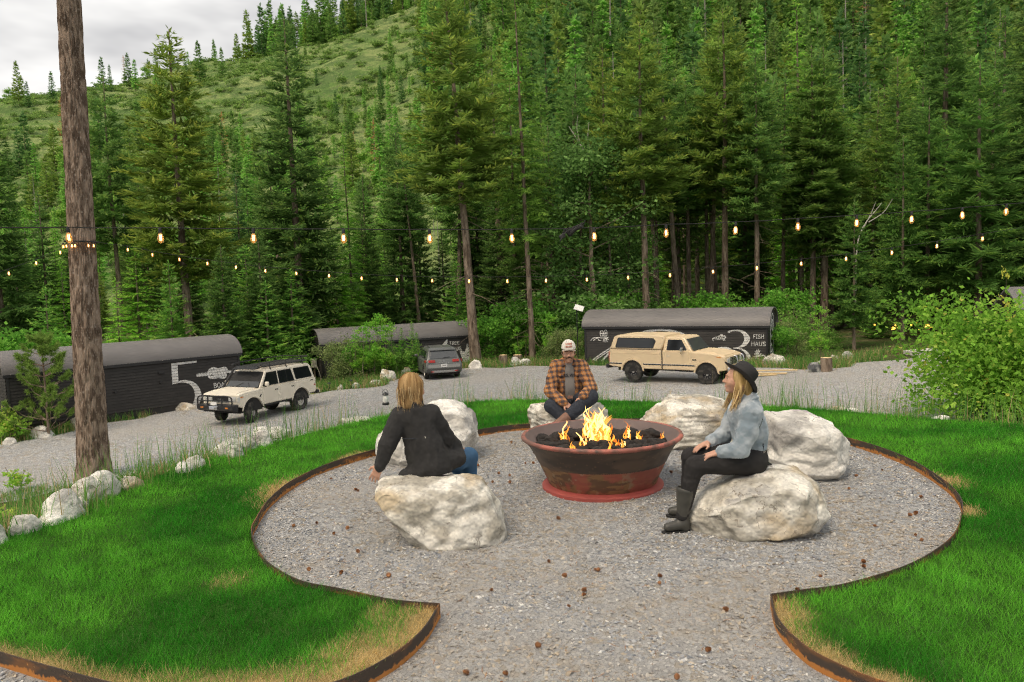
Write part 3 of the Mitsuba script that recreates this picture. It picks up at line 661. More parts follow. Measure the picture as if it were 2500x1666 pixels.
for k_, x, y, h in BUSHES:
    stand('sapling' if k_ == 'sapling' else 'bush', k_, x, y, h, 1.0, label={'sapling': 'thin pale green sapling among the bushes near the cabins', 'grey_bush': 'dull grey green bush beside a black cabin'}.get(k_, 'leafy green bush growing along the forest edge by the cabins'),
          cat='sapling' if k_ == 'sapling' else 'bush', group='saplings by the cabins' if k_ == 'sapling' else 'grey green bushes' if k_ == 'grey_bush' else 'bushes along the forest edge')
for x, y, h in YOUNG:
    stand('young_tree', 'young_conifer', x, y, h, .9, label='small bright green conifer growing in front of the middle cabin', group='small conifers before the middle cabin')
rng = np.random.default_rng(77)
n = 0
while n < 140:                                  # the rest of the belt
    y = rng.uniform(54, 96); u = rng.uniform(-.78, .8); x = u * y
    left = u < -.05
    if left and rng.random() < .62: continue
    if abs(u - .535) < .02 and y < 75: continue
    h = rng.uniform(9, 15) if left else rng.uniform(12, 20)
    if left and -.62 < u < -.05 and y > 70: h *= .8
    k_ = ['spruce', 'spruce_b', 'fir', 'larch_b', 'fir_b', 'young_conifer', 'young_larch', 'pine'][rng.choice(8, p=[.20, .16, .14, .22, .06, .10, .12, 0] if left else [.10, .14, .18, .05, .26, .03, .02, .22])]
    if k_.startswith('young'): h *= .6
    k_ = {'spruce': ('spruce', 'spruce_light'), 'spruce_b': ('spruce_b', 'spruce_b_blue'), 'fir': ('fir', 'fir_olive'), 'fir_b': ('fir_b', 'fir_b_dark'), 'pine': ('pine', 'pine_olive')}.get(k_, (k_, k_))[n % 2]
    stand('forest_tree', k_, x, y, h, rng.uniform(.85, 1.2), label='conifer standing in the shade of the taller trees of the forest belt', group=FG)
    n += 1

# the far slope
rng = np.random.default_rng(91)
cand = []
ya = 90 + 365 * rng.random(11000) ** .75; ua = rng.uniform(-.74, .78, 11000); fb = meshkit.fbm(np.column_stack([ua * ya * .02, ya * .02, ya * 0]), 3, 5)
for _ in range(11000):
    y, u = ya[_], ua[_]; x = u * y
    a = fb[_]
    if u > -.10: p = .97 if a > .36 else .6
    elif y > 372 and u > -.30: p = .8
    elif y < 185: p = .72 + .2 * (u > -.3)
    elif y < 235 and u > -.26: p = .40 * (a > .45) + .08
    elif y > 415: p = .07 if u < -.42 else .22
    else: p = .012
    p = max(p, .8 * min(1, (u + .15) / .05)) if u > -.15 and (y < 235 or y > 350) else p
    if rng.random() < p: cand.append((x, y, u))
cell, pts = {}, []
for x, y, u in cand:                             # no two closer than their crowns
    s = 4.2 + .004 * y; c = (int(x // s), int(y // s))
    if any((cell[q][0] - x) ** 2 + (cell[q][1] - y) ** 2 < (s * .8) ** 2 for q in [(c[0] + i, c[1] + j) for i in (-1, 0, 1) for j in (-1, 0, 1)] if q in cell): continue
    cell[c] = (x, y); pts.append((x, y, u))
pts.sort(key=lambda p: p[1]); hz = ground_z(np.array([p[0] for p in pts]), np.array([p[1] for p in pts])) - .1
HL = 'conifer on the forested mountain slope above the cabins'
for i, (x, y, u) in enumerate(pts):
    r = rng.random(); low = y < 180 and u < 0
    k_ = 'far_leafy' if r < (.36 if low else .10) else 'far_larch' if r < (.70 if low else .34) else 'far_spruce' if r < .62 else 'far_pine' if (r < .80 and y > 360) or r < .68 else 'far_fir'
    if rng.random() < .03: k_ = 'snag'
    elif rng.random() < .012: k_ = 'dead_tree'
    h = rng.uniform(9, 19) * (1.15 if u > 0 or y > 380 else .8)
    if k_ == 'far_leafy': h *= .45
    if low: h *= .75
    if -.10 > u > -.32 and 165 < y < 372: h *= .55
    if u > -.10: h *= 1.12
    if y > 372 and -.32 < u < .02: h *= 1.3
    k_ = {'far_fir': ('far_fir', 'far_fir_olive', 'far_fir_dark')[i % 3], 'far_spruce': ('far_spruce', 'far_spruce_light')[i % 2]}.get(k_, k_)
    if i < 300: stand('hill_tree', k_, x, y, h, rng.uniform(.8, 1.15), z=hz[i], label={'snag': 'dead bare grey trunk standing on the mountain slope', 'dead_tree': 'rust red dead conifer on the mountain slope', 'far_leafy': 'round leafy tree on the lower mountain slope'}.get(k_, HL),
                      group={'snag': 'grey dead trunks on the slope', 'dead_tree': 'red dead conifers on the slope', 'far_leafy': 'leafy trees on the slope'}.get(k_, 'conifers on the slope'))
    else: stand('hillside_forest', k_, x, y, h, rng.uniform(.8, 1.15), z=hz[i], key=f'hillside_forest__{i - 299:03d}')
tag('hillside_forest', 'dense conifer forest covering the upper mountain slope', 'forest', kind='stuff')
sy = 110 + 330 * rng.random(3200) ** .7; sx = rng.uniform(-.74, .2, 3200) * sy; szz = ground_z(sx, sy) - .1
for i in range(3200):                            # scrub on the open slope
    stand('hillside_scrub', 'far_bush', sx[i], sy[i], rng.uniform(.5, 2.2), rng.uniform(.7, 1.6), z=szz[i], key=f'hillside_scrub__{i + 1:03d}')
tag('hillside_scrub', 'low green scrub dotting the open grassy mountain slope', 'scrub', kind='stuff')
print('hill trees', len(pts))
MURAL = {
    'three': [(7.552, -0.229), (7.771, -0.167), (8.074, -0.159), (8.373, -0.266), (8.563, -0.486), (8.582, -0.662), (8.473, -0.861), (8.279, -0.995), (8.063, -1.054), (8.277, -1.106), (8.49, -1.258), (8.637, -1.5), (8.656, -1.676), (8.612, -1.801), (8.377, -1.804), (8.422, -1.591), (8.403, -1.414), (8.276, -1.216), (8.062, -1.107), (7.803, -1.078), (7.803, -1.043), (8.02, -0.997), (8.194, -0.885), (8.304, -0.685), (8.306, -0.486), (8.201, -0.31), (8.008, -0.23), (7.77, -0.229), (7.586, -0.309)],
    'fly0': [(0.363, -0.698), (0.468, -0.601), (0.649, -0.543), (0.903, -0.566), (1.308, -0.59)],
    'fly1': [(0.516, -0.712), (0.595, -0.639), (0.776, -0.567)],
    'fly2': [(0.775, -0.615), (0.824, -0.697), (0.925, -0.711)],
    'fly3': [(0.956, -0.518), (0.899, -0.374), (0.913, -0.23), (1.015, -0.197), (1.088, -0.302), (1.098, -0.494)],
    'fly4': [(1.108, -0.518), (1.115, -0.254), (1.209, -0.149), (1.276, -0.255), (1.261, -0.47), (1.158, -0.542)],
    'fly5': [(1.002, -0.302), (1.033, -0.47)],
    'fly6': [(1.191, -0.255), (1.17, -0.47)],
    'fly7': [(1.138, -0.35), (1.264, -0.326)],
    'fly8': [(0.92, -0.326), (1.062, -0.35)],
    'fly9': [(1.105, -0.614), (1.05, -0.758)],
    'fly10': [(1.156, -0.614), (1.151, -0.792)],
    'fly11': [(1.216, -0.614), (1.277, -0.781)],
    'fly12': [(1.267, -0.599), (1.346, -0.661)],
    'fly13': [(1.233, -0.566), (1.35, -0.532)],
    'arc0': [(0.436, -1.744), (1.034, -1.35), (1.649, -0.98)],
    'arc1': [(0.564, -1.762), (1.134, -1.407), (1.647, -1.076)],
    'arc2': [(0.946, -1.785), (1.544, -1.153)],
    'arc3': [(0.982, -1.794), (1.594, -1.186)],
    'arc4': [(2.97, -0.361), (3.384, -0.211), (3.864, -0.143), (4.337, -0.13), (4.804, -0.191), (5.219, -0.307), (5.492, -0.435)],
    'arc5': [(3.189, -0.342), (3.863, -0.194), (4.336, -0.181), (4.803, -0.242), (5.172, -0.352), (5.423, -0.444)],
    'arc6': [(7.058, -1.058), (7.323, -1.024), (7.585, -1.067), (7.779, -1.221), (7.807, -1.421)],
    'arc7': [(7.234, -1.07), (7.497, -1.09), (7.692, -1.2), (7.755, -1.377)],
    'arc8': [(0.488, -1.705), (0.665, -1.799)],
    'arc9': [(1.035, -1.336), (1.109, -1.417)],
    'arc10': [(3.864, -0.138), (3.882, -0.203)],
    'arc11': [(4.618, -0.159), (4.598, -0.214)],
    'arc12': [(3.481, -0.184), (3.508, -0.249)],
    'lure0': [(6.819, -0.69), (6.798, -0.6), (6.888, -0.533), (7.066, -0.479), (7.243, -0.452), (7.374, -0.51), (7.439, -0.532), (7.328, -0.599), (7.108, -0.631), (6.909, -0.614), (6.843, -0.578)],
    'lure1': [(7.066, -0.488), (7.108, -0.622)],
    'lure2': [(7.145, -0.479), (7.187, -0.622)],
    'lure3': [(6.977, -0.524), (7.011, -0.613)],
    'lure4': [(7.242, -0.465), (7.262, -0.613)],
    'lure5': [(7.191, -0.398), (7.286, -0.496)],
    'lure6': [(7.244, -0.376), (7.33, -0.496)],
    'lure7': [(7.306, -0.599), (7.393, -0.666)],
    'lure8': [(7.284, -0.613), (7.327, -0.689)],
    'lure9': [(7.366, -0.443), (7.439, -0.523)],
    'hackle0': [(8.935, -1.452), (8.895, -1.144)],
    'hackle1': [(8.935, -1.452), (8.98, -1.108)],
    'hackle2': [(8.935, -1.452), (8.831, -1.211)],
    'hackle3': [(8.935, -1.452), (8.788, -1.321)],
    'hackle4': [(8.935, -1.452), (8.765, -1.476)],
    'hackle5': [(8.935, -1.452), (8.806, -1.586)],
    'hackle6': [(8.935, -1.452), (8.869, -1.651)],
    'hackle7': [(8.935, -1.452), (8.953, -1.693)],
    'hackle8': [(8.935, -1.452), (9.017, -1.648)],
    'hackle9': [(8.935, -1.452), (9.043, -1.187)],
    'hackle10': [(8.935, -1.452), (9.105, -1.318)],
    'hackle11': [(8.956, -1.451), (9.125, -1.427), (9.23, -1.404), (9.301, -1.469), (9.271, -1.544), (9.208, -1.527)],
    'hackle12': [(9.041, -1.406), (9.21, -1.369)],
    'FISH': [(8.753, -0.596), (9.238, -0.581), (8.755, -0.385)],
    'HAUS': [(8.656, -0.948), (9.319, -0.939), (8.658, -0.741)],
    'four': [(6.929, -0.776), (7.564, -0.115), (7.593, -0.116), (7.561, -0.842), (7.455, -0.835), (7.468, -0.525), (7.198, -0.507)],
    'TREE': [(7.683, -0.491), (8.349, -0.518), (7.692, -0.285)],
    'US': [(8.204, -0.838), (8.468, -0.817), (8.213, -0.62)],
    'bigtree': [(9.113, -0.164), (9.146, -0.256), (9.203, -0.35), (9.176, -0.404), (9.306, -0.492), (9.232, -0.52), (9.399, -0.622), (9.348, -0.664), (9.417, -0.759), (9.388, -0.881), (9.457, -0.976), (9.403, -1.108), (9.483, -1.249), (9.438, -1.427), (9.476, -1.702), (8.598, -1.724), (8.58, -1.588), (8.66, -1.414), (8.714, -1.283), (8.818, -1.111), (8.777, -0.928), (8.902, -0.847), (8.857, -0.754), (8.982, -0.673), (8.951, -0.558), (9.062, -0.498), (9.029, -0.428), (9.069, -0.341), (9.061, -0.25)],
    'smalltree': [(8.858, -0.451), (8.9, -0.6), (8.884, -0.711), (8.974, -0.874), (9.014, -1.08), (8.907, -1.297), (8.618, -1.276), (8.651, -1.054), (8.731, -0.88), (8.823, -0.707), (8.817, -0.571)],
    'lowtree': [(8.468, -0.839), (8.524, -0.933), (8.631, -0.963), (8.772, -1.063), (8.792, -1.717), (8.586, -1.723), (8.536, -1.494), (8.387, -1.035), (8.353, -0.988)],
    'fivebar': [(6.253, -0.144), (7.376, -0.125), (7.383, -0.218), (6.525, -0.236), (6.513, -0.99), (6.242, -1.042)],
    'fivebowl': [(6.228, -1.066), (6.528, -0.959), (6.915, -0.959), (7.262, -1.143), (7.459, -1.464), (7.497, -1.799), (7.365, -2.079), (7.157, -2.228), (6.995, -2.192), (7.142, -1.95), (7.208, -1.662), (7.149, -1.359), (6.967, -1.141), (6.651, -1.038)],
    'rope0': [(7.399, -0.8), (7.604, -0.791), (7.877, -0.794), (8.075, -0.734), (8.27, -0.728), (8.518, -0.809), (8.682, -0.91), (8.59, -1.01), (8.34, -0.954), (8.115, -0.97), (7.951, -0.938), (7.918, -0.798), (7.97, -0.641), (8.141, -0.578), (8.359, -0.655), (8.644, -0.617), (8.724, -0.694), (8.523, -0.741), (8.351, -0.778)],
    'rope1': [(8.125, -0.821), (8.401, -0.879), (8.631, -0.822), (8.747, -0.779), (8.975, -0.804), (9.294, -0.796)],
    'BOAT': [(8.104, -1.468), (8.761, -1.443), (8.119, -1.243)],
    'light': [(5.653, -0.445), (5.923, -0.57)],
    'light2': [(5.744, -0.919)],
    'vent': [(3.875, -1.109)],
}
# ------------------------------------------------------------------ the three black barrel-roofed cabins
plain('mat_black_board', mikit.proc(lambda p, n, uv: mix((0.020, 0.0185, 0.0175), (0.046, 0.042, 0.039), fbm(p.x * 3 + p.y, p.z * 14, p.y * 3, 3))), 0.7)
plain('mat_roof', mikit.proc(lambda p, n, uv: mix((0.13, 0.122, 0.12), (0.185, 0.175, 0.17), fbm(p.x * 1.3, p.y * 1.3, p.z * 2.5, 4))), 0.5, 0.0, 0.5)
plain('mat_mural', mikit.proc(lambda p, n, uv: mix((0.56, 0.56, 0.54), (0.74, 0.73, 0.70), smoothstep(0.3, 0.6, fbm(p.x * 6, p.y * 6, p.z * 9, 3)))), 0.7)
CL, CW, CH, CR = 9.42, 2.5, 2.0, 0.86
BOARD = 0.125


def polyline(ls, w): return shapely.union_all([sg.LineString(catmull(l, 5) if len(l) > 2 else l).buffer(w / 2, 6) for l in ls])


def boards_on(shape):
    """Paint on clapboard skips the grooves between the boards."""
    x0, y0, x1, y1 = shape.bounds
    gaps = shapely.union_all([sg.box(x0 - 1, -k * BOARD - .006, x1 + 1, -k * BOARD + .010) for k in range(0, 22)])
    return shape.difference(gaps)


def cabin(label, x0, y0, ang, eave, murals, skirt, lights=()):
    k = thing('cabin', label, 'cabin')
    M = mat4(x0, y0, eave, ang)
    w = lambda m: moved(m, M)
    part(k, 'wall', w(box(CL - .04, CW - .04, CH + skirt, (CL / 2, CW / 2, -(CH + skirt) / 2))), 'mat_black_board')
    n = int((CH) / BOARD)
    bs = []
    for i in range(n):
        z1 = -i * BOARD - .003; z0 = z1 - BOARD + .013
        for (ax, ay, bx_, by_) in ((0, 0, CL, 0), (CL, 0, CL, CW), (0, CW, 0, 0)):
            d = np.array([bx_ - ax, by_ - ay], float); L = np.hypot(*d); d /= L; nn = np.array([d[1], -d[0]])
            a, b = np.array([ax, ay]), np.array([bx_, by_])
            v = [(*(a + nn * .002), z1), (*(b + nn * .002), z1), (*(b + nn * .028), z0), (*(a + nn * .028), z0), (*(a - nn * .018), z0), (*(b - nn * .018), z0)]
            bs.append((np.array(v), np.array([(3, 2, 1), (3, 1, 0), (4, 5, 2), (4, 2, 3)])))
    part(k, 'cladding', w(join(bs)), 'mat_black_board'); labels[k + '__cladding'] = {'kind': 'stuff', 'label': 'narrow black horizontal boards'}
    # barrel roof with its overhang, an arched end board on either side
    th = np.linspace(0, np.pi, 41); ov = .12
    arc = lambda dx, dz: np.column_stack([CW / 2 - (CW / 2 + .10 + dx) * np.cos(th), .02 + (CR + dz) * np.sin(th)])
    o, i_ = arc(0, 0), arc(-.05, -.05); ring = np.vstack([o, i_[::-1]])
    m = len(ring); vs = []
    xs = np.linspace(-ov, CL + ov, 9)
    for x in xs: vs.append(np.column_stack([np.full(m, x), ring]))
    f = []
    for s in range(len(xs) - 1):
        for j in range(m):
            a, b = s * m + j, s * m + (j + 1) % m; f += [(a, b, b + m), (a, b + m, a + m)]
    for s, fl in ((0, 1), (len(xs) - 1, -1)):
        for j in range(40):
            a, b, c, d = s * m + j, s * m + j + 1, s * m + m - 2 - j, s * m + m - 1 - j
            f += [(a, c, b), (a, d, c)] if fl > 0 else [(a, b, c), (a, c, d)]
    rk = part(k, 'roof', w(trimesh.Trimesh(np.vstack(vs), np.array(f), process=False)), 'mat_roof', 35)
    endp = sg.Polygon(np.vstack([arc(-.06, -.06)[:, :]]))
    for x in (0, CL - .05):
        e = prism(endp, .05); e = trimesh.Trimesh(np.column_stack([e.vertices[:, 2] + x, e.vertices[:, 0], e.vertices[:, 1]]), e.faces, process=False)
        part(k, 'end_board', w(e), 'mat_black_board')
    part(k, 'eave_trim', w(box(CL + .2, .05, .13, (CL / 2, -.085, -.03), .008)), 'mat_black_metal')
    for q in range(9): part(rk, 'roof_clip', w(box(.02, .012, .03, (.15 + q * 1.14, -.118, .03))), 'mat_grey_wood')
    part(k, 'corner_board', w(box(.09, .03, CH - .12, (.05, -.032, -CH / 2 - .05), .004)), 'mat_black_metal'); part(k, 'corner_board', w(box(.09, .03, CH - .12, (CL - .05, -.032, -CH / 2 - .05), .004)), 'mat_black_metal')

    def flat(shape, name, lab):
        g = prism(shape if name == 'name_lettering' else boards_on(shape), .012 if name == 'name_lettering' else .006)
        g = trimesh.Trimesh(np.column_stack([g.vertices[:, 0], -.0285 - g.vertices[:, 2], g.vertices[:, 1]]), g.faces[:, ::-1], process=False)
        labels[part(k, name, w(g), 'mat_mural')] = {'label': lab}
    for name, lab, shape in murals: flat(shape, name, lab)
    for u, v, sx, sz in lights: part(k, 'wall_light' if sx > .15 else 'vent_cover', w(box(sx, .10, sz, (u, -.07, v), .01)), 'mat_dark_plastic')
    return k, M


def lettering(t, p0, p1, p2, bold=False):
    """Text as a shapely shape from its lower left, lower right and cap height points."""
    h = p2[1] - p0[1]; g = meshkit.text_mesh(t, 1.0, .002, bold); v = np.asarray(g.vertices); lo = np.isclose(v[:, 2], v[:, 2].min())
    tri = [sg.Polygon(v[f_][:, :2]) for f_ in g.faces if lo[f_].all()]
    s = shapely.union_all([q.buffer(.002) for q in tri if q.area > 1e-8]); x0, y0, x1, y1 = s.bounds
    s = shapely.affinity.affine_transform(s, [(p1[0] - p0[0]) / (x1 - x0), 0, 0, h, p0[0] - x0 * (p1[0] - p0[0]) / (x1 - x0), p0[1]])
    return s.simplify(.004)


import shapely.affinity
MU = MURAL
poly = lambda k_, n_=4: sg.Polygon(catmull(MU[k_], n_, True)).buffer(0)
sharp = lambda k_: sg.Polygon(MU[k_]).buffer(0)
grp = lambda pre, w: polyline([v for q, v in MU.items() if q.rstrip('0123456789') == pre], w)
fish_outline = None
k3, M3 = cabin('black cabin with a white number 3 and fishing fly murals behind the tan pickup', 3.89, 41.5, math.radians(-27.08), -.58, [
    ('number', 'large white number 3', poly('three')), ('mural_fly', 'white mayfly drawing', grp('fly', .035)), ('mural_rod', 'white rods drawn at the lower left', polyline([MU[f'arc{i}'] for i in (0, 1, 2, 3, 8, 9)], .05)), ('mural_rod', 'long white bent rod drawn above the pickup', polyline([MU[f'arc{i}'] for i in (4, 5, 10, 11, 12)], .05)), ('mural_rod', 'white curve drawn above the hood', polyline([MU[f'arc{i}'] for i in (6, 7)], .05)),
    ('mural_lure', 'white striped lure drawing', grp('lure', .035)), ('mural_hackle', 'white feathery fly drawing', grp('hackle', .04)),
    ('name_lettering', 'white word FISH', lettering('FISH', *MU['FISH'])), ('name_lettering', 'white word HAUS', lettering('HAUS', *MU['HAUS']))], .35,
    lights=((3.98, -.30, .10, .09), (5.92, -.47, .26, .06)))
# the fish drawn on the cabin's right end
fish = polyline([[(.55, -1.7), (.50, -1.0), (.62, -.2), (.9, .35), (1.25, .55), (1.5, .3), (1.6, -.3), (1.45, -1.0), (1.5, -1.75)], [(.9, .1), (1.2, .25), (1.35, 0), (1.15, -.3), (.95, -.1), (.9, .1)], [(.75, -.6), (1.1, -.5), (1.3, -.75)], [(.65, -1.0), (.9, -.9), (.95, -1.25), (.7, -1.3)], [(1.0, -1.5), (1.25, -1.2), (1.35, -1.6)]], .07)
e = prism(fish, .006); e = trimesh.Trimesh(np.column_stack([CL + .0285 + e.vertices[:, 2], e.vertices[:, 0], e.vertices[:, 1]]), e.faces, process=False)
labels[part(k3, 'mural_fish', moved(e, M3), 'mat_mural')] = {'label': 'white leaping fish drawing on the end wall'}
k4, M4 = cabin('black cabin with white tree silhouettes half hidden behind saplings and the dark car', -10.74, 43.6, math.radians(25.80), -1.22, [
    ('number', 'white number 4', sharp('four')), ('mural_trees', 'white spruce silhouettes', sharp('bigtree').union(sharp('smalltree')).union(sharp('lowtree')).difference(polyline([[(8.9, -1.05), (9.0, -1.0), (9.08, -1.06)], [(8.75, -1.25), (8.85, -1.2), (8.95, -1.25)], [(9.15, -1.3), (9.25, -1.24), (9.35, -1.3)]], .05))),
    ('name_lettering', 'white word TREE', lettering('TREE', *MU['TREE'])), ('name_lettering', 'white word HAUS', lettering('HAUS', (7.70, -.86), MU['US'][1], (7.7, -.63)))], .5)
ROPE = polyline([MU['rope0']], .15).union(polyline([MU['rope1']], .13))
hatch = polyline([[(x, -.2), (x + .25, -1.1)] for x in np.arange(6.6, 9.4, .13)], .014)
k5, M5 = cabin('black cabin with a white number 5 and rope knot mural behind the white off-roader', -19.4, 29.6, math.radians(45.43), -.93, [
    ('number', 'large white number 5', sharp('fivebar').union(poly('fivebowl'))), ('mural_knot', 'white rope knot drawing', ROPE.difference(hatch)), ('name_lettering', 'white word BOAT', lettering('BOAT', *MU['BOAT']))], .75,
    lights=((5.79, -.50, .26, .10), (5.74, -.92, .09, .10), (3.87, -1.11, .11, .12)))
part(k5, 'door', moved(box(.9, .05, 1.9, (-.03, 1.2, -1.0), .006), M5 @ mat4(rz=math.pi / 2, x=0)), 'mat_black_board')

# panel on a pole, meter box, shed behind the bush, slab by the trail
k = thing('antenna', 'flat white antenna panel on a thin pole at the left end of the right cabin', 'antenna')
part(k, 'pole', tube([(3.6, 42.6, -2.8), (3.6, 42.6, .35)], .03, 8), 'mat_black_metal'); part(k, 'panel', moved(box(.52, .34, .035, (0, 0, 0), .008), mat4(3.72, 42.55, .42, -.3, 1, .95, .3)), 'mat_white_paint')
plain('mat_meter', (0.36, 0.33, 0.27), 0.6)
k = thing('meter_box', 'beige utility meter box on a post left of the middle cabin', 'utility box')
part(k, 'case', moved(box(.3, .16, .48, (0, 0, 0), .02), mat4(-11.0, 42.9, -2.15, .35)), 'mat_meter'); part(k, 'lid', moved(box(.22, .02, .2, (0, 0, 0), .005), mat4(-10.97, 42.81, -2.06, .35)), 'mat_meter'); part(k, 'post', tube([(-11.0, 42.95, -3.3), (-11.0, 42.95, -2.3)], .05, 8), 'mat_bark')
part(k, 'conduit', tube(catmull([(-10.85, 42.85, -2.3), (-10.7, 42.8, -2.7), (-10.6, 42.85, -3.2)], 5), .02, 6), 'mat_meter')
k = thing('shed', 'small grey roofed shed half hidden behind the big green bush', 'shed')
part(k, 'wall', moved(box(4.2, 3.0, 2.3, (0, 0, 1.15)), mat4(24.9, 35.0, -2.3, -.25)), 'mat_black_board')
part(k, 'roof', moved(prism(sg.Polygon([(-1.75, -.05), (0, .85), (1.75, -.05), (1.75, .03), (0, .95), (-1.75, .03)]), 4.7), mat4(24.9, 35.0, 0, -.25) @ np.array([[0, 0, 1, -2.35], [1, 0, 0, 0], [0, 1, 0, 0], [0, 0, 0, 1.0]])), 'mat_roof')
plain('mat_concrete', mikit.proc(lambda p, n, uv: mix((0.40, 0.385, 0.35), (0.52, 0.5, 0.46), fbm(p.x * 3, p.y * 3, p.z, 3))), 0.8)
k = thing('concrete_slab', 'pale flat concrete slab at the end of the lot beside the trail', 'slab')
put(k, moved(box(2.6, 2.6, .22, (0, 0, 0), .02), mat4(20.0, 35.6, -1.98, .4)), 'mat_concrete')


# ------------------------------------------------------------------ the big bare trunk on the left
def big_trunk():
    """Deeply furrowed bark: plates between wandering vertical cracks."""
    sides, rings, h = 132, 620, 24.0
    z = np.linspace(0, 1, rings) ** 1.25 * h
    a = np.arange(sides) * 2 * np.pi / sides
    A, Z = np.meshgrid(a, z)
    r = .40 * (1 - .45 * Z / h) + .13 * np.exp(-Z / .45) * (1 + .45 * np.sin(A * 5 + 1)) + .03 * np.exp(-Z / 2.5)
    u = A / (2 * np.pi) * 22; ca, sa = np.cos(A) * 3.2, np.sin(A) * 3.2
    q = np.stack([ca, sa, Z * .9], -1)
    warp = (meshkit.fbm(q * .9, 3, 3) - .5)
    n1 = meshkit.noise(np.stack([ca * 1.9 + warp * 1.2, sa * 1.9 + warp * 1.2, Z * .85], -1), 5); n2 = meshkit.noise(np.stack([ca * 4.2 + warp, sa * 4.2 - warp, Z * 1.9], -1), 6)
    crack = np.minimum(np.abs(n1 - .5) / .14, np.abs(n2 - .5) / .22); plate = np.clip(crack, 0, 1) ** .6
    step = meshkit.fbm(q * [3, 3, 6.0], 3, 9)
    r = r - .042 * (1 - plate) + .02 * (step - .5)
    cx = .30 * (Z / 13.0); 
    v = np.stack([cx + r * np.cos(A), r * np.sin(A), Z], -1).reshape(-1, 3)
    i, j = np.meshgrid(np.arange(rings - 1), np.arange(sides), indexing='ij')
    f = np.stack([i * sides + j, i * sides + (j + 1) % sides, (i + 1) * sides + (j + 1) % sides, (i + 1) * sides + j], -1).reshape(-1, 4)
    return trimesh.Trimesh(v, np.vstack([f[:, [0, 1, 2]], f[:, [0, 2, 3]]]), process=False)


def _plates(p, n, uv):
    a = fbm(p.x * 14, p.y * 14, p.z * 3.0, 3); b = noise(p.x * 45, p.y * 45, p.z * 14)
    c = mix((0.12, 0.086, 0.066), (0.34, 0.255, 0.20), smoothstep(0.34, 0.68, a))
    return mix(c, (0.42, 0.35, 0.30), smoothstep(0.60, 0.9, b) * .6)


scene['mat_plates'] = {'type': 'twosided', 'b': {'type': 'diffuse', 'reflectance': mikit.proc(_plates)}}
k = thing('bare_trunk', 'massive bare tree trunk with deeply furrowed brown bark left of the lawn', 'tree')
TX, TY = -11.95, 21.7
TZ = float(ground_z(np.array([TX]), np.array([TY]))[0])
part(k, 'trunk', moved(big_trunk(), mat4(TX, TY, TZ - .15)), 'mat_plates', True)
scene['kind_high_crown'] = {'type': 'shapegroup', 'crown': mikit.ply(conifer(16, 3.6, .0, .5, 6, .26, .5, .1, .7, kind='fir', base=(.052, .088, .022), tip=(.09, .13, .03), seed=41, r=.2)[1][0], 'mat_leaf', False, color=np.clip(conifer(16, 3.6, .0, .5, 6, .26, .5, .1, .7, kind='fir', base=(.052, .088, .022), tip=(.09, .13, .03), seed=41, r=.2)[1][1] * LEAFY, 0, .9))}
scene[k + '__crown'] = {'type': 'instance', 'to_world': T4(mat4(TX + .35, TY, TZ + 15.0)), 'g': {'type': 'ref', 'id': 'kind_high_crown'}}
# ------------------------------------------------------------------ boulders and rocks
def _rock(p, n, uv):
    a = fbm(p.x * 2.6, p.y * 2.6, p.z * 2.6, 5); b = fbm(p.x * 7 + 9, p.y * 7, p.z * 7, 4); c = fbm(p.x * 1.7 + 30, p.y * 1.7, p.z * 3.1, 3)
    g = noise(p.x * 60, p.y * 60, p.z * 60); q = noise(p.x * 24 + 4, p.y * 24, p.z * 24)
    k = mix((0.42, 0.395, 0.335), (0.74, 0.715, 0.64), smoothstep(0.36, 0.60, b))
    k = mix(k, (0.46, 0.345, 0.19), smoothstep(0.54, 0.70, a) * 0.7)
    k = mix(k, (0.26, 0.25, 0.24), smoothstep(0.56, 0.72, c) * smoothstep(0.42, 0.6, b) * 0.8)
    d1, d2, r = voronoi(p.x * 4.2 + p.y * 2.3 + a * 3, p.z * 5.5 - p.y * 2.0 + b * 3)
    k = mix(k, (0.20, 0.165, 0.12), smoothstep(0.035, 0.008, d2 - d1) * smoothstep(0.46, 0.58, c) * 0.8)
    k = mix(k, k * (0.8 + 0.4 * r), 0.6)
    k = mix(k, (0.16, 0.13, 0.10), smoothstep(0.74, 0.86, q * .7 + g * .3) * 0.65)
    return k * (0.74 + 0.50 * g)


def _rock_white(p, n, uv):
    a = fbm(p.x * 2.3 + 11, p.y * 2.3, p.z * 2.3, 5); b = fbm(p.x * 6, p.y * 6 + 5, p.z * 6, 4)
    g = noise(p.x * 55, p.y * 55, p.z * 55)
    k = mix((0.55, 0.53, 0.48), (0.80, 0.78, 0.72), smoothstep(0.3, 0.6, b))
    k = mix(k, (0.34, 0.33, 0.31), smoothstep(0.55, 0.70, a) * 0.85)
    d1, d2, r = voronoi(p.x * 3.6 + p.y * 2.6 + b * 3, p.z * 4.8 - p.y * 1.7 + a * 3)
    k = mix(k, (0.27, 0.26, 0.24), smoothstep(0.035, 0.008, d2 - d1) * smoothstep(0.42, 0.56, a) * 0.8)
    k = mix(k, k * (0.85 + 0.3 * r), 0.6)
    k = mix(k, (0.50, 0.40, 0.25), smoothstep(0.30, 0.22, a) * 0.6)
    return k * (0.78 + 0.42 * g)


def _rock_bump(p, n, uv): return fbm(p.x * 16, p.y * 16, p.z * 16, 4) * 0.7 + dr.abs(noise(p.x * 6.5, p.y * 6.5, p.z * 9) - .5) * 1.2


for nm, fn in (('mat_rock', _rock), ('mat_rock_white', _rock_white)):
    scene[nm] = {'type': 'twosided', 'b': {'type': 'bumpmap', 'arbitrary': mikit.proc(_rock_bump, 4e-3), 'scale': 0.032, 'b': {'type': 'diffuse', 'reflectance': mikit.proc(fn)}}}


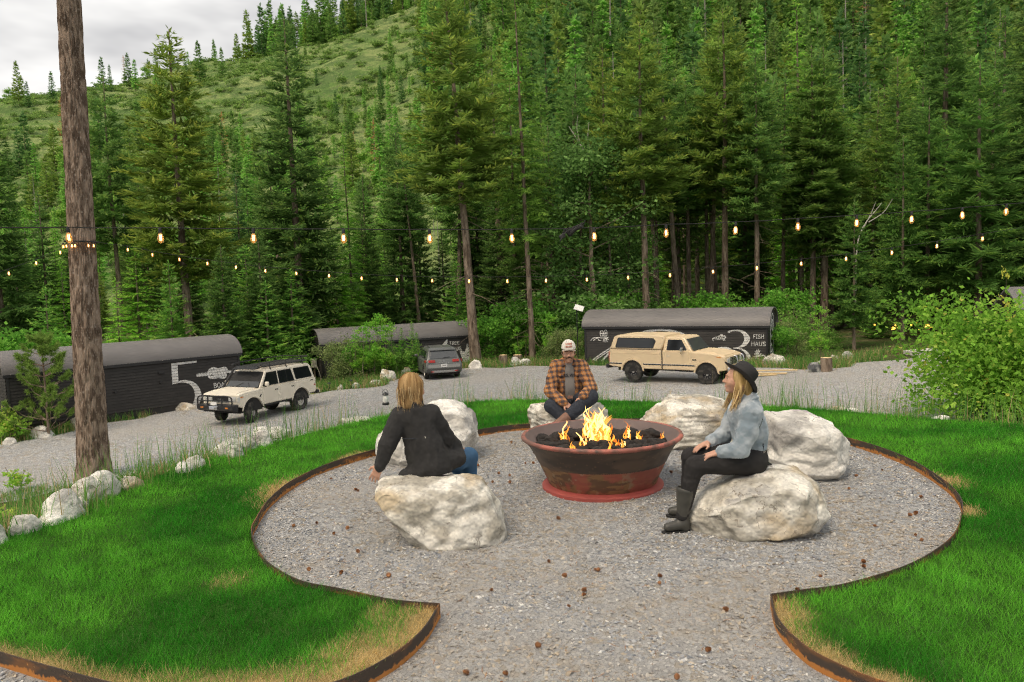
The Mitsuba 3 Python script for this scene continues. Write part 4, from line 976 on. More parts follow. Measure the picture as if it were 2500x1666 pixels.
def refine(mesh, step, rounds=6):
    """Splits every edge evenly to about step metres, watertight, and wears the edges down."""
    m = manifold3d.Manifold(manifold3d.Mesh(np.asarray(mesh.vertices, np.float32), np.asarray(mesh.faces, np.uint32))).refine_to_length(step).to_mesh()
    m = trimesh.Trimesh(m.vert_properties[:, :3], m.tri_verts, process=True)
    return relax(m, rounds, .5, -.3) if rounds else m


def roughen(m, seed, amp, scale, ridge=.0, layer=0.0):
    v = np.asarray(m.vertices); n = np.asarray(m.vertex_normals)
    d = (meshkit.fbm(v * scale + seed * 3.7, 4, seed) - .5) * 2 * amp
    d += (meshkit.fbm(v * scale * 3.3 + seed, 4, seed + 3) - .5) * amp * 1.0 - np.abs(meshkit.fbm(v * scale * 2.1 + seed, 3, seed + 8) - .5) * amp * 1.3
    if ridge: d -= ridge * np.clip(1 - np.abs(meshkit.fbm(v * scale * .9 + seed, 2, seed + 5) - .5) / .11, 0, 1) ** 1.5
    if layer:
        t = v[:, 2] * 14 + (meshkit.fbm(v * 2.2, 3, seed) - .5) * 5; d += layer * (np.abs((t % 1) - .5) * 2 - .5) * (np.abs(n[:, 2]) < .8)
    return trimesh.Trimesh(v + n * d[:, None], m.faces, process=False)


def boulder(outline, y, depth, seed, step=.018, amp=.036, tilt=0.0, front=.8, back=.7, flat=.55, ridge=.016, layer=0., chips=14, rounds=2):
    """A boulder from its outline (x, z) seen from the path, its middle at distance y, depth metres deep: a chipped, worn hull."""
    o = np.asarray(outline, float); c = o.mean(0); rng = np.random.default_rng(seed)
    pts = []
    for t, s in ((-.5, flat), (-.38, front), (-.12, .98), (.1, 1.0), (.34, back), (.5, flat * .85)):
        q = c + (o - c) * s * rng.uniform(.97, 1.03, (len(o), 1)); pts.append(np.column_stack([q[:, 0], np.full(len(q), y + t * depth) + tilt * (q[:, 1] - c[1]), q[:, 1] - (.03 if t < -.3 else 0)]))
    h = trimesh.convex.convex_hull(np.vstack(pts)); cen = h.vertices.mean(0)
    for _ in range(chips):
        d = unit(rng.normal(0, 1, 3) * [1, 1, .5]); k_ = (h.vertices @ d).max(); sl = trimesh.intersections.slice_mesh_plane(h, -d, d * (k_ - rng.uniform(.02, .09)) , cap=False)
        if len(sl.vertices) > 8: h = trimesh.convex.convex_hull(sl.vertices)
    m = refine(h, step, rounds)
    return roughen(m, seed, amp, 3.2, ridge, layer)


BIG = 'large boulders set round the fire bowl as seats'
def seat_boulder(label, *a, mat='mat_rock', **k):
    key = thing('boulder', label, 'boulder', BIG); put(key, boulder(*a, **k), mat, True); return key


B_FL = seat_boulder('tan boulder in the left foreground under the woman in black', [(-1.17, .41), (-1.10, .485), (-.42, .475), (-.27, .45), (-.17, .37), (-.06, .22), (-.04, .06), (-.10, -.12), (-.75, -.14), (-.90, .06), (-1.06, .28)], 6.15, .95, 1, tilt=-.10, front=.86)
B_R = seat_boulder('tan boulder on the right with ochre stains on which the woman in denim sits', [(1.31, .02), (1.35, .15), (1.48, .30), (1.70, .41), (2.0, .46), (2.22, .44), (2.36, .35), (2.46, .18), (2.38, .03), (2.1, -.07), (1.45, -.08)], 6.1, 1.0, 2, tilt=-.12, front=.85)
B_BR = seat_boulder('whitish boulder behind the right hand stone, nearest the lawn on the right', [(2.44, .50), (2.50, .58), (2.95, .60), (3.12, .52), (3.27, .36), (3.27, .12), (3.16, -.08), (2.60, -.06), (2.42, .20)], 7.75, 1.2, 3, mat='mat_rock_white', tilt=-.22, front=.82)
B_BK = seat_boulder('wide boulder with a pale top behind the right side of the fire bowl', [(1.48, .22), (1.66, .46), (1.86, .555), (2.2, .55), (2.45, .52), (2.66, .42), (2.74, .2), (2.66, -.08), (1.5, -.08), (1.42, .06)], 9.35, 1.15, 4, tilt=.15, layer=.012)
B_BL = seat_boulder('pale boulder behind the woman in black', [(-1.66, .10), (-1.62, .28), (-1.45, .40), (-1.12, .50), (-.92, .66), (-.66, .655), (-.50, .56), (-.42, .36), (-.42, .12), (-.55, -.08), (-1.55, -.08)], 8.9, 1.0, 5, mat='mat_rock_white', front=.84)
B_MAN = seat_boulder('layered brown grey boulder on which the man in the plaid shirt sits', [(.08, .05), (.08, .29), (.18, .41), (.42, .42), (.62, .38), (.88, .38), (1.10, .42), (1.18, .33), (1.19, .08), (1.1, -.08), (.14, -.08)], 9.8, .95, 6, layer=.02, front=.85)

# smaller rocks: (x, y, size along x, y, z, colour kind, label)
rng = np.random.default_rng(17)
ROCKS = [
    # along the edge of the terrace, left to right
    (-3.72, 9.75, .42, .4, .28, 1, 'pale stone in the tall grass by the lawn left of the woman in black'), (-3.55, 11.2, .65, .4, .2, 1, 'low flat stone in the grass below the white off-roader'),
    (-2.45, 12.3, .85, .5, .24, 1, 'long low pale stone at the lawn edge beside the small lantern'), (-.05, 13.1, .95, .5, .20, 0, 'flat slab at the back edge of the lawn left of the man'),
    (1.45, 13.0, .6, .4, .16, 1, 'flat pale slab at the back edge of the lawn right of the man'), (4.75, 11.3, .62, .4, .18, 1, 'flat pale slab in the tall grass behind the right lawn'), (5.75, 10.4, .34, .3, .15, 1, 'small flat stone in the grass left of the gravel road'),
    # along the far side of the lot, left to right
    (-18.6, 28.3, .62, .5, .40, 1, 'small white rock at the far left edge of the lot'), (-18.05, 29.4, 1.0, .7, .60, 1, 'rounded pale rock left of the beige one at the lot edge'), (-17.45, 30.9, .95, .75, .80, 0, 'rounded beige rock by the lot edge just left of the trunk'),
    (-16.9, 33.5, .8, .5, .3, 1, 'flat white rock in the grass before the left cabin'), (-16.1, 33.9, .6, .5, .36, 0, 'small rock in the grass before the left cabin'), (-14.6, 34.3, 1.1, .7, .6, 0, 'flat topped tan rock under the white number 5'),
    (-9.6, 37.6, .42, .4, .3, 0, 'small tan rock just right of the white off-roader'), (-8.5, 38.0, .48, .4, .32, 1, 'small white rock between the two path lights'), (-7.85, 38.4, .42, .4, .32, 1, 'small pale rock right of the path lights'),
    (-6.95, 39.1, .65, .5, .32, 1, 'low white rock left of the tall beige rock'), (-6.55, 40.2, .95, .8, .95, 0, 'tall beige rock with dry grass at its side left of the dark car'), (-5.75, 42.0, .75, .6, .6, 0, 'grey tan rock half hidden by the dark car'),
    (-2.05, 43.2, .9, .7, .62, 1, 'rounded white rock right of the dark car under the tall fir'), (.10, 43.4, .7, .6, .6, 1, 'white rock beside the pair of stumps'), (.72, 43.3, .8, .6, .45, 1, 'low white rock right of the stumps'),
    (4.2, 42.0, .65, .5, .34, 1, 'small pale rock at the left corner of the right cabin'), (10.55, 37.3, .95, .7, .85, 1, 'pale upright rock with a dark hollow in front of the pickup grille'), (12.2, 36.0, 1.2, .8, .65, 0, 'broad tan rock at the right corner of the right cabin'),
    (12.75, 32.7, .72, .6, .55, 2, 'dark grey rock beside the short stump on the lot'), (13.7, 34.2, .7, .5, .4, 1, 'pale low rock behind the short stump'), (15.7, 36.3, .62, .5, .5, 1, 'pale rock at the foot of the low drooping spruce'), (14.9, 36.0, .55, .45, .36, 0, 'small brown rock left of the pale rock by the spruce'),
    (12.2, 22.6, .5, .4, .22, 1, 'small pale stone at the foot of the big green bush')]
plain('mat_rock_dark', mikit.proc(lambda p, n, uv: mix((0.08, 0.085, 0.09), (0.33, 0.33, 0.31), smoothstep(0.4, 0.65, fbm(p.x * 5, p.y * 5, p.z * 5, 4)))), 0.85)
for i, (x, y, sx, sy, sz, mt, lab) in enumerate(ROCKS):
    sz *= .72 if y < 13.5 else .82; sx *= 1.12
    a = rng.uniform(0, 6.283); nn = 9
    th = np.linspace(0, 2 * np.pi, nn, endpoint=False) + rng.uniform(-.25, .25, nn)
    pts = []
    for t, s in ((-.35, .92), (0.1, 1.0), (.55, .88), (.85, .62), (1.0, .34)):
        rr = s * rng.uniform(.86, 1.08, nn); pts.append(np.column_stack([np.cos(th) * rr * sx / 2, np.sin(th) * rr * sy / 2, np.full(nn, t * sz) * rng.uniform(.93, 1.04, nn)]))
    h = trimesh.convex.convex_hull(np.vstack(pts))
    for _ in range(7):
        d = unit(rng.normal(0, 1, 3) * [1, 1, .8] + [0, 0, .3]); k_ = (h.vertices @ d).max(); sl = trimesh.intersections.slice_mesh_plane(h, -d, d * (k_ - rng.uniform(.04, .16) * sx), cap=False)
        if len(sl.vertices) > 8: h = trimesh.convex.convex_hull(sl.vertices)
    m = roughen(refine(h, max(sx, sy) / 12, 2), i + 20, .045 * sx, 3.0 / sx, .02 * sx)
    gz = float(ground_z(np.array([x]), np.array([y]))[0]); gz = max(gz, -.12) if gz < 0 and y < 12.9 and x > -4.6 and abs(gz) < .8 else gz
    put(thing('rock', lab, 'rock'), moved(m, mat4(x, y, gz, rng.uniform(-.3, .3))), ('mat_rock', 'mat_rock_white', 'mat_rock_dark')[mt], True)


CH = catmull([(-4.45, 5.7), (-4.28, 6.3), (-4.12, 6.9), (-3.97, 7.5), (-3.82, 8.1), (-3.62, 8.75), (-3.45, 9.3), (-3.2, 9.9)], 6); arcl = np.r_[0, np.cumsum(np.linalg.norm(np.diff(CH, axis=0), axis=1))]; t = 0.0; ci = 0
while t < arcl[-1]:
    sx = rng.uniform(.24, .42); x, y = np.interp(t, arcl, CH[:, 0]) + rng.normal(0, .07), np.interp(t, arcl, CH[:, 1]); sz = sx * rng.uniform(.58, .85); nn = 9; th = np.linspace(0, 2 * np.pi, nn, endpoint=False) + rng.uniform(-.3, .3, nn)
    pts = np.vstack([np.column_stack([np.cos(th) * s_ * rng.uniform(.8, 1.1, nn) * sx / 2, np.sin(th) * s_ * rng.uniform(.8, 1.1, nn) * sx * .45, np.full(nn, q_ * sz) * rng.uniform(.85, 1.1, nn)]) for q_, s_ in ((-.5, .9), (.2, 1.0), (.7, .88), (1.0, .5))])
    put(thing('edging_stone', 'pale rough stone in the row half sunk along the left edge of the lawn', 'stone', 'edging stones on the left of the lawn'), moved(roughen(refine(trimesh.convex.convex_hull(pts), sx / 9, 2), 60 + ci, .05 * sx, 3.0 / sx, .03 * sx), mat4(x, y, -.03, 1.2)), 'mat_rock_white' if rng.random() < .7 else 'mat_rock', True)
    t += sx * (rng.uniform(.55, .78) if ci % 6 not in (3, 5) or y < 7.2 else rng.uniform(1.6, 3.0)); ci += 1


def stump(label, x, y, r, h, z=None):
    k = thing('stump', label, 'stump'); z = float(ground_z(np.array([x]), np.array([y]))[0]) if z is None else z
    pr = [(r * 1.15, -.1), (r * 1.05, .08), (r, h * .5), (r * .98, h - .015), (r * .94, h), (r * .5, h + .003), (.001, h + .003)]
    m = lathe(pr, 18); v = np.asarray(m.vertices); s = 1 + .07 * (meshkit.noise(v * [9, 9, 2] + x, 3) - .5); v[:, :2] *= s[:, None]
    part(k, 'bark', moved(trimesh.Trimesh(v, m.faces, process=False), mat4(x, y, z)), 'mat_bark', 40)
    part(k, 'cut_face', moved(lathe([(r * .9, 0), (r * .6, .004), (.001, .004)], 18), mat4(x, y, z + h + .004)), 'mat_lumber')
plain('mat_lumber', mikit.proc(lambda p, n, uv: mix((0.55, 0.40, 0.20), (0.70, 0.54, 0.30), noise(p.x * 40, p.y * 4, p.z * 40))), 0.7)
stump('short round stump on the left of the pair by the white rocks', -.52, 43.8, .24, .62); stump('short round stump on the right of the pair by the white rocks', .28, 44.0, .26, .55); stump('reddish brown stump standing by the dark grey rock', 13.2, 32.6, .24, .62)
for i, (x, y, a, L) in enumerate(((10.9, 32.9, -.12, 2.3), (10.4, 32.4, .06, 1.3), (10.7, 32.6, -.30, 1.6))):
    put(thing('plank', ('longest pale board lying on the gravel ahead of the pickup', 'short pale board nearest the pickup wheel', 'pale board lying crosswise under the longest board')[i], 'plank'), moved(box(L, .14, .045, (0, 0, 0), .004), mat4(x, y, float(lot_z(x)) + (.20, .09, .13)[i], a)), 'mat_lumber')
# ------------------------------------------------------------------ the fire bowl
def _iron(p, n, uv):
    a = fbm(p.x * 4, p.y * 4, p.z * 9, 4); b = noise(p.x * 40, p.y * 40, p.z * 60)
    k = mix((0.050, 0.036, 0.028), (0.10, 0.066, 0.045), smoothstep(0.35, 0.65, a)); return mix(k, (0.17, 0.10, 0.05), smoothstep(0.75, 0.92, b) * 0.5)


def _old_paint(p, n, uv):
    w = dr.atan2(p.y - 7.42, p.x - .83) * 3.0
    a = fbm(w * 1.3 + 4, p.z * 9, 0, 4); b = fbm(w * 2.2, p.z * 40, 3, 3); c = fbm(w * 3 + 20, p.z * 16, 5, 3); d = fbm(w * 14, p.z * 30, 1, 3)
    k = mix((0.115, 0.062, 0.034), (0.21, 0.115, 0.052), smoothstep(0.36, 0.66, b))
    k = mix(k, (0.30, 0.072, 0.052), smoothstep(0.42, 0.60, a) * (0.55 + 0.35 * d))
    return mix(k, (0.27, 0.22, 0.14), smoothstep(0.62, 0.76, c) * 0.45)


def _rim(p, n, uv):
    a = fbm(p.x * 7, p.y * 7, p.z * 7, 3); b = noise(p.x * 30, p.y * 30, p.z * 30)
    k = mix((0.17, 0.085, 0.065), (0.40, 0.13, 0.095), smoothstep(0.36, 0.6, a)); return mix(k, (0.09, 0.07, 0.06), smoothstep(0.66, 0.85, b) * 0.7)


plain('mat_iron', mikit.proc(_iron), 0.5, 0.0, 0.5); plain('mat_old_paint', mikit.proc(_old_paint), 0.6); plain('mat_rim', mikit.proc(_rim), 0.55)
plain('mat_red_paint', mikit.proc(lambda p, n, uv: mix((0.27, 0.055, 0.045), (0.43, 0.095, 0.08), fbm(p.x * 6, p.y * 6, p.z * 3, 4))), 0.6)
plain('mat_bowl_inside', mikit.proc(lambda p, n, uv: mix((0.105, 0.080, 0.076), (0.19, 0.145, 0.135), fbm(p.x * 5, p.y * 5, p.z * 8, 4))), 0.7)
BX, BY = .83, 7.42
kb = thing('fire_bowl', 'big rusty iron fire bowl with peeling red paint in the middle of the gravel', 'fire bowl')
MB = mat4(BX, BY, 0)
part(kb, 'flange', moved(lathe([(.48, .05), (.535, .045), (.572, .034), (.584, .024), (.584, -.02), (.48, -.02)], 96), MB), 'mat_red_paint', 40)
part(kb, 'lower_wall', moved(lathe([(.50, .03), (.520, .05), (.55, .12), (.578, .18), (.612, .258)], 96), MB), 'mat_old_paint', 40)
part(kb, 'upper_wall', moved(lathe([(.612, .256), (.620, .266), (.65, .33), (.70, .415), (.742, .462), (.757, .476)], 96), MB), 'mat_iron', 40)
part(kb, 'rim', moved(lathe([(.757, .474), (.772, .483), (.776, .498), (.768, .512), (.750, .516), (.735, .510)], 96), MB), 'mat_rim', 60)
part(kb, 'bowl', moved(lathe([(.737, .511), (.705, .47), (.66, .41), (.60, .36), (.45, .325), (.2, .31), (.001, .31)], 96), MB), 'mat_bowl_inside', 50)

plain('mat_lava', mikit.proc(lambda p, n, uv: mix((0.010, 0.009, 0.009), (0.040, 0.034, 0.030), fbm(p.x * 30, p.y * 30, p.z * 30, 3))), 0.9)
rng = np.random.default_rng(5)
LG = 'black lava rocks heaped in the fire bowl'
protos = []
for s in range(6):
    ic = trimesh.creation.icosphere(3, 1.0); v = np.array(ic.vertices); r = .72 + .55 * meshkit.fbm(v * 1.3 + s * 9.1, 2, s) + .35 * (meshkit.fbm(v * 4.2 + s, 3, s + 9) - .5)
    v = v * r[:, None] * [1.12, .95, .82]; protos.append(mikit.ply(trimesh.Trimesh(v, ic.faces, process=False), 'mat_lava', 50))
spots = []
for ring, cnt, rr in ((.0, 1, .105), (.14, 6, .10), (.28, 11, .10), (.41, 17, .105), (.52, 22, .095), (.60, 26, .075)):
    for j in range(cnt):
        a = 6.283 * j / cnt + rng.uniform(-.15, .15); spots.append((ring * math.cos(a) + rng.normal(0, .015), ring * math.sin(a) + rng.normal(0, .015), .355 + .035 * (ring > .5) + rng.uniform(-.01, .03), rr * rng.uniform(.66, .9)))
for j in range(26):
    a, q_ = rng.uniform(0, 6.283), math.sqrt(rng.random()) * .48; spots.append((q_ * math.cos(a), q_ * math.sin(a), .395 + rng.uniform(0, .03), rng.uniform(.05, .08)))
spots += [(.50, .10, .45, .082), (-.18, .22, .44, .10), (-.14, -.02, .43, .085), (.20, .25, .42, .08)]
for i, (x, y, z, r) in enumerate(spots):
    k = thing('lava_rock', 'lone lump of black lava rock set high near the right rim of the fire bowl' if i == len(spots) - 4 else 'rough black lava rock in the heap inside the fire bowl', 'lava rock', LG)
    scene[k] = {**protos[i % 6], 'to_world': T4(mat4(BX + x, BY + y, z, rng.uniform(0, 6.28), r, rng.uniform(-.6, .6), rng.uniform(-.6, .6)))}


# ------------------------------------------------------------------ the flames: thin curling sheets of burning gas
def tongue(base, h, r, rng, lean=(0, 0), curl=.25, flat=.45, n=15, sides=7):
    t = np.linspace(0, 1, n); ph, f1 = rng.uniform(0, 6.283, 2), rng.uniform(.6, 1.4, 2)
    amp = curl * h * t ** 1.2
    x = base[0] + lean[0] * t + amp * .45 * np.sin(f1[0] * 6.283 * t + ph[0]); y = base[1] + lean[1] * t + amp * .3 * np.sin(f1[1] * 6.283 * t + ph[1]); z = base[2] + h * t
    rad = r * np.sin(np.pi * np.clip(.16 + .84 * t, 0, 1)) ** .8 * (1 - .35 * t) * (1 + .35 * np.sin(t * 15 + ph[0])) + .0015
    m = tube(np.column_stack([x, y, z]), rad, sides); v = np.asarray(m.vertices)
    c = np.column_stack([x, y])[np.minimum(np.arange(len(v)) // sides, n - 1)]; a = ph[1] + np.minimum(np.arange(len(v)) // sides, n - 1) * .16
    d = v[:, :2] - c; nrm = np.column_stack([-np.sin(a), np.cos(a)]); d -= nrm * ((d * nrm).sum(1) * (1 - flat))[:, None]
    v[:, :2] = c + d; return trimesh.Trimesh(v, m.faces, process=False)


def flame_mat(key, c):
    scene[key] = {'type': 'blendbsdf', 'weight': .42, 'a': {'type': 'diffuse', 'reflectance': rgb(.01, .005, .002)}, 'b': {'type': 'null'}}   # burning gas: nearly half of what lies behind shines through
    return {'type': 'area', 'radiance': rgb(*c)}


HOT, MID, DEEP = flame_mat('mat_flame', (.56, .32, .10)), {'type': 'area', 'radiance': rgb(.36, .135, .017)}, {'type': 'area', 'radiance': rgb(.20, .05, .006)}


def flame(label, x, y, z, w, h, n, seed, hot=.4):
    rng = np.random.default_rng(seed); k = thing('flame', label, 'flame'); sets = {'core': [], 'tongue': [], 'tip': []}
    for i in range(n):
        q_ = rng.normal(0, .42, 2); rr = min(1, np.hypot(*q_)); hh = h * (1 - .62 * rr) * rng.uniform(.45, 1.05) * (1.25 if i == 0 else 1); b = (x + q_[0] * w, y + q_[1] * w * .8, z + rng.uniform(-.02, .03))
        g = 'core' if rng.random() < hot * (1.3 - rr) else 'tongue' if rng.random() < .62 else 'tip'
        sets[g].append(tongue(b, hh, w * rng.uniform(.035, .15) + .005, rng, rng.normal(0, .10, 2) * h + q_ * w * -.25, rng.uniform(.25, .5)))
    for g, e_ in (('core', HOT), ('tongue', MID), ('tip', DEEP)):
        if sets[g]: part(k, g, join(sets[g]), 'mat_flame', True, emitter=e_)


flame('tall main flame rising from the middle of the fire bowl', BX - .05, BY - .04, .40, .145, .43, 120, 1, .42)
for i, (x, y, h, w, n, lab) in enumerate(((.36, -.06, .17, .06, 9, 'small flame to the right of the main flame'), (.27, .14, .22, .06, 8, 'thin curling flame between the main flame and the small one on its right'), (-.36, .02, .24, .07, 9, 'thin slanting flame at the left of the main flame'), (-.30, -.34, .12, .05, 7, 'low flame licking between the left front lava rocks'),
                                  (.02, -.40, .10, .04, 6, 'tiny flame at the front of the heap below the main flame'), (.58, -.02, .10, .045, 6, 'small flame near the lone lump at the right rim'), (-.10, .30, .28, .07, 9, 'orange flame behind the main flame'), (.16, -.22, .12, .06, 7, 'low orange flame in front of the small right flame'), (-.18, -.18, .15, .06, 8, 'low flame left of the foot of the main flame'))):
    flame(lab, BX + x, BY + y, .415, w * .85, h * .95, int(n * 1.1), 10 + i, .25)
# ------------------------------------------------------------------ people: signed distance bodies and clothes, one smooth surface each
def V(*a): return np.array(a, float)


class Field:
    def __init__(s, lo, hi, h):
        s.lo, s.h = np.array(lo, float), h; s.n = np.ceil((np.array(hi) - s.lo) / h).astype(int) + 1
        s.F = np.full(s.n, .25, np.float32)

    def _sub(s, lo, hi):
        i0 = np.clip(np.floor((lo - s.lo) / s.h).astype(int), 0, s.n); i1 = np.clip(np.ceil((hi - s.lo) / s.h).astype(int) + 1, 0, s.n)
        if (i1 <= i0).any(): return None
        g = np.meshgrid(*[s.lo[k] + s.h * np.arange(i0[k], i1[k]) for k in range(3)], indexing='ij')
        return tuple(slice(a, b) for a, b in zip(i0, i1)), np.stack(g, -1)

    def cap(s, a, b, ra, rb=None, k=.03, axis=None, sq=1.0, cut=False):
        """A tapering capsule from a to b, squashed by sq along axis, merged with a blend of k metres."""
        a, b = np.asarray(a, float), np.asarray(b, float); rb = ra if rb is None else rb
        m = max(ra, rb) * max(1, sq) + k + .03
        q = s._sub(np.minimum(a, b) - m, np.maximum(a, b) + m)
        if q is None: return s
        sl, P = q; d = b - a; t = np.clip(((P - a) @ d) / max(d @ d, 1e-9), 0, 1); r = P - a - t[..., None] * d
        if axis is not None:
            ax = np.asarray(axis, float) / np.linalg.norm(axis); c = r @ ax; r = r + ax * (c * (1 / sq - 1))[..., None]
        D = np.linalg.norm(r, axis=-1) - (ra + (rb - ra) * t)
        if axis is not None and sq < 1: D = D * sq ** .5
        s._mix(sl, D, k, cut); return s

    def ell(s, c, R, k=.02, rot=None, cut=False):
        c, R = np.asarray(c, float), np.asarray(R, float); m = R.max() + k + .02
        q = s._sub(c - m, c + m)
        if q is None: return s
        sl, P = q; r = P - c
        if rot is not None: r = r @ rot
        n = np.linalg.norm(r / R, axis=-1); D = np.where(n > .3, n * (n - 1) / np.maximum(np.linalg.norm(r / R ** 2, axis=-1), 1e-6), (n - 1) * R.min())
        s._mix(sl, D, k, cut); return s

    def _mix(s, sl, D, k, cut):
        F = s.F[sl]
        if cut: h = np.maximum(k - np.abs(F + D), 0) / max(k, 1e-6); s.F[sl] = np.maximum(F, -D) + h * h * k / 4
        else: h = np.maximum(k - np.abs(F - D), 0) / max(k, 1e-6); s.F[sl] = np.minimum(F, D) - h * h * k / 4

    def grid(s):
        return np.stack(np.meshgrid(*[s.lo[k] + s.h * np.arange(s.n[k]) for k in range(3)], indexing='ij'), -1)

    def wrinkle(s, amp, freq, seed, stretch=(1, 1, 1)):
        w = np.abs(s.F) < .03; i = np.argwhere(w); P = s.lo + i * s.h
        n = meshkit.fbm(P * freq * np.array(stretch) + seed * 1.3, 3, seed); s.F[w] += (amp * 2 * np.abs(n - .5) * 2 - amp).astype(np.float32); return s

    def plane(s, point, normal):
        """Keeps only what lies behind the plane."""
        n = np.asarray(normal, float) / np.linalg.norm(normal); D = (s.grid() - np.asarray(point)) @ n; s.F = np.maximum(s.F, D.astype(np.float32)); return s

    def mesh(s, rounds=2):
        F = s.F; F[[0, -1]] = .1; F[:, [0, -1]] = .1; F[:, :, [0, -1]] = .1
        n = np.array(F.shape) - 1; ins = F < 0
        cnt = np.zeros(n, np.int8); c8 = [(i, j, k) for i in (0, 1) for j in (0, 1) for k in (0, 1)]
        for i, j, k in c8: cnt += ins[i:i + n[0], j:j + n[1], k:k + n[2]]
        cells = np.argwhere((cnt > 0) & (cnt < 8)); idx = np.full(n, -1, np.int64); idx[tuple(cells.T)] = np.arange(len(cells))
        acc, w = np.zeros((len(cells), 3)), np.zeros(len(cells))
        for a in c8:
            for ax in range(3):
                if a[ax]: continue
                b = list(a); b[ax] = 1
                fa, fb = F[tuple((cells + a).T)], F[tuple((cells + b).T)]; x = (fa < 0) != (fb < 0)
                t = fa[x] / (fa[x] - fb[x]); p = np.array(a, float) + np.eye(3)[ax] * t[:, None]; acc[x] += p; w[x] += 1
        v = s.lo + (cells + acc / w[:, None]) * s.h; fs = []
        for ax in range(3):
            u, q = [(1, 2), (2, 0), (0, 1)][ax]
            sl0, sl1 = [slice(1, -1)] * 3, [slice(1, -1)] * 3; sl0[ax] = slice(0, -1); sl1[ax] = slice(1, None)
            A, B = ins[tuple(sl0)], ins[tuple(sl1)]; e = np.argwhere(A != B); out = A[tuple(e.T)]
            o = np.ones(3, int); o[ax] = 0; e = e + o
            du, dq = np.eye(3, dtype=int)[u], np.eye(3, dtype=int)[q]
            ok = (e < n).all(1); e, out = e[ok], out[ok]
            quad = np.stack([idx[tuple((e - du - dq).T)], idx[tuple((e - dq).T)], idx[tuple(e.T)], idx[tuple((e - du).T)]], 1)
            quad[~out] = quad[~out][:, ::-1]; fs.append(quad[(quad >= 0).all(1)])
        f = np.vstack(fs); m = trimesh.Trimesh(v, np.vstack([f[:, [0, 1, 2]], f[:, [0, 2, 3]]]), process=False)
        return relax(m, rounds) if rounds else m


def frame(fwd, up=(0, 0, 1)):
    """Columns: forward, left, up."""
    f = unit(np.asarray(fwd, float)); l = unit(np.cross(up, f)); return np.stack([f, l, np.cross(f, l)], 1)


def head(F, c, R, s=1.0, nose=1.0):
    """A skull with jaw, brow, nose, lips, chin and ears; c the middle of the head, R its frame."""
    p = lambda x, y, z: np.asarray(c) + R @ (np.array([x, y, z]) * s)
    F.ell(p(-.012, 0, .025), np.array([.094, .074, .090]) * s, .02, R); F.ell(p(.026, 0, -.045), np.array([.062, .056, .068]) * s, .03, R)
    F.ell(p(.066, 0, -.098), np.array([.020, .024, .016]) * s, .025, R)
    F.cap(p(.078, .028, .022), p(.078, -.028, .022), .012 * s, k=.02)
    F.cap(p(.086, 0, .012), p(.108 * nose, 0, -.026), .007 * s, .0115 * s, k=.012); F.ell(p(.094, .0, -.030), np.array([.012, .016, .008]) * s, .008, R)
    for y in (-1, 1):
        F.ell(p(.087, .031 * y, .002), np.array([.012, .017, .010]) * s, .008, R, cut=True); F.ell(p(.074, .031 * y, .002), np.array([.012, .013, .0095]) * s, .004, R)
        F.ell(p(.060, .040 * y, -.03), np.array([.025, .022, .022]) * s, .03, R)
        F.ell(p(-.006, .074 * y, -.008), np.array([.016, .009, .030]) * s, .008, R)
    F.cap(p(.084, .020, -.058), p(.084, -.020, -.058), .007 * s, k=.007); F.cap(p(.082, .016, -.069), p(.082, -.016, -.069), .007 * s, k=.007)
    F.cap(p(.093, .017, -.0635), p(.093, -.017, -.0635), .003 * s, k=.004, cut=True)


def hand(F, w, tip_dir, palm_n, thumb, s=1.0, curl=.35, spread=.16):
    """Palm, four unequal bent fingers and a thumb; w the wrist, palm_n the way the palm faces, thumb the thumb's side."""
    d = unit(np.asarray(tip_dir, float)); n = np.asarray(palm_n, float); n = unit(n - d * (n @ d)); t = np.cross(n, d); t = t if t @ np.asarray(thumb, float) > 0 else -t
    w = np.asarray(w, float); q = lambda a, b, c: w + (d * a + t * b + n * c) * s
    F.cap(q(.0, 0, 0), q(.03, 0, 0), .024 * s, .030 * s, k=.02, axis=n, sq=.7); F.cap(q(.035, .012, 0), q(.082, .018, .0), .024 * s, .021 * s, k=.02, axis=n, sq=.62); F.cap(q(.035, -.014, 0), q(.078, -.022, 0), .022 * s, .018 * s, k=.02, axis=n, sq=.62)
    for i, (y, L) in enumerate(((.030, .072), (.010, .080), (-.010, .075), (-.029, .058))):
        a = spread * (1.5 - i) / 1.5 * .6; p = q(.085 - .006 * (i == 3), y, 0); ang = curl * (.7 + .12 * i)
        for l, r0, r1 in ((.46, .0095, .0088), (.31, .0088, .0080), (.25, .0080, .0068)):
            dd = d * math.cos(ang) * math.cos(a) + t * math.sin(a) * math.cos(ang) + n * math.sin(ang); e = p + dd * L * l * s; F.cap(p, e, r0 * s, r1 * s, k=.004); p = e; ang += curl * .9
    p = q(.022, .026, .004); e = p + (d * .55 + t * .75 + n * .22) * .042 * s; F.cap(p, e, .0135 * s, .011 * s, k=.012); g = e + (d * .85 + t * .35 + n * .2) * .032 * s; F.cap(e, g, .0105 * s, .0085 * s, k=.005)


def limb(F, pts, rad, k=.03, **kw):
    for i in range(len(pts) - 1): F.cap(pts[i], pts[i + 1], rad[i], rad[i + 1], k=k, **kw)


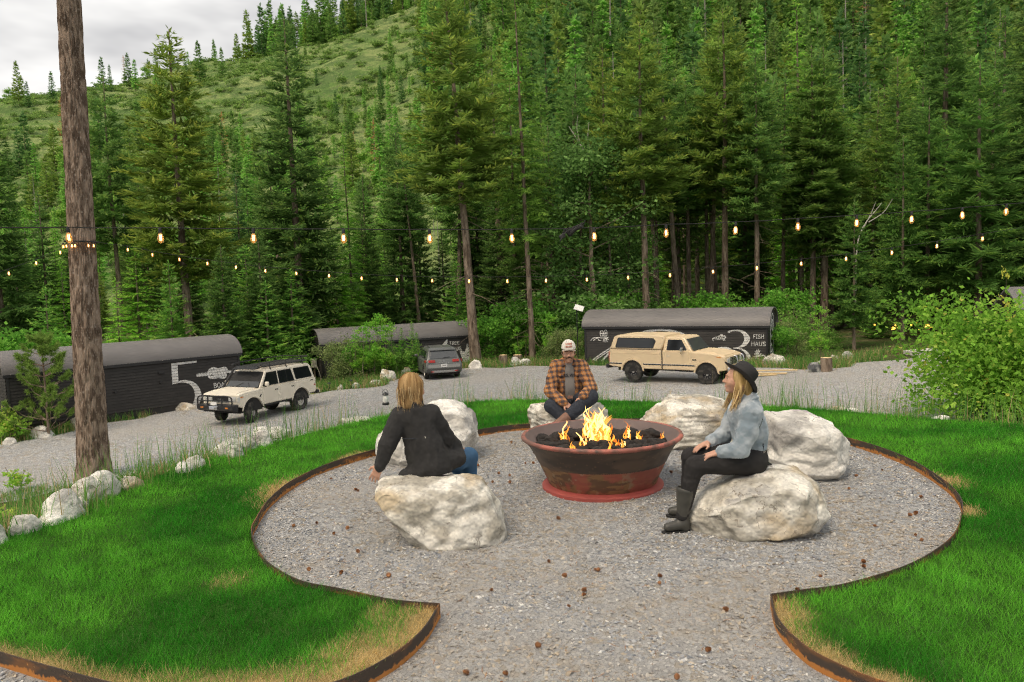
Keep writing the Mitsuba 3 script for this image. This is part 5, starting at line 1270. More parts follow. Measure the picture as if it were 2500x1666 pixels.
def strands(roots, tips, mids, n, r, rng, col, jit=.01, sides=4, steps=7):
    """Locks of hair from roots over mids to tips, as slender tubes, each of its own tone."""
    ms, cs = [], []
    for _ in range(n):
        t = rng.random(); k = rng.normal(0, jit, (3, 3)) * [[.6], [1.0], [1.5]]
        ip = lambda A: np.array([np.interp(t, np.linspace(0, 1, len(A)), np.asarray(A)[:, i]) for i in range(3)])
        P = catmull([ip(roots) + k[0], ip(mids) + k[1], ip(tips) + k[2]], steps)
        m = tube(P, r * rng.uniform(.6, 1.3) * np.clip(np.sin(np.linspace(.5, 3.0, len(P))), .18, 1), sides); ms.append(m); cs.append(np.tile(np.array(col[0]) * (1 - (w := rng.random())) + np.array(col[1]) * w, (len(m.vertices), 1)) * rng.uniform(.8, 1.15))
    return join(ms), np.vstack(cs)


plain('mat_skin', mikit.proc(lambda p, n, uv: mix((0.50, 0.27, 0.18), (0.58, 0.335, 0.24), noise(p.x * 30, p.y * 30, p.z * 30))), 0.5, spec=0.4)
plain('mat_skin_tan', mikit.proc(lambda p, n, uv: mix((0.53, 0.285, 0.19), (0.61, 0.35, 0.245), noise(p.x * 30, p.y * 30, p.z * 30))), 0.5, spec=0.4)
plain('mat_black_cloth', mikit.proc(lambda p, n, uv: mix((0.017, 0.0165, 0.017), (0.034, 0.033, 0.033), fbm(p.x * 40, p.y * 40, p.z * 40, 3))), 0.9, sheen=.4)
plain('mat_black_denim', mikit.proc(lambda p, n, uv: mix((0.010, 0.009, 0.009), (0.024, 0.022, 0.022), fbm(p.x * 30, p.y * 30, p.z * 30, 3))), 0.85)
plain('mat_navy_denim', mikit.proc(lambda p, n, uv: mix((0.014, 0.017, 0.024), (0.035, 0.042, 0.058), fbm(p.x * 30, p.y * 30, p.z * 30, 3))), 0.85)
plain('mat_blue_denim', mikit.proc(lambda p, n, uv: mix((0.025, 0.07, 0.14), (0.06, 0.15, 0.27), fbm(p.x * 18, p.y * 18, p.z * 18, 4))), 0.85)
plain('mat_pale_denim', mikit.proc(lambda p, n, uv: mix((0.20, 0.25, 0.29), (0.42, 0.46, 0.49), smoothstep(0.3, 0.66, fbm(p.x * 9, p.y * 9, p.z * 9, 4)))), 0.9)
plain('mat_grey_shirt', (0.24, 0.225, 0.21), 0.9); plain('mat_felt', (0.022, 0.0215, 0.022), 0.8, sheen=.5); plain('mat_boot', mikit.proc(lambda p, n, uv: mix((0.035, 0.035, 0.03), (0.075, 0.072, 0.062), fbm(p.x * 22, p.y * 22, p.z * 22, 3))), 0.45)
plain('mat_brown_leather', (0.20, 0.105, 0.07), 0.6); plain('mat_thread', (0.62, 0.58, 0.52), 0.9); plain('mat_seam', (0.03, 0.035, 0.045), 0.9); plain('mat_cap', (0.66, 0.63, 0.57), 0.85); plain('mat_cap_red', (0.42, 0.10, 0.05), 0.8); plain('mat_peak', (0.33, 0.28, 0.235), 0.8); plain('mat_silver', (0.8, 0.79, 0.76), 0.25, 1.0)


def plaid(p, n, uv):
    """Woven check in threads that follow the cloth's own run: across and along."""
    u = (p.x * .92 + p.y * .38 + .05 * noise(p.x * 6, p.y * 6, p.z * 6)) * 16.0; v = (p.z + .25 * p.y + .04 * noise(p.x * 5, p.y * 7, p.z * 5)) * 15.0
    tri = lambda a: dr.abs(a - dr.floor(a) - 0.5) * 2
    a, b = smoothstep(0.52, 0.62, tri(u)), smoothstep(0.52, 0.62, tri(v))
    c, d = smoothstep(0.86, 0.93, 1 - tri(u)), smoothstep(0.86, 0.93, 1 - tri(v))
    k = mix((0.42, 0.17, 0.04), (0.065, 0.048, 0.05), smoothstep(0.0, 1.0, (a + b) * 0.62)); k = mix(k, (0.36, 0.28, 0.22), (c + d) * 0.42)
    return k * (0.85 + 0.3 * noise(p.x * 150, p.y * 150, p.z * 150))


plain('mat_plaid', mikit.proc(plaid), 0.9, sheen=.3)


# ---- the woman in black, seen from behind, on the left front boulder
def woman_left():
    k = thing('person', 'woman in a loose black jacket and blue jeans, seen from behind on the left boulder', 'person')
    lo, hi = (-1.32, 5.85, 0), (-.12, 7.1, 1.38)
    hc = V(-.812, 6.235, 1.165); R = frame((.62, .78, -.04)); shl, shr = V(-.928, 6.195, .945), V(-.678, 6.255, .945)
    el, wl = V(-1.018, 6.13, .735), V(-1.088, 6.10, .575); er, wr = V(-.575, 6.34, .735), V(-.50, 6.44, .645)
    hl, hr = V(-.78, 6.30, .545), V(-.61, 6.27, .545); kl, kr = V(-.52, 6.68, .52), V(-.405, 6.57, .515); al, ar = V(-.48, 6.86, .10), V(-.42, 6.80, .10)
    B = Field(lo, hi, .0062)
    head(B, hc, R, .97, .97); B.cap(V(-.80, 6.225, 1.0), hc + V(-.01, -.01, -.06), .052, .048, k=.03)
    B.cap(V(-.70, 6.25, .60), V(-.80, 6.22, .88), .12, .13, k=.05, axis=(.2, 1, 0), sq=.7); B.cap(shl, shr, .055, k=.05)
    for a in ((shl, el, wl), (shr, er, wr)): limb(B, a, (.050, .040, .025), .03)
    for a in ((hl, kl, al), (hr, kr, ar)): limb(B, a, (.075, .052, .038), .04)
    hand(B, wl, (-.42, -.02, -.90), (-.1, .55, -.4), (.1, .9, .1), .98, .30, .30); hand(B, wr, (.55, .6, -.5), (0, .1, -1), (-.7, .6, 0), .95, .3)
    put(k, B.mesh(), 'mat_skin', True)
    J = Field(lo, hi, .007)
    limb(J, [V(-.70, 6.22, .53), V(-.735, 6.21, .66), V(-.795, 6.215, .88)], (.148, .130, .122), .06, axis=(.15, 1, 0), sq=.76)
    J.cap(shl, shr, .066, k=.06); J.cap(V(-.80, 6.21, .99), V(-.80, 6.215, 1.035), .075, .064, k=.03)
    limb(J, (shl, (shl + el) / 2, el, wl), (.060, .060, .053, .040), .028); limb(J, (shr, (shr + er) / 2, er, wr), (.061, .060, .053, .040), .028)
    J.cap(V(-.72, 6.20, .50), V(-.86, 6.17, .475), .10, .07, k=.07, axis=(0, 0, 1), sq=.6); J.cap(V(-.68, 6.23, .56), V(-.51, 6.35, .555), .118, .085, k=.08, axis=(0, 0, 1), sq=.75)
    J.wrinkle(.013, 7, 3, (1.5, 1.2, .7)); J.wrinkle(.007, 16, 6, (1.4, 1, .8)); J.plane(V(-.9, 6.2, .462), (.05, 0, -1)); J.plane(V(-.45, 6.4, .55), (.8, .42, -.25))
    jk = part(k, 'jacket', J.mesh(2), 'mat_black_cloth', True)
    x = np.linspace(-.93, -.68, 20); part(jk, 'seam', tube(np.column_stack([x, 6.103 + .9 * (x + .80) ** 2, np.full(20, .783)]), .0028, 4), 'mat_seam'); put(jk + '__label_tab', moved(box(.008, .004, .014), mat4(-.715, 6.107, .787)), 'mat_thread')
    Q = Field((-1.0, 6.0, 0), (-.12, 7.1, .75), .008)
    limb(Q, (V(-.68, 6.26, .545), hr * .5 + kr * .5, kr, ar), (.11, .092, .070, .052), .04); limb(Q, (V(-.74, 6.28, .545), kl, al), (.11, .070, .052), .04); Q.wrinkle(.004, 9, 8)
    jn = part(k, 'jeans', Q.mesh(), 'mat_blue_denim', True); part(jn, 'stitching', tube(catmull([V(-.53, 6.335, .59), V(-.47, 6.42, .585), V(-.405, 6.50, .565), V(-.385, 6.52, .52)], 6), .0022, 4), 'mat_thread')
    for a in (al, ar):
        S = Field(a - V(.12, .12, .12), a + V(.25, .32, .08), .009); S.cap(a, a + V(0, 0, -.05), .055, .05); S.cap(a + V(0, 0, -.06), a + V(.09, .13, -.07), .045, .04, k=.03); part(k, 'shoe', S.mesh(), 'mat_brown_leather', True)
    H = Field(hc - .30, hc + .25, .0065); p = lambda a, b, c: hc + R @ V(a, b, c)
    H.ell(p(-.030, 0, .038), (.096, .090, .094), .02, R); H.cap(p(-.06, 0, -.02), p(-.070, 0, -.095), .080, .062, k=.04, axis=R[:, 0], sq=.75)
    for sgn in (-1, 1): H.cap(p(.0, .072 * sgn, .045), p(-.02, .080 * sgn, -.10), .030, .024, k=.03)
    H.ell(p(.125, 0, -.04), (.075, .066, .115), .015, R, cut=True); H.wrinkle(.006, 20, 4, (1, 1, .3))
    hm = H.mesh(1); v = np.asarray(hm.vertices); lock = meshkit.fbm(np.column_stack([np.arctan2(*(v - hc)[:, :2].T) * 9, v[:, 2] * 3, v[:, 0] * 8]), 3, 2)[:, None]
    hk = part(k, 'hair', hm, 'mat_tinted', True, color=np.clip(np.array([.29, .175, .075]) + (lock - .45) * np.array([.80, .62, .36]), .05, .75))
    rng = np.random.default_rng(3)
    sm, sc = strands([p(.02, -.04, .115), p(-.04, -.01, .118), p(-.04, .04, .112)], [p(.01, -.094, -.160), p(-.085, -.02, -.165), p(-.06, .088, -.140)], [p(-.015, -.097, -.0), p(-.128, -.02, .0), p(-.06, .094, -.01)], 260, .0034, rng, ((.30, .18, .08), (.72, .55, .31)), .012, 4, 8)
    part(hk, 'lock', sm, 'mat_tinted', True, color=sc); labels[hk + '__lock'] = {'kind': 'stuff'}


# ---- the woman in the pale denim jacket and black hat, in profile on the right boulder
def woman_right():
    k = thing('person', 'woman in a pale denim jacket and black hat, in profile on the right boulder', 'person')
    lo, hi = (1.02, 5.75, -.01), (2.15, 6.5, 1.36)
    hc = V(1.772, 6.115, 1.165); R = frame((-.985, .10, .10)); n_, f_ = V(0, -1, 0), V(-1, 0, 0)
    shn, shf = V(1.83, 5.955, .915), V(1.83, 6.275, .915); en, wn = V(1.722, 5.90, .640), V(1.575, 5.95, .622); ef, wf = V(1.712, 6.33, .665), V(1.560, 6.20, .645)
    hn, hf = V(1.86, 6.03, .535), V(1.86, 6.21, .535); kn, kf = V(1.395, 5.985, .515), V(1.42, 6.235, .525); an, af = V(1.285, 5.97, .12), V(1.40, 6.33, .12)
    B = Field(lo, hi, .0058)
    head(B, hc, R, .97, 1.0); B.cap(V(1.835, 6.115, .96), hc + V(.022, 0, -.055), .050, .047, k=.03)
    B.cap(V(1.87, 6.12, .58), V(1.845, 6.12, .86), .105, .115, k=.05, axis=(1, 0, 0), sq=.75); B.cap(shn, shf, .05, k=.05)
    for a in ((shn, en, wn), (shf, ef, wf)): limb(B, a, (.047, .037, .024), .03)
    for a in ((hn, kn, an), (hf, kf, af)): limb(B, a, (.075, .050, .036), .04)
    hand(B, wn, (-.95, .10, -.24), (-.1, .15, -1), (-.1, 1, .1), .98, .24, .26); hand(B, wf, (-.90, -.30, -.24), (-.1, -.1, -1), (0, -1, 0), .98, .22, .2)
    put(k, B.mesh(), 'mat_skin', True)
    J = Field((1.45, 5.75, .5), (2.1, 6.5, 1.1), .0066)
    limb(J, [V(1.875, 6.12, .63), V(1.865, 6.12, .75), V(1.835, 6.12, .88)], (.128, .136, .148), .06, axis=(1, .05, 0), sq=.86); J.cap(shn, shf, .068, k=.06); J.cap(V(1.845, 6.115, .965), V(1.852, 6.115, 1.005), .082, .072, k=.02)
    limb(J, (shn, (shn + en) / 2 + V(.015, 0, 0), en, wn + (en - wn) * .16), (.069, .066, .057, .044), .03); limb(J, (shf, ef, wf + (ef - wf) * .16), (.069, .057, .044), .03)
    J.cap(V(1.852, 6.115, 1.0), V(1.858, 6.115, 1.05), .058, .056, k=.004, cut=True)
    J.wrinkle(.010, 11, 5, (1, 1.3, .9)); J.wrinkle(.005, 24, 7); J.plane(V(1.86, 6.12, .598), (.06, 0, -1))
    jk = part(k, 'jacket', J.mesh(1), 'mat_pale_denim', True)
    part(jk, 'seam', tube(catmull([V(1.905, 6.0, .955), V(1.918, 5.99, .90), V(1.922, 5.995, .78), V(1.932, 6.0, .70), V(1.938, 6.0, .61)], 5), .004, 4), 'mat_seam')
    part(jk, 'armhole_seam', tube(catmull([V(1.81, 5.908, .985), V(1.875, 5.92, .95), V(1.91, 5.935, .88), V(1.885, 5.945, .80), V(1.83, 5.93, .755)], 5), .0024, 4), 'mat_seam')
    part(jk, 'collar', join([tube(catmull([V(1.79, 6.05, .985), V(1.86, 6.03, 1.015), V(1.915, 6.08, 1.02), V(1.92, 6.15, 1.02), V(1.86, 6.2, 1.015)], 6), [.010] + [.017] * 23 + [.010], 6)]), 'mat_pale_denim', True)
    rng = np.random.default_rng(8); fr = []
    for j in range(70):
        a = rng.uniform(-2.9, 2.9); b = V(1.872 + .128 * math.cos(a), 6.12 + .150 * math.sin(a), .604 + .006 * math.cos(a)); fr.append(tube([b, b + rng.normal(0, .006, 3) + V(0, 0, -.016), b + rng.normal(0, .010, 3) + V(0, 0, -rng.uniform(.018, .04))], .0016, 3, False))
    for c in ((1.80, 5.966, .60), (1.905, 5.985, .60)): fr.append(tube(catmull([V(*c), V(*c) + V(.0, -.02, -.04), V(*c) + V(.025, -.02, -.075), V(*c) + V(.035, -.015, -.05), V(*c) + V(.005, -.018, -.025), V(*c) + V(-.012, -.02, -.085)], 5), .0024, 4))
    labels[part(jk, 'frayed_hem', join(fr), 'mat_thread')] = {'kind': 'stuff'}
    Q = Field((1.15, 5.8, 0), (2.1, 6.5, .7), .0075)
    Q.cap(V(1.885, 6.12, .53), V(1.88, 6.12, .60), .132, .120, k=.05, axis=(1, 0, 0), sq=.88); limb(Q, (V(1.86, 6.04, .52), V(1.62, 6.0, .535), kn, an), (.112, .092, .066, .046), .035); limb(Q, (V(1.86, 6.2, .52), V(1.62, 6.22, .535), kf, af), (.112, .09, .066, .046), .035)
    Q.wrinkle(.006, 15, 9, (.8, 1, 1)); part(k, 'jeans', Q.mesh(1), 'mat_black_denim', True)
    for a, dr_ in ((an, V(-.92, -.18, 0)), (af, V(-.9, .25, 0))):
        S = Field(a + V(-.24, -.22, -.14), a + V(.13, .22, .26), .007); S.cap(a + V(.006, 0, .01), a + V(.028, 0, .20), .049, .071, k=.02); S.cap(a + V(.01, 0, -.06), a + dr_ * .13 + V(0, 0, -.078), .046, .034, k=.035); S.cap(a + V(.02, 0, -.085), a + V(.02, 0, -.06), .042, .044, k=.02)
        S.cap(a + V(.03, 0, .185), a + V(.04, 0, .25), .058, .068, k=.003, cut=True); S.cap(a + V(.035, -.1, .27), a + V(.035, .1, .27), .040, .040, k=.01, cut=True); S.plane(a + V(0, 0, -.118), (0, 0, -1)); bk = part(k, 'boot', S.mesh(1), 'mat_boot', True)
        part(bk, 'sole', moved(prism(sg.LineString([(0.025, 0), (dr_[0] * .145, dr_[1] * .145)]).buffer(.036), .014), mat4(a[0], a[1], a[2] - .124)), 'mat_black_rubber')
    # felt hat, tipped back
    ax = unit(V(.74, .02, .67)); u = unit(np.cross(V(0, 1, 0), ax)); Rm = np.stack([u, np.cross(ax, u), ax], 1); M = np.eye(4); M[:3, :3] = Rm; M[:3, 3] = V(1.795, 6.115, 1.178)
    br = lathe([(.088, .004), (.11, .000), (.14, .000), (.165, .004), (.172, .009), (.166, .010), (.14, .006), (.11, .006), (.088, .010)], 56); v = np.asarray(br.vertices); v[:, 2] += .9 * v[:, 1] ** 2 - .25 * v[:, 0] ** 2
    hk = part(k, 'hat', moved(trimesh.Trimesh(v, br.faces, process=False), M), 'mat_felt', True)
    cr = lathe([(.094, .0), (.094, .02), (.091, .06), (.086, .10), (.074, .122), (.05, .130), (.001, .130)], 56); v = np.array(cr.vertices); z = np.clip((v[:, 2] - .05) / .07, 0, 1); v[:, 2] -= .034 * z * np.exp(-(v[:, 1] / .026) ** 2); v[:, 1] *= 1 - .24 * z * np.clip(-v[:, 0] / .09 + .15, 0, 1); v[:, 0] *= 1.09
    part(hk, 'crown', moved(trimesh.Trimesh(v, cr.faces, process=False), M), 'mat_felt', True)
    bd = lathe([(.0955, .006), (.0965, .008), (.0955, .034), (.0945, .036)], 56); v = np.array(bd.vertices); v[:, 0] *= 1.09; part(hk, 'band', moved(trimesh.Trimesh(v, bd.faces, process=False), M), 'mat_black_denim', True)
    p = lambda a, b, c: hc + R @ V(a, b, c)
    H = Field(hc - .34, hc + .2, .0065); H.ell(p(-.032, 0, .03), (.090, .084, .088), .02, R)
    for sgn in (-1, 1): limb(H, (p(.012, .070 * sgn, .05), p(-.012, .083 * sgn, -.06), p(.02, .094 * sgn, -.19)), (.024, .027, .016), .03)
    H.cap(p(-.07, 0, -.02), p(-.085, 0, -.13), .07, .055, k=.04, axis=R[:, 0], sq=.7); H.ell(p(.120, 0, -.03), (.068, .064, .12), .012, R, cut=True); H.wrinkle(.005, 22, 4, (1, 1, .25)); H.plane(V(1.795, 6.115, 1.178) + ax * .02, ax)
    hm = H.mesh(1); v = np.asarray(hm.vertices); lock = meshkit.fbm(np.column_stack([v[:, 0] * 55, v[:, 2] * 4, v[:, 1] * 30]), 3, 2)[:, None]
    hk = part(k, 'hair', hm, 'mat_tinted', True, color=np.clip(np.array([.36, .24, .10]) + (lock - .45) * np.array([.8, .62, .36]), .07, .8))
    rng = np.random.default_rng(4)
    sm, sc = strands([p(.030, -.072, .06), p(-.05, -.086, .05)], [p(.060, -.112, -.265), p(.0, -.108, -.205)], [p(.022, -.092, -.10), p(-.035, -.102, -.09)], 120, .0034, rng, ((.32, .20, .085), (.70, .53, .28)), .009); s2, c2 = strands([p(.03, .074, .05), p(-.05, .08, .05)], [p(.06, .11, -.25), p(.0, .11, -.20)], [p(.02, .09, -.10), p(-.03, .1, -.09)], 50, .0034, rng, ((.32, .20, .085), (.70, .53, .28)), .009)
    part(hk, 'lock', join([sm, s2]), 'mat_tinted', True, color=np.vstack([sc, c2])); labels[hk + '__lock'] = {'kind': 'stuff'}
    for sgn in (-1, 1):
        part(k, 'eyebrow', tube([p(.080, .046 * sgn, .021), p(.0875, .03 * sgn, .027), p(.089, .014 * sgn, .023)], [.0015, .003, .002], 5), 'mat_brow'); e = trimesh.creation.icosphere(2, .0085); part(k, 'eye', moved(e, mat4(*p(.0755, .0305 * sgn, .002))), 'mat_thread', True); part(k, 'iris', moved(trimesh.creation.icosphere(2, .0045), mat4(*p(.0812, .0305 * sgn, .002))), 'mat_dark_plastic', True)
    part(k, 'lips', tube([p(.083, .019, -.0645), p(.0895, 0, -.0625), p(.083, -.019, -.0645)], [.002, .0048, .002], 6), 'mat_lip', True)
    ring = wn + unit(V(-.93, .12, -.36)) * .098 + V(0, .004, .006); part(k, 'ring', moved(trimesh.creation.torus(.0105, .0016, 20, 8), mat4(*ring, 0, 1, 0, 1.2)), 'mat_silver', True)


plain('mat_brow', (0.22, 0.12, 0.06), 0.8); plain('mat_lip', (0.48, 0.18, 0.14), 0.4)


# ---- the man in the plaid overshirt and cap, facing the fire
def man():
    k = thing('person', 'man in an orange plaid overshirt and white cap sitting cross-legged behind the fire', 'person')
    lo, hi = (.30, 8.95, 0), (1.10, 9.98, 1.32)
    hc = V(.690, 9.505, 1.105); R = frame((-.04, -.99, -.03)); shr, shl = V(.535, 9.60, .925), V(.850, 9.60, .920)
    er, wr = V(.440, 9.45, .64), V(.600, 9.245, .525); el, wl = V(.945, 9.41, .67), V(.825, 9.215, .60)
    hr, hl = V(.595, 9.66, .46), V(.775, 9.66, .46); kr, kl = V(.455, 9.34, .475), V(.925, 9.31, .575); ar, al = V(.705, 9.16, .25), V(.640, 9.11, .385)
    B = Field(lo, hi, .0062); head(B, hc, R, 1.03, 1.03); B.cap(V(.69, 9.59, .93), hc + V(0, .03, -.055), .058, .055, k=.03)
    B.cap(V(.685, 9.67, .52), V(.69, 9.61, .85), .13, .14, k=.05, axis=(0, 1, 0), sq=.72); B.cap(shr, shl, .06, k=.05)
    for a in ((shr, er, wr), (shl, el, wl)): limb(B, a, (.055, .045, .029), .03)
    for a in ((hr, kr, ar), (hl, kl, al)): limb(B, a, (.08, .056, .040), .04)
    hand(B, wr, (.72, -.30, -.52), (.2, .3, -1), (.3, -1, .3), 1.08, .35, .14); hand(B, wl, (-.22, -.10, -.97), (-.35, .9, 0), (-1, -.1, 0), 1.08, .22, .16)
    put(k, B.mesh(), 'mat_skin_tan', True)
    T = Field((.45, 9.3, .4), (.95, 9.9, 1.0), .0075); limb(T, [V(.685, 9.66, .50), V(.69, 9.63, .68), V(.69, 9.605, .87)], (.142, .146, .138), .06, axis=(0, 1, 0), sq=.74); T.cap(V(.69, 9.595, .92), V(.69, 9.585, .975), .085, .068, k=.05); T.cap(V(.69, 9.585, .955), V(.69, 9.57, 1.03), .060, .060, k=.004, cut=True); T.wrinkle(.004, 10, 3, (1, 1, .6))
    tk = part(k, 'shirt', T.mesh(1), 'mat_grey_shirt', True)
    lt = meshkit.text_mesh('MILWA', .036, .004, True); v = np.asarray(lt.vertices) - [np.asarray(lt.vertices)[:, 0].mean(), .018, 0]; x = v[:, 0]; lt = trimesh.Trimesh(np.column_stack([.690 + x, 9.494 + 2.2 * x ** 2 - v[:, 2] - .25 * v[:, 1], .825 + v[:, 1]]), lt.faces, process=False)
    labels[part(tk, 'lettering', lt, 'mat_seam')] = {'label': 'dark word across the chest', 'kind': 'stuff'}
    J = Field(lo, hi, .007)
    limb(J, [V(.685, 9.67, .47), V(.688, 9.64, .68), V(.69, 9.615, .87)], (.170, .166, .150), .05, axis=(0, 1, 0), sq=.82); J.cap(shr, shl, .074, k=.05); J.cap(V(.69, 9.60, .95), V(.69, 9.595, .985), .088, .080, k=.02)
    limb(J, (shr, (shr + er) / 2, er, wr), (.074, .070, .061, .047), .025); limb(J, (shl, (shl + el) / 2, el, wl), (.074, .070, .061, .047), .025)
    J.wrinkle(.010, 10, 5, (1, 1, .9)); J.wrinkle(.005, 22, 8)
    J.cap(V(.690, 9.45, 1.01), V(.692, 9.38, .46), .056, .098, k=.01, axis=(0, 1, 0), sq=2.2, cut=True); J.cap(V(.69, 9.60, .985), V(.69, 9.57, 1.06), .068, .068, k=.004, cut=True)
    jk = part(k, 'overshirt', J.mesh(1), 'mat_plaid', True)
    for s_ in (-1, 1):
        c = V(.690, 9.585, .985); part(jk, 'collar', tube(catmull([c + V(.02 * s_, .085, .015), c + V(.078 * s_, .03, .018), c + V(.070 * s_, -.055, -.005), c + V(.060 * s_, -.088, -.055)], 6), [.012] * 10 + [.022] * 8 + [.004], 6), 'mat_plaid', True)
        part(jk, 'pocket_flap', moved(box(.085, .012, .035, (0, 0, 0), .004), mat4(.690 + .115 * s_, 9.503, .83, .28 * s_, 1, -.2)), 'mat_plaid')
        part(jk, 'cuff', tube([(wr, wl)[s_ > 0] - unit((wr - er, wl - el)[s_ > 0]) * .035, (wr, wl)[s_ > 0] + unit((wr - er, wl - el)[s_ > 0]) * .006], [.048, .046], 14), 'mat_plaid', 50)
    Q = Field((.30, 8.98, .03), (1.1, 9.95, .75), .0075); Q.cap(V(.685, 9.68, .44), V(.685, 9.67, .52), .15, .145, k=.05, axis=(0, 1, 0), sq=.85); limb(Q, (hr, (hr + kr) / 2, kr, ar), (.108, .096, .080, .066), .035); limb(Q, (hl, (hl + kl) / 2, kl, al + V(.02, .01, .02)), (.108, .098, .082, .070), .035); Q.wrinkle(.009, 12, 4); part(k, 'jeans', Q.mesh(1), 'mat_navy_denim', True)
    part(k, 'belt', moved(box(.07, .012, .04, (0, 0, 0), .004), mat4(.69, 9.475, .555, 0, 1, -.3)), 'mat_brown_leather')
    for a, d in ((al, V(-.80, -.28, -.42)), (ar, V(-.25, -.75, -.5))):
        S = Field(a - .27, a + .2, .0075); e = a + unit(d) * .05; S.cap(a + V(.01, .005, .02), e, .056, .054, k=.03); S.cap(e, e + d * .185, .056, .046, k=.03, axis=np.cross(d, V(.2, 1, .3)), sq=.95); bk = part(k, 'boot', S.mesh(1), 'mat_brown_leather', True)
        nn = unit(V(-.45, -.10, -.85)); part(bk, 'sole', tube([e + nn * .038 - d * .03, e + nn * .040 + d * .19], [.034, .030], 8), 'mat_seam')
    p = lambda a, b, c: hc + R @ (V(a, b, c) * 1.03)
    C = Field(hc - .16, hc + .28, .006); C.ell(p(-.010, 0, .052), (.108, .088, .106), .01, R); C.plane(p(0, 0, .047), R @ V(-.1, 0, -1)); C.wrinkle(.0015, 20, 2); ck = part(k, 'cap', C.mesh(2), 'mat_cap', True)
    pk = prism(sg.Point(0, 0).buffer(.082, 24).intersection(sg.box(-.02, -.1, .1, .1)).union(sg.box(-.02, -.07, .02, .07)), .006); v = np.asarray(pk.vertices); v = np.column_stack([v[:, 0] * .72 + .084, v[:, 1], v[:, 2] - 4.0 * v[:, 1] ** 2 - .12 * v[:, 0] + .052]); part(ck, 'peak', trimesh.Trimesh(hc + v @ R.T * 1.03, pk.faces, process=False), 'mat_peak', 40)
    for t_, zz, hh in (('COORS', .105, .021), ('BEAGER', .074, .019)):
        lt = meshkit.text_mesh(t_, hh, .003, True); v = np.asarray(lt.vertices); w_ = .078; v[:, 0] = (v[:, 0] - v[:, 0].min()) / (v[:, 0].max() - v[:, 0].min()) * w_ - w_ / 2; y = v[:, 0]; zc = zz + v[:, 1]
        xs = -.010 + .1115 * np.sqrt(np.clip(1 - (y / .090) ** 2 - ((zc - .052) / .1085) ** 2, .05, 1)) + v[:, 2]; labels[part(ck, 'lettering', trimesh.Trimesh(hc + np.column_stack([xs, y, zc]) @ R.T, lt.faces, process=False), 'mat_cap_red')] = {'label': 'red lettering on the cap front', 'kind': 'stuff'}
    H = Field(hc - .2, hc + .2, .006); H.ell(p(-.02, 0, .015), (.092, .080, .082), .01, R)
    for s_ in (-1, 1): H.cap(p(.014, .073 * s_, .03), p(.016, .073 * s_, -.018), .009, .007, k=.01)
    H.ell(p(.105, 0, -.02), (.080, .073, .12), .005, R, cut=True); H.plane(p(0, 0, -.055), (0, .2, -1)); part(k, 'hair', H.mesh(1), 'mat_hair', True)
    Mo = Field(hc - .16, hc + .14, .0042); Mo.cap(p(.096, 0, -.044), p(.086, .030, -.060), .0085, .006, k=.006); Mo.cap(p(.096, 0, -.044), p(.086, -.030, -.060), .0085, .006, k=.006); part(k, 'moustache', Mo.mesh(0), 'mat_hair', True)
    St = Field(hc - .18, hc + .14, .0055); head(St, hc + R @ V(.0025, 0, -.0025), R, 1.035, .9); St.ell(p(.02, 0, .045), (.13, .12, .105), .004, R, cut=True); St.cap(p(.094, .02, -.062), p(.094, -.02, -.062), .015, k=.004, cut=True); part(k, 'stubble', St.mesh(0), 'mat_stubble', True)
    for s_ in (-1, 1):
        part(k, 'eyebrow', tube([p(.086, .046 * s_, .020), p(.094, .03 * s_, .026), p(.096, .012 * s_, .020)], [.003, .0045, .003], 5), 'mat_hair'); part(k, 'eye', moved(trimesh.creation.icosphere(2, .0085), mat4(*p(.0755, .0305 * s_, .002))), 'mat_thread', True); part(k, 'iris', moved(trimesh.creation.icosphere(2, .005), mat4(*p(.0812, .0305 * s_, .001))), 'mat_dark_plastic', True)


plain('mat_hair', (0.055, 0.030, 0.018), 0.7); plain('mat_stubble', (0.33, 0.185, 0.12), 0.7)
woman_left(); woman_right(); man()
# ------------------------------------------------------------------ the three vehicles (local frame: x forward, y left, z up from the ground)
plain('mat_glass_rear', (0.06, 0.064, 0.066), 0.05, spec=1.0)
plain('mat_cream_paint', (0.74, 0.68, 0.56), 0.32, 0.0, 0.5, clearcoat=.6, clearcoat_gloss=.85)
plain('mat_tan_paint', (0.66, 0.52, 0.33), 0.32, 0.0, 0.5, clearcoat=.6, clearcoat_gloss=.85)
plain('mat_grey_paint', (0.125, 0.13, 0.125), 0.3, 0.3, 0.5, clearcoat=.8, clearcoat_gloss=.9)
plain('mat_red_lamp', (0.34, 0.02, 0.015), 0.2); plain('mat_amber_lamp', (0.62, 0.20, 0.03), 0.25); plain('mat_lamp_glass', (0.62, 0.62, 0.6), 0.12, 0.3); plain('mat_plate', (0.72, 0.72, 0.70), 0.5)
plain('mat_tyre', mikit.proc(lambda p, n, uv: mix((0.022, 0.022, 0.021), (0.075, 0.070, 0.062), smoothstep(0.4, 0.7, fbm(p.x * 9, p.y * 9, p.z * 9, 3)))), 0.9)
plain('mat_underbody', (0.02, 0.019, 0.018), 0.8); plain('mat_grey_cladding', (0.045, 0.045, 0.044), 0.6); plain('mat_steel_wheel', (0.60, 0.58, 0.53), 0.35, 0.6)


def ring_of(pts, step=None):
    p = np.asarray(sg.polygon.orient(sg.Polygon(pts)).exterior.coords)[:-1]
    return p


def inset(p, b):
    e = np.roll(p, -1, 0) - p; e /= np.linalg.norm(e, axis=1, keepdims=True) + 1e-12; n = np.column_stack([-e[:, 1], e[:, 0]]); m = n + np.roll(n, 1, 0)
    m /= np.maximum((m * n).sum(1, keepdims=True), .35); return p + m * b


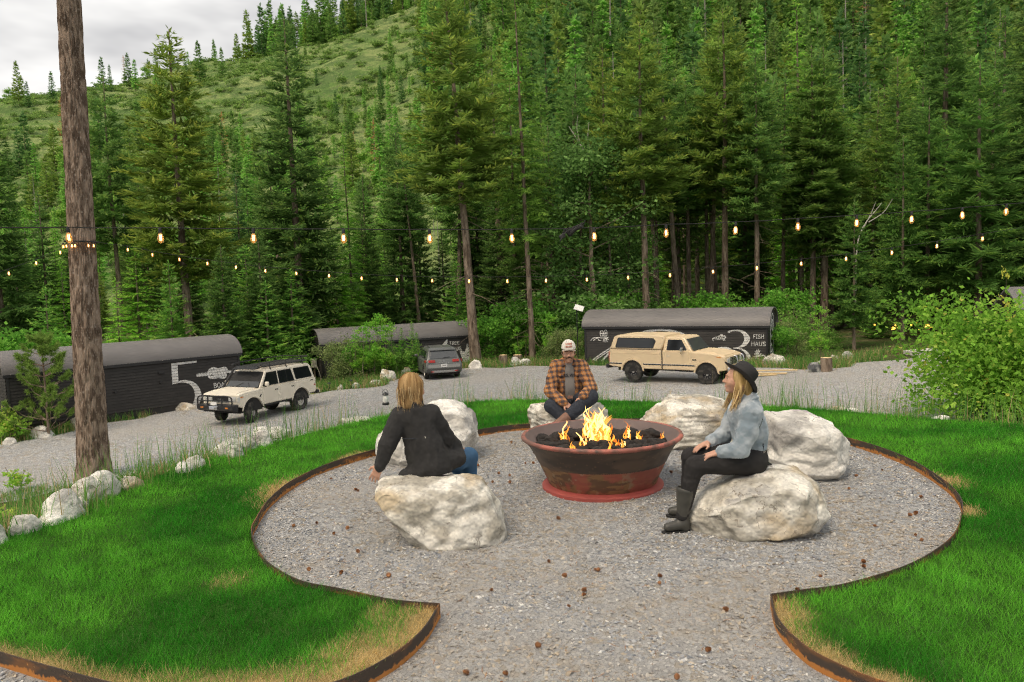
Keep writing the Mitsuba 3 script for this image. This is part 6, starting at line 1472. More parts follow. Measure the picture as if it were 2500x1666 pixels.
def slab(pts, hw, bevel=.03):
    """A side profile (x, z) given width: hw a half width or a function of z; its edges rounded over."""
    p = ring_of(pts); q1, q2 = inset(p, bevel * .3), inset(p, bevel); w = hw if callable(hw) else (lambda z: np.full(len(z), float(hw)))
    rows = []
    for s in (-1, 1):
        for r, d in ((q2, 0.0), (q1, bevel * .3), (p, bevel)): rows.append(np.column_stack([r[:, 0], s * (w(r[:, 1]) - d), r[:, 1]]))
    rows = [rows[0], rows[1], rows[2], rows[5], rows[4], rows[3]]; n = len(p); v = np.vstack(rows); f = []
    for k in range(5):
        for i in range(n):
            a, b = k * n + i, k * n + (i + 1) % n; f += [(a, b, b + n), (a, b + n, a + n)]
    tv, tf = trimesh.creation.triangulate_polygon(sg.Polygon(q2), engine='earcut')
    from scipy.spatial import cKDTree
    ix = cKDTree(q2).query(tv)[1]; t = ix[tf]; a = q2[t]; area = (a[:, 1, 0] - a[:, 0, 0]) * (a[:, 2, 1] - a[:, 0, 1]) - (a[:, 1, 1] - a[:, 0, 1]) * (a[:, 2, 0] - a[:, 0, 0]); t[area < 0] = t[area < 0][:, ::-1]
    m = trimesh.Trimesh(v, np.vstack([np.array(f), t, t[:, ::-1] + 5 * n]), process=False)
    if m.volume < 0: m.invert()
    return m


def arch(cx, cz, r, a0=180, a1=0, n=14): return [(cx + r * math.cos(math.radians(a)), cz + r * math.sin(math.radians(a))) for a in np.linspace(a0, a1, n)]


def panel(pts, y, tilt=None, th=.012, side=1, rnd=.03):
    """A flat plate (x, z) on a car's side, y its distance from the middle, or a function of z."""
    g = sg.Polygon(pts).buffer(-rnd).buffer(rnd, 6) if rnd else sg.Polygon(pts)
    m = prism(g, th); v = np.asarray(m.vertices); w = y(v[:, 1]) if callable(y) else y
    o = trimesh.Trimesh(np.column_stack([v[:, 0], side * (w + v[:, 2] - th * .5), v[:, 1]]), m.faces, process=False)
    if o.volume < 0: o.invert()
    return o


def wheel(k, M, x, y, r, wd, rim_r, steer=0.0, rim='mat_black_metal', cap='mat_dark_plastic', lugs=30, side=1):
    wk = new(k + '__wheel'); W = M @ mat4(x, y, r, steer) @ np.array([[1, 0, 0, 0], [0, 0, side, 0], [0, 1, 0, 0], [0, 0, 0, 1.0]])
    h = wd / 2; put(wk, moved(lathe([(rim_r * .98, -h * .85), (rim_r * 1.05, -h * .98), (r * .86, -h), (r * .955, -h * .86), (r * .985, -h * .5), (r * .985, h * .5), (r * .955, h * .86), (r * .86, h), (rim_r * 1.05, h * .98), (rim_r * .98, h * .80), (rim_r * .96, -h * .85)], 40), W), 'mat_tyre', 40)
    if lugs:
        bs = []
        for i in range(lugs):
            a = 6.283 * i / lugs
            for c in (-.62, .0, .62): bs.append(moved(box(.022, r * .11, wd * .24, (r * .985, 0, c * h), .004), mat4(0, 0, 0, a + c * .06)))
            for s in (-1, 1): bs.append(moved(box(r * .09, r * .09, .02, (r * .915, 0, s * h * .965), .004), mat4(0, 0, 0, a + .1)))
        labels[part(wk, 'tread', moved(join(bs), W), 'mat_tyre')] = {'kind': 'stuff'}
    part(wk, 'rim', moved(lathe([(rim_r * 1.0, h * .62), (rim_r * .96, h * .80), (rim_r * .90, h * .74), (rim_r * .84, h * .34), (rim_r * .62, h * .30), (rim_r * .46, h * .42), (rim_r * .32, h * .42), (.001, h * .42)], 32), W), rim, 40)
    part(wk, 'hub', moved(lathe([(rim_r * .30, h * .42), (rim_r * .27, h * .72), (rim_r * .16, h * .80), (.001, h * .80)], 20), W), cap, 40)
    ho = [moved(lathe([(rim_r * .085, h * .40), (rim_r * .075, h * .455), (.001, h * .455)], 8), mat4(rim_r * .70 * math.cos(a), rim_r * .70 * math.sin(a), -h * .07, 0)) for a in np.arange(8) * math.pi / 4]
    labels[part(wk, 'bolt', moved(join(ho), W), 'mat_dark_plastic' if rim != 'mat_black_metal' else 'mat_chrome')] = {'kind': 'stuff'}


def strip(k, M, name, pts, w, mat, y, side, th=.006):
    return part(k, name, moved(panel(list(sg.LineString(pts).buffer(w / 2, cap_style='flat', join_style='mitre').exterior.coords)[:-1], y, None, th, side, 0), M), mat)


def pickup():
    k = thing('pickup_truck', 'tan pickup truck with a matching camper shell parked in front of the right cabin', 'pickup')
    M = mat4(6.99, 32.85, float(lot_z(6.99)) + .06, math.radians(-35.0), (.97, 1, 1)); P = lambda n, m, mt, sm=30: part(k, n, moved(m, M), mt, sm)
    hw = .97
    bed = [(-2.83, .66), (-2.80, 1.37), (-.31, 1.37), (-.31, .56), (-1.18, .56), *arch(-1.69, .42, .49, 16, 164), (-2.2, .58), (-2.6, .62)]
    P('bed', slab(bed, hw, .035), 'mat_tan_paint')
    cab = [(-.27, .56), (-.27, 1.345), (1.02, 1.345), (1.16, 1.325), (1.9, 1.27), (2.40, 1.19), (2.50, 1.13), (2.53, .62), (2.36, .58), (2.18, .56), *arch(1.69, .42, .49, 16, 164), (1.2, .56)]
    P('cab', slab(cab, hw, .04), 'mat_tan_paint')
    P('hood', slab([(1.10, 1.33), (1.16, 1.36), (1.9, 1.315), (2.36, 1.235), (2.42, 1.19)], .80, .03), 'mat_tan_paint')
    gh = lambda z: .955 - (z - 1.34) * .30
    P('roof', slab([(-.25, 1.33), (-.22, 1.84), (-.10, 1.91), (.58, 1.91), (.70, 1.86), (1.08, 1.33)], gh, .05), 'mat_tan_paint')
    ch = lambda z: .965 - (z - 1.37) * .12
    P('camper_shell', slab([(-2.80, 1.38), (-2.60, 1.90), (-2.42, 1.97), (-.60, 2.0), (-.22, 1.97), (-.17, 1.88), (-.17, 1.75), (-.31, 1.38)], ch, .06), 'mat_tan_paint')
    for s in (-1, 1):
        P('shell_window', panel([(-2.46, 1.46), (-2.36, 1.83), (-.72, 1.83), (-.62, 1.74), (-.72, 1.46)], ch, None, .016, s, .05), 'mat_glass_dark'); P('shell_window_frame', panel(list(sg.Polygon([(-2.52, 1.43), (-2.40, 1.86), (-.70, 1.86), (-.57, 1.74), (-.69, 1.43)]).buffer(-.05).buffer(.05).exterior.coords)[:-1], ch, None, .008, s, 0), 'mat_black_metal'); strip(k, M, 'shell_window_bar', [(-1.52, 1.46), (-1.52, 1.83)], .025, 'mat_black_metal', ch, s, .022)
        d = P('door', panel([(-.15, .60), (-.15, 1.33), (.94, 1.33), (.97, .95), (.94, .60)], hw, None, .012, s, .03), 'mat_tan_paint')
        put(d + '__window', moved(panel([(-.08, 1.37), (-.05, 1.80), (.56, 1.80), (.86, 1.37)], gh, None, .014, s, .04), M), 'mat_glass_dark', 30)
        part(d, 'window_frame', moved(panel(list(sg.Polygon([(-.13, 1.345), (-.11, 1.845), (.58, 1.845), (.93, 1.345)]).buffer(-.04).buffer(.04).exterior.coords)[:-1], gh, None, .007, s, 0), M), 'mat_tan_paint', 30)
        part(d, 'handle', moved(box(.14, .03, .03, (.0, (hw + .012) * s, 1.13), .006), M), 'mat_chrome'); part(d, 'mirror', moved(box(.09, .16, .15, (.66, (hw + .13) * s, 1.42), .02), M), 'mat_chrome'); part(d, 'mirror_arm', moved(tube([(.60, hw * s, 1.20), (.62, (hw + .12) * s, 1.28), (.66, (hw + .12) * s, 1.40)], .011, 6), M), 'mat_black_metal')
        strip(k, M, 'side_moulding', [(-2.80, .755), (-2.2, .755)], .05, 'mat_seam', hw, s, .02); strip(k, M, 'side_moulding', [(-1.18, .755), (-.33, .755)], .05, 'mat_seam', hw, s, .02); strip(k, M, 'side_moulding', [(-.26, .755), (1.18, .755)], .05, 'mat_seam', hw, s, .02)
        for a_, b_ in ((-2.8, -2.2), (-1.18, -.33), (-.26, 1.18)): strip(k, M, 'moulding_edge', [(a_, .785), (b_, .785)], .014, 'mat_chrome', hw, s, .026)
        for cx in (-1.69, 1.69): P('arch_flare', panel([*arch(cx, .42, .565, 176, 4), *arch(cx, .42, .50, 8, 172)], hw, None, .03, s, 0), 'mat_tan_paint'); P('wheel_well', panel([*arch(cx, .42, .50, 180, 0)], hw - .25, None, .4, s, 0), 'mat_underbody')
        strip(k, M, 'body_line', [(-2.79, 1.20), (-.33, 1.20)], .012, 'mat_tan_paint', hw, s, .02); strip(k, M, 'shell_seal', [(-2.80, 1.378), (-.31, 1.378)], .018, 'mat_seam', hw, s, .006); strip(k, M, 'door_gap', [(-.29, .57), (-.29, 1.36)], .03, 'mat_seam', hw - .006, s, .006)
        strip(k, M, 'fender_badge', [(1.07, 1.0), (1.26, 1.0)], .05, 'mat_black_metal', hw, s, .012); strip(k, M, 'hood_badge', [(2.12, 1.14), (2.32, 1.13)], .03, 'mat_amber_lamp', hw, s, .012)
        P('tail_lamp', box(.05, .17, .42, (-2.825, (hw - .088) * s, 1.05), .012), 'mat_red_lamp'); P('headlamp', box(.05, .24, .17, (2.525, .70 * s, .98), .012), 'mat_lamp_glass'); P('wiper', tube([(1.13, .25 * s + .1, 1.37), (.98, .1 * s + .25, 1.50)], .008, 5), 'mat_black_metal')
    P('windshield', slab([(.735, 1.815), (.75, 1.83), (1.115, 1.37), (1.10, 1.355)], lambda z: .88 - (z - 1.34) * .28, .006), 'mat_glass_rear'); P('rear_window', slab([(-2.79, 1.44), (-2.81, 1.45), (-2.655, 1.84), (-2.635, 1.83)], .78, .004), 'mat_glass_dark')
    P('grille', box(.05, 1.12, .30, (2.53, 0, .95), .01), 'mat_chrome'); g = [box(.02, 1.06, .022, (2.56, 0, .84 + .06 * i)) for i in range(5)] + [box(.02, .02, .28, (2.56, y, .95)) for y in (-.3, 0, .3)]; labels[P('grille_bar', join(g), 'mat_black_metal')] = {'kind': 'stuff'}
    P('front_bumper', box(.16, 1.94, .20, (2.64, 0, .64), .04), 'mat_chrome'); P('rear_bumper', box(.16, 1.9, .17, (-2.93, 0, .62), .03), 'mat_black_metal'); P('tailgate', box(.02, 1.5, .55, (-2.825, 0, 1.05), .006), 'mat_tan_paint')
    P('push_bar', join([tube(catmull([(2.75, y, .55), (2.80, y, .85), (2.76, y, 1.12), (2.66, y, 1.16)], 4), .024, 8) for y in (-.38, .38)] + [tube([(2.79, -.38, z), (2.79, .38, z)], .022, 8) for z in (.72, .95)]), 'mat_chrome')
    P('chassis', join([box(4.9, .10, .14, (-.1, y, .52)) for y in (-.42, .42)] + [box(.5, .9, .2, (-2.4, 0, .50)), box(.7, .3, .2, (.3, .4, .44)), box(1.1, 1.2, .3, (1.5, 0, .62)), tube([(-1.69, -.75, .42), (-1.69, .75, .42)], .06, 8), tube([(1.69, -.75, .42), (1.69, .75, .42)], .05, 8), tube([(-2.7, .5, .42), (-.3, .5, .44)], .045, 8)]), 'mat_underbody'); P('floor', box(4.9, 1.8, .05, (-.15, 0, .60)), 'mat_underbody')
    for x in (-1.69, 1.69):
        for s in (-1, 1): wheel(k, M, x, .80 * s, .41, .27, .20, 0, 'mat_black_metal', 'mat_chrome', 30, s)


def off_roader():
    k = thing('off_roader', 'boxy cream white off-road wagon with a black bull bar and roof rack', 'car')
    f = unit(V(-.43, -.903)); rear = V(-8.92, 32.0); c = rear + f * 1.365 + V(-.903 * .75, .43 * .75) * 1.0
    M = mat4(c[0], c[1], float(lot_z(c[0])) + .05, math.atan2(f[1], f[0])); P = lambda n, m, mt, sm=30: part(k, n, moved(m, M), mt, sm)
    hw = .90; r = .42
    body = [(-2.28, .66), (-2.34, .80), (-2.32, 1.27), (.98, 1.27), (1.05, 1.24), (1.75, 1.215), (2.06, 1.17), (2.10, 1.12), (2.10, .72), (1.99, .66), *arch(1.365, .44, .52, 22, 158), (.84, .60), (-.82, .60), *arch(-1.365, .44, .52, 18, 158), (-1.95, .66)]
    P('body', slab(body, hw, .045), 'mat_cream_paint'); P('hood', slab([(.98, 1.255), (1.04, 1.285), (1.75, 1.255), (2.03, 1.205), (2.06, 1.17)], .74, .03), 'mat_cream_paint')
    gh = lambda z: .885 - (z - 1.27) * .19
    P('roof', slab([(-2.30, 1.26), (-2.17, 1.80), (-2.06, 1.90), (-1.9, 1.925), (.32, 1.915), (.52, 1.87), (.98, 1.26)], gh, .06), 'mat_cream_paint')
    P('windshield', slab([(.545, 1.795), (.565, 1.81), (.985, 1.30), (.965, 1.285)], lambda z: .80 - (z - 1.27) * .17, .006), 'mat_glass_rear'); P('windshield_frame', slab([(.525, 1.825), (.545, 1.845), (1.0, 1.275), (.98, 1.262)], lambda z: .835 - (z - 1.27) * .17, .004), 'mat_black_rubber')
    for s in (-1, 1):
        for nm, q in (('front_door', [(-.06, 1.33), (-.06, 1.78), (.44, 1.78), (.75, 1.33)]), ('rear_door', [(-1.0, 1.33), (-.90, 1.78), (-.17, 1.78), (-.17, 1.33)])):
            x0 = -.09 if nm == 'front_door' else -1.04; x1 = .80 if nm == 'front_door' else -.13
            d = P(nm, panel([(x0, .66), (x0, 1.26), (x1, 1.26), (x1 + .02 * (nm == 'front_door'), .66)] if nm == 'front_door' else [(-.80, .66), (-.98, .88), (x0, 1.10), (x0, 1.26), (x1, 1.26), (x1, .66)], hw, None, .01, s, .02), 'mat_cream_paint')
            put(d + '__window', moved(panel(q, gh, None, .014, s, .03), M), 'mat_glass_dark', 30); part(d, 'window_seal', moved(panel(list(sg.Polygon(q).buffer(.028, join_style='mitre').exterior.coords)[:-1], gh, None, .007, s, .02), M), 'mat_black_rubber', 30); part(d, 'handle', moved(box(.16, .03, .035, (x0 + .16, (hw + .012) * s, 1.10), .006), M), 'mat_dark_plastic')
            if nm == 'rear_door': part(d, 'window_bar', moved(panel([(-.62, 1.33), (-.62, 1.78), (-.60, 1.78), (-.60, 1.33)], gh, None, .02, s, 0), M), 'mat_black_rubber')
        q = [(-2.10, 1.36), (-1.98, 1.78), (-1.08, 1.78), (-1.14, 1.36)]; P('quarter_window', panel(q, gh, None, .014, s, .07), 'mat_glass_dark'); P('quarter_window_seal', panel(list(sg.Polygon(q).buffer(.025).exterior.coords)[:-1], gh, None, .007, s, .06), 'mat_black_rubber')
        strip(k, M, 'crease', [(-2.30, .86), (-1.9, .86)], .012, 'mat_cream_paint', hw, s, .02); strip(k, M, 'crease', [(-.80, .83), (.82, .83)], .012, 'mat_cream_paint', hw, s, .024); strip(k, M, 'crease', [(-2.3, 1.17), (2.0, 1.10)], .010, 'mat_cream_paint', hw, s, .016)
        for cx in (-1.365, 1.365): P('arch_lip', panel([*arch(cx, .44, .575, 172, 8), *arch(cx, .44, .53, 12, 168)], hw, None, .03, s, 0), 'mat_cream_paint'); P('wheel_well', panel([*arch(cx, .44, .53, 180, 0)], hw - .25, None, .4, s, 0), 'mat_underbody')
        P('mirror', box(.10, .17, .16, (.72, (hw + .14) * s, 1.40), .025), 'mat_cream_paint'); P('mirror_arm', tube([(.66, (hw - .02) * s, 1.27), (.70, (hw + .12) * s, 1.33)], .018, 6), 'mat_black_metal'); strip(k, M, 'fender_vent', [(.90, 1.02), (1.00, .93)], .05, 'mat_dark_plastic', hw, s, .014); strip(k, M, 'side_marker', [(1.86, 1.05), (2.0, 1.045)], .04, 'mat_amber_lamp', hw, s, .016); strip(k, M, 'rear_marker', [(-2.28, .98), (-2.18, .98)], .05, 'mat_red_lamp', hw, s, .016); strip(k, M, 'rear_vent', [(-2.16, 1.20), (-1.95, 1.20)], .03, 'mat_dark_plastic', hw, s, .014)
        for j in (0, 1): P('headlamp', box(.03, .17, .13, (2.115, (.50 + .19 * j) * s, .97), .012), 'mat_lamp_glass')
        P('headlamp_bezel', box(.03, .40, .19, (2.10, .595 * s, .97), .01), 'mat_chrome'); P('turn_lamp', box(.10, .07, .19, (2.07, .868 * s, .97), .012), 'mat_lamp_glass'); P('bumper_lamp', box(.03, .16, .06, (2.43, .62 * s, .70), .008), 'mat_amber_lamp'); P('wiper', tube([(1.0, .35 * s + .05, 1.305), (.88, .12 * s + .12, 1.44)], .009, 5), 'mat_black_metal'); P('rock_slider', tube([(-.75, (hw - .03) * s, .57), (.75, (hw - .03) * s, .57)], .035, 8), 'mat_black_metal')
    P('grille', box(.04, .78, .22, (2.10, 0, .97), .01), 'mat_dark_plastic'); lt = meshkit.text_mesh('TOYOTA', .055, .012, True); v = np.asarray(lt.vertices); v = np.column_stack([2.122 + v[:, 2], v[:, 0] - v[:, 0].mean(), v[:, 1] + .945]); labels[P('grille_lettering', trimesh.Trimesh(v, lt.faces, process=False), 'mat_chrome', False)] = {'kind': 'stuff', 'label': 'chrome word on the grille'}
    P('grille_trim', join([box(.02, .80, .018, (2.12, 0, z)) for z in (.87, 1.07)]), 'mat_chrome')
    P('bull_bar', join([slab([(2.12, .50), (2.38, .58), (2.44, .64), (2.44, .78), (2.12, .80)], .90, .03), tube(catmull([(2.40, -.86, .78), (2.40, -.86, 1.0), (2.38, -.72, 1.12), (2.38, 0, 1.13), (2.38, .72, 1.12), (2.40, .86, 1.0), (2.40, .86, .78)], 5), .027, 8), tube([(2.39, -.86, .95), (2.39, .86, .95)], .02, 8)] + [tube([(2.40, y, .78), (2.38, y, 1.12)], .026, 8) for y in (-.36, .36)]), 'mat_black_metal')
    P('winch', join([box(.12, .40, .13, (2.46, 0, .70), .02), tube([(2.53, -.12, .70), (2.53, .12, .70)], .04, 8)]), 'mat_chrome'); P('bumper_plate', box(.02, .30, .12, (2.45, 0, .86), .004), 'mat_plate'); P('valance', slab([(2.0, .45), (2.3, .52), (2.1, .66), (2.0, .66)], .72, .02), 'mat_black_metal')
    P('rear_bumper', box(.16, 1.86, .15, (-2.42, 0, .66), .03), 'mat_black_metal'); P('rear_window', slab([(-2.26, 1.36), (-2.285, 1.35), (-2.19, 1.77), (-2.165, 1.77)], .70, .004), 'mat_glass_dark')
    P('snorkel', tube(catmull([(1.15, -.93, 1.16), (1.0, -.95, 1.28), (.62, -.90, 1.72), (.50, -.88, 1.90), (.50, -.88, 1.98)], 5), .045, 10), 'mat_black_metal'); P('snorkel_head', box(.13, .12, .16, (.50, -.88, 2.05), .03), 'mat_dark_plastic')
    rk = new(k + '__roof_rack'); rails = [tube(catmull([(.55, y, 2.02), (-2.1, y, 2.02)], 3), .022, 8) for y in (-.64, .64)] + [tube([(x, -.64, 2.02), (x, .64, 2.02)], .018, 8) for x in np.linspace(-2.1, .55, 9)]; put(rk, moved(join(rails), M), 'mat_black_metal', 30)
    part(rk, 'hoop', moved(tube(catmull([(.55, -.68, 2.03), (.45, -.70, 2.17), (-2.05, -.70, 2.19), (-2.15, 0, 2.19), (-2.05, .70, 2.19), (.45, .70, 2.17), (.55, .68, 2.03)], 5), .019, 8), M), 'mat_black_metal', 40); part(rk, 'wind_deflector', moved(slab([(.60, 1.98), (.86, 1.955), (.86, 1.965), (.60, 2.06)], .60, .004), M), 'mat_black_metal'); part(rk, 'deck', moved(join([box(2.5, .07, .012, (-.8, y, 2.045)) for y in np.linspace(-.55, .55, 9)]), M), 'mat_grey_cladding'); labels[rk + '__deck'] = {'kind': 'stuff'}
    for x in (-1.75, -.75, .15):
        for s in (-1, 1): part(rk, 'foot', moved(tube([(x, .74 * s, 1.86), (x, .69 * s, 2.02)], [.035, .02], 6), M), 'mat_black_metal'); part(rk, 'post', moved(tube([(x, .68 * s, 2.02), (x, .70 * s, 2.18)], .014, 6), M), 'mat_black_metal')
    P('chassis', join([box(4.1, .10, .14, (-.1, y, .52)) for y in (-.42, .42)] + [box(.9, .9, .3, (1.35, 0, .60)), box(.6, .4, .2, (-.2, .1, .45)), tube([(-1.365, -.7, r), (-1.365, .7, r)], .065, 8), tube([(1.365, -.7, r), (1.365, .7, r)], .065, 8), tube([(1.75, -.6, .40), (1.75, .6, .40)], .02, 8), tube([(-2.2, -.4, .45), (-.3, -.4, .48)], .04, 8)]), 'mat_underbody'); P('floor', box(4.1, 1.66, .05, (-.1, 0, .66)), 'mat_underbody')
    for x, st in ((-1.365, 0), (1.365, .42)):
        for s in (-1, 1): wheel(k, M, x, .745 * s, r, .27, .20, st, 'mat_steel_wheel', 'mat_chrome', 30, s)


def crossover():
    k = thing('crossover', 'dark grey crossover seen from behind, parked by the middle cabin', 'car')
    f = unit(V(-.24, .97)); l = V(-f[1], f[0]); rl, rr = V(-4.42, 39.4), V(-2.93, 39.77); c = (rl + rr) / 2 + f * 1.35 + V(0, .2)
    M = mat4(c[0], c[1], float(lot_z(c[0])) + .05, math.atan2(f[1], f[0]), (1, 1, .95)); P = lambda n, m, mt, sm=35: part(k, n, moved(m, M), mt, sm)
    lw = lambda z: .925 - .16 * np.clip((z - .85), 0, 9) - .14 * np.clip(.55 - z, 0, 9)
    P('body', slab([(-2.24, .42), (-2.32, .62), (-2.30, .80), (-2.20, 1.02), (-2.16, 1.08), (1.0, 1.05), (1.9, .96), (2.22, .80), (2.28, .5), (2.1, .32), *arch(1.35, .35, .40, 0, 180), (.9, .28), (-.9, .28), *arch(-1.35, .35, .40, 0, 180), (-1.9, .36)], lw, .09), 'mat_grey_paint')
    gh = lambda z: .86 - (z - 1.05) * .30
    P('roof', slab([(-2.19, 1.04), (-1.86, 1.56), (-1.70, 1.64), (-1.2, 1.69), (-.2, 1.70), (.3, 1.62), (1.15, 1.04)], gh, .09), 'mat_grey_paint')
    P('rear_window', slab([(-2.135, 1.14), (-2.155, 1.14), (-1.915, 1.52), (-1.89, 1.52)], lambda z: .70 - (z - 1.1) * .22, .01), 'mat_glass_rear'); P('spoiler', slab([(-1.97, 1.555), (-1.96, 1.59), (-1.66, 1.675), (-1.66, 1.62)], .66, .02), 'mat_grey_paint')
    P('tailgate', slab([(-2.30, .66), (-2.325, .66), (-2.315, .84), (-2.29, .84)], .80, .004), 'mat_silver_trim'); P('tailgate_lip', slab([(-2.20, .97), (-2.28, .90), (-2.29, .87), (-2.27, .87), (-2.18, 1.0)], .80, .01), 'mat_grey_paint'); P('plate', box(.012, .31, .155, (-2.335, 0, .775), .003), 'mat_plate')
    for i, y in enumerate((-.085, -.055, -.025, .02, .05, .08)): P('plate_character', box(.006, .018, .055, (-2.343, y, .775)), 'mat_seam')
    for i, y in enumerate(np.linspace(-.22, .22, 5)): P('tailgate_letter', box(.008, .028, .03, (-2.30, y, .905), .002), 'mat_chrome')
    P('emblem', moved(trimesh.creation.torus(.035, .008, 20, 8), M.copy() * 0 + mat4(-2.265, 0, .98, 0, 1, 0, math.pi / 2)), 'mat_chrome')
    P('lower_bumper', slab([(-2.30, .38), (-2.36, .46), (-2.35, .60), (-2.2, .62), (-2.1, .36)], .88, .05), 'mat_grey_cladding'); P('skid_plate', slab([(-2.355, .40), (-2.375, .44), (-2.365, .52), (-2.33, .53)], .62, .01), 'mat_silver_trim'); P('wiper', tube([(-2.17, .02, 1.17), (-2.14, -.34, 1.20)], .010, 5), 'mat_black_metal')
    for s in (-1, 1):
        t = P('tail_lamp', panel([(-2.24, .93), (-2.20, 1.09), (-1.72, 1.03), (-1.70, .97)], lambda z: lw(z) + .004, None, .03, s, .015), 'mat_red_lamp'); part(t, 'inner_lamp', moved(slab([(-2.22, .95), (-2.28, .95), (-2.21, 1.07), (-2.16, 1.07)], .17, .01), M @ mat4(0, .60 * s, 0)), 'mat_red_lamp')
        P('reflector', box(.02, .16, .05, (-2.372, .60 * s, .47), .008), 'mat_red_lamp'); P('side_window', panel([(-1.62, 1.12), (-1.45, 1.46), (.25, 1.50), (.86, 1.12)], gh, None, .012, s, .03), 'mat_glass_dark'); P('mirror', box(.12, .20, .15, (.72, 1.02 * s, 1.10), .04), 'mat_grey_paint'); P('roof_rail', tube(catmull([(-1.6, .60 * s, 1.66), (-1.3, .61 * s, 1.73), (-.1, .61 * s, 1.75), (.2, .60 * s, 1.69)], 5), .016, 6), 'mat_black_metal'); P('handle', box(.16, .03, .03, (-.65, (lw(np.array([.95]))[0] + .01) * s, .95), .008), 'mat_chrome')
        for cx in (-1.35, 1.35): P('arch_cladding', panel([*arch(cx, .35, .46, 180, 0), *arch(cx, .35, .39, 0, 180)], .90, None, .05, s, 0), 'mat_grey_cladding'); P('wheel_well', panel([*arch(cx, .35, .40, 180, 0)], .66, None, .4, s, 0), 'mat_underbody')
        P('sill', box(1.9, .05, .16, (0, .895 * s, .33), .02), 'mat_grey_cladding')
    P('underbody', box(4.2, 1.5, .08, (0, 0, .30)), 'mat_underbody')
    for x in (-1.35, 1.35):
        for s in (-1, 1): wheel(k, M, x, .79 * s, .35, .225, .23, 0, 'mat_steel_wheel', 'mat_dark_plastic', 0, s)


plain('mat_silver_trim', (0.33, 0.33, 0.32), 0.35, 0.4)
pickup(); off_roader(); crossover()
NEAR_STRING = [(-4.33, 7.73, 2.682), (-3.53, 7.97, 2.666), (-2.66, 8.20, 2.646), (-1.77, 8.44, 2.625), (-0.87, 8.67, 2.605), (0.04, 8.91, 2.590), (1.00, 9.14, 2.590), (1.89, 9.38, 2.614), (2.79, 9.61, 2.630), (3.64, 9.85, 2.662), (4.48, 10.08, 2.695), (5.31, 10.32, 2.732), (6.11, 10.55, 2.777), (6.86, 10.79, 2.823), ]
FAR_STRING = [(-10.20, 21.00, 3.301), (-9.45, 20.78, 3.131), (-8.66, 20.57, 2.978), (-7.84, 20.35, 2.838), (-7.03, 20.13, 2.710), (-6.21, 19.92, 2.584), (-5.37, 19.70, 2.490), (-4.50, 19.48, 2.396), (-3.65, 19.27, 2.304), (-2.76, 19.05, 2.233), (-1.87, 18.84, 2.181), (-0.97, 18.62, 2.140), (-0.06, 18.40, 2.108), (0.84, 18.19, 2.090), (1.77, 17.97, 2.082), (2.69, 17.75, 2.095), (3.60, 17.54, 2.113), (4.51, 17.32, 2.160), (5.42, 17.10, 2.202), (6.31, 16.89, 2.264), (7.19, 16.67, 2.333), (8.05, 16.45, 2.425), (8.89, 16.24, 2.523), (9.70, 16.02, 2.635), ]
LEFT_STRING = [(-11.78, 20.60, 3.269), (-11.83, 19.60, 2.969), (-11.90, 18.60, 2.705), (-12.02, 17.60, 2.477), ]
# ------------------------------------------------------------------ strings of filament bulbs
scene['mat_bulb'] = {'type': 'blendbsdf', 'weight': .18, 'a': {'type': 'thindielectric', 'int_ior': 1.5, 'specular_transmittance': rgb(1.0, .82, .55), 'specular_reflectance': rgb(1, 1, 1)},
                     'b': {'type': 'principledthin', 'base_color': rgb(.80, .52, .22), 'roughness': .5, 'diff_trans': 1.4}}   # smoky amber glass
matte('mat_filament', (.3, .2, .1))
GLOW = {'type': 'area', 'radiance': rgb(2.4, 1.55, .70)}
bulb_glass = mikit.ply(lathe([(.0135, -.035), (.016, -.045), (.024, -.068), (.0305, -.095), (.031, -.112), (.025, -.132), (.013, -.144), (.001, -.147)], 16), 'mat_bulb', True)
bulb_socket = mikit.ply(lathe([(.001, .012), (.014, .008), (.0175, -.004), (.0175, -.034), (.0145, -.040), (.001, -.040)], 12), 'mat_dark_plastic', 40)
bulb_fil = mikit.ply(join([tube([(.0085 * c, .0085 * s, -.060), (.0095 * c, .0095 * s, -.118)], .0034, 5) for c, s in ((1, 0), (0, 1), (-1, 0), (0, -1))]), 'mat_filament', False, emitter=GLOW)


def hang(x, y, z, label, group, tilt=0.0):
    k = thing('light_bulb', label, 'light bulb', group); m = T4(mat4(x, y, z - .012, x * 3.7, 1, tilt))
    for nm, d in (('socket', bulb_socket), ('glass', bulb_glass), ('filament', bulb_fil)): scene[f'{k}__{nm}'] = {**d, 'to_world': m}


def sagging(pts, sag):
    out = []
    for a, b in zip(pts[:-1], pts[1:]):
        t = np.linspace(0, 1, 6)[:-1, None]; out.append(np.array(a) * (1 - t) + np.array(b) * t - [0, 0, sag] * (4 * t * (1 - t)))
    return np.vstack(out + [[pts[-1]]])


rng = np.random.default_rng(2)
ns, fs_ = [np.array(p) for p in NEAR_STRING], [np.array(p) for p in FAR_STRING]
ext = lambda p, q, n: [p + (p - q) * i for i in range(n, 0, -1)]
near = ext(ns[0], ns[1], 3) + ns + ext(ns[-1], ns[-2], 3)[::-1]
k = thing('light_string', 'near black cable of filament bulbs crossing the whole picture', 'string lights'); part(k, 'cable', tube(sagging(near, .006), .0055, 6), 'mat_black_rubber')
for p in near: hang(*p, 'clear filament bulb hanging from the near cable', 'bulbs on the near cable', rng.uniform(-.08, .08))
RZ = 3.50; TC = np.array([TX + .16, TY]); r0 = .395
loop = [np.array([TC[0] + (r0 + .03) * math.cos(a), TC[1] + (r0 + .03) * math.sin(a), RZ - .02 * math.cos(a)]) for a in np.linspace(-.3, 6.1, 26)]
far = [loop[0]] + fs_ + ext(fs_[-1], fs_[-2], 3)[::-1]
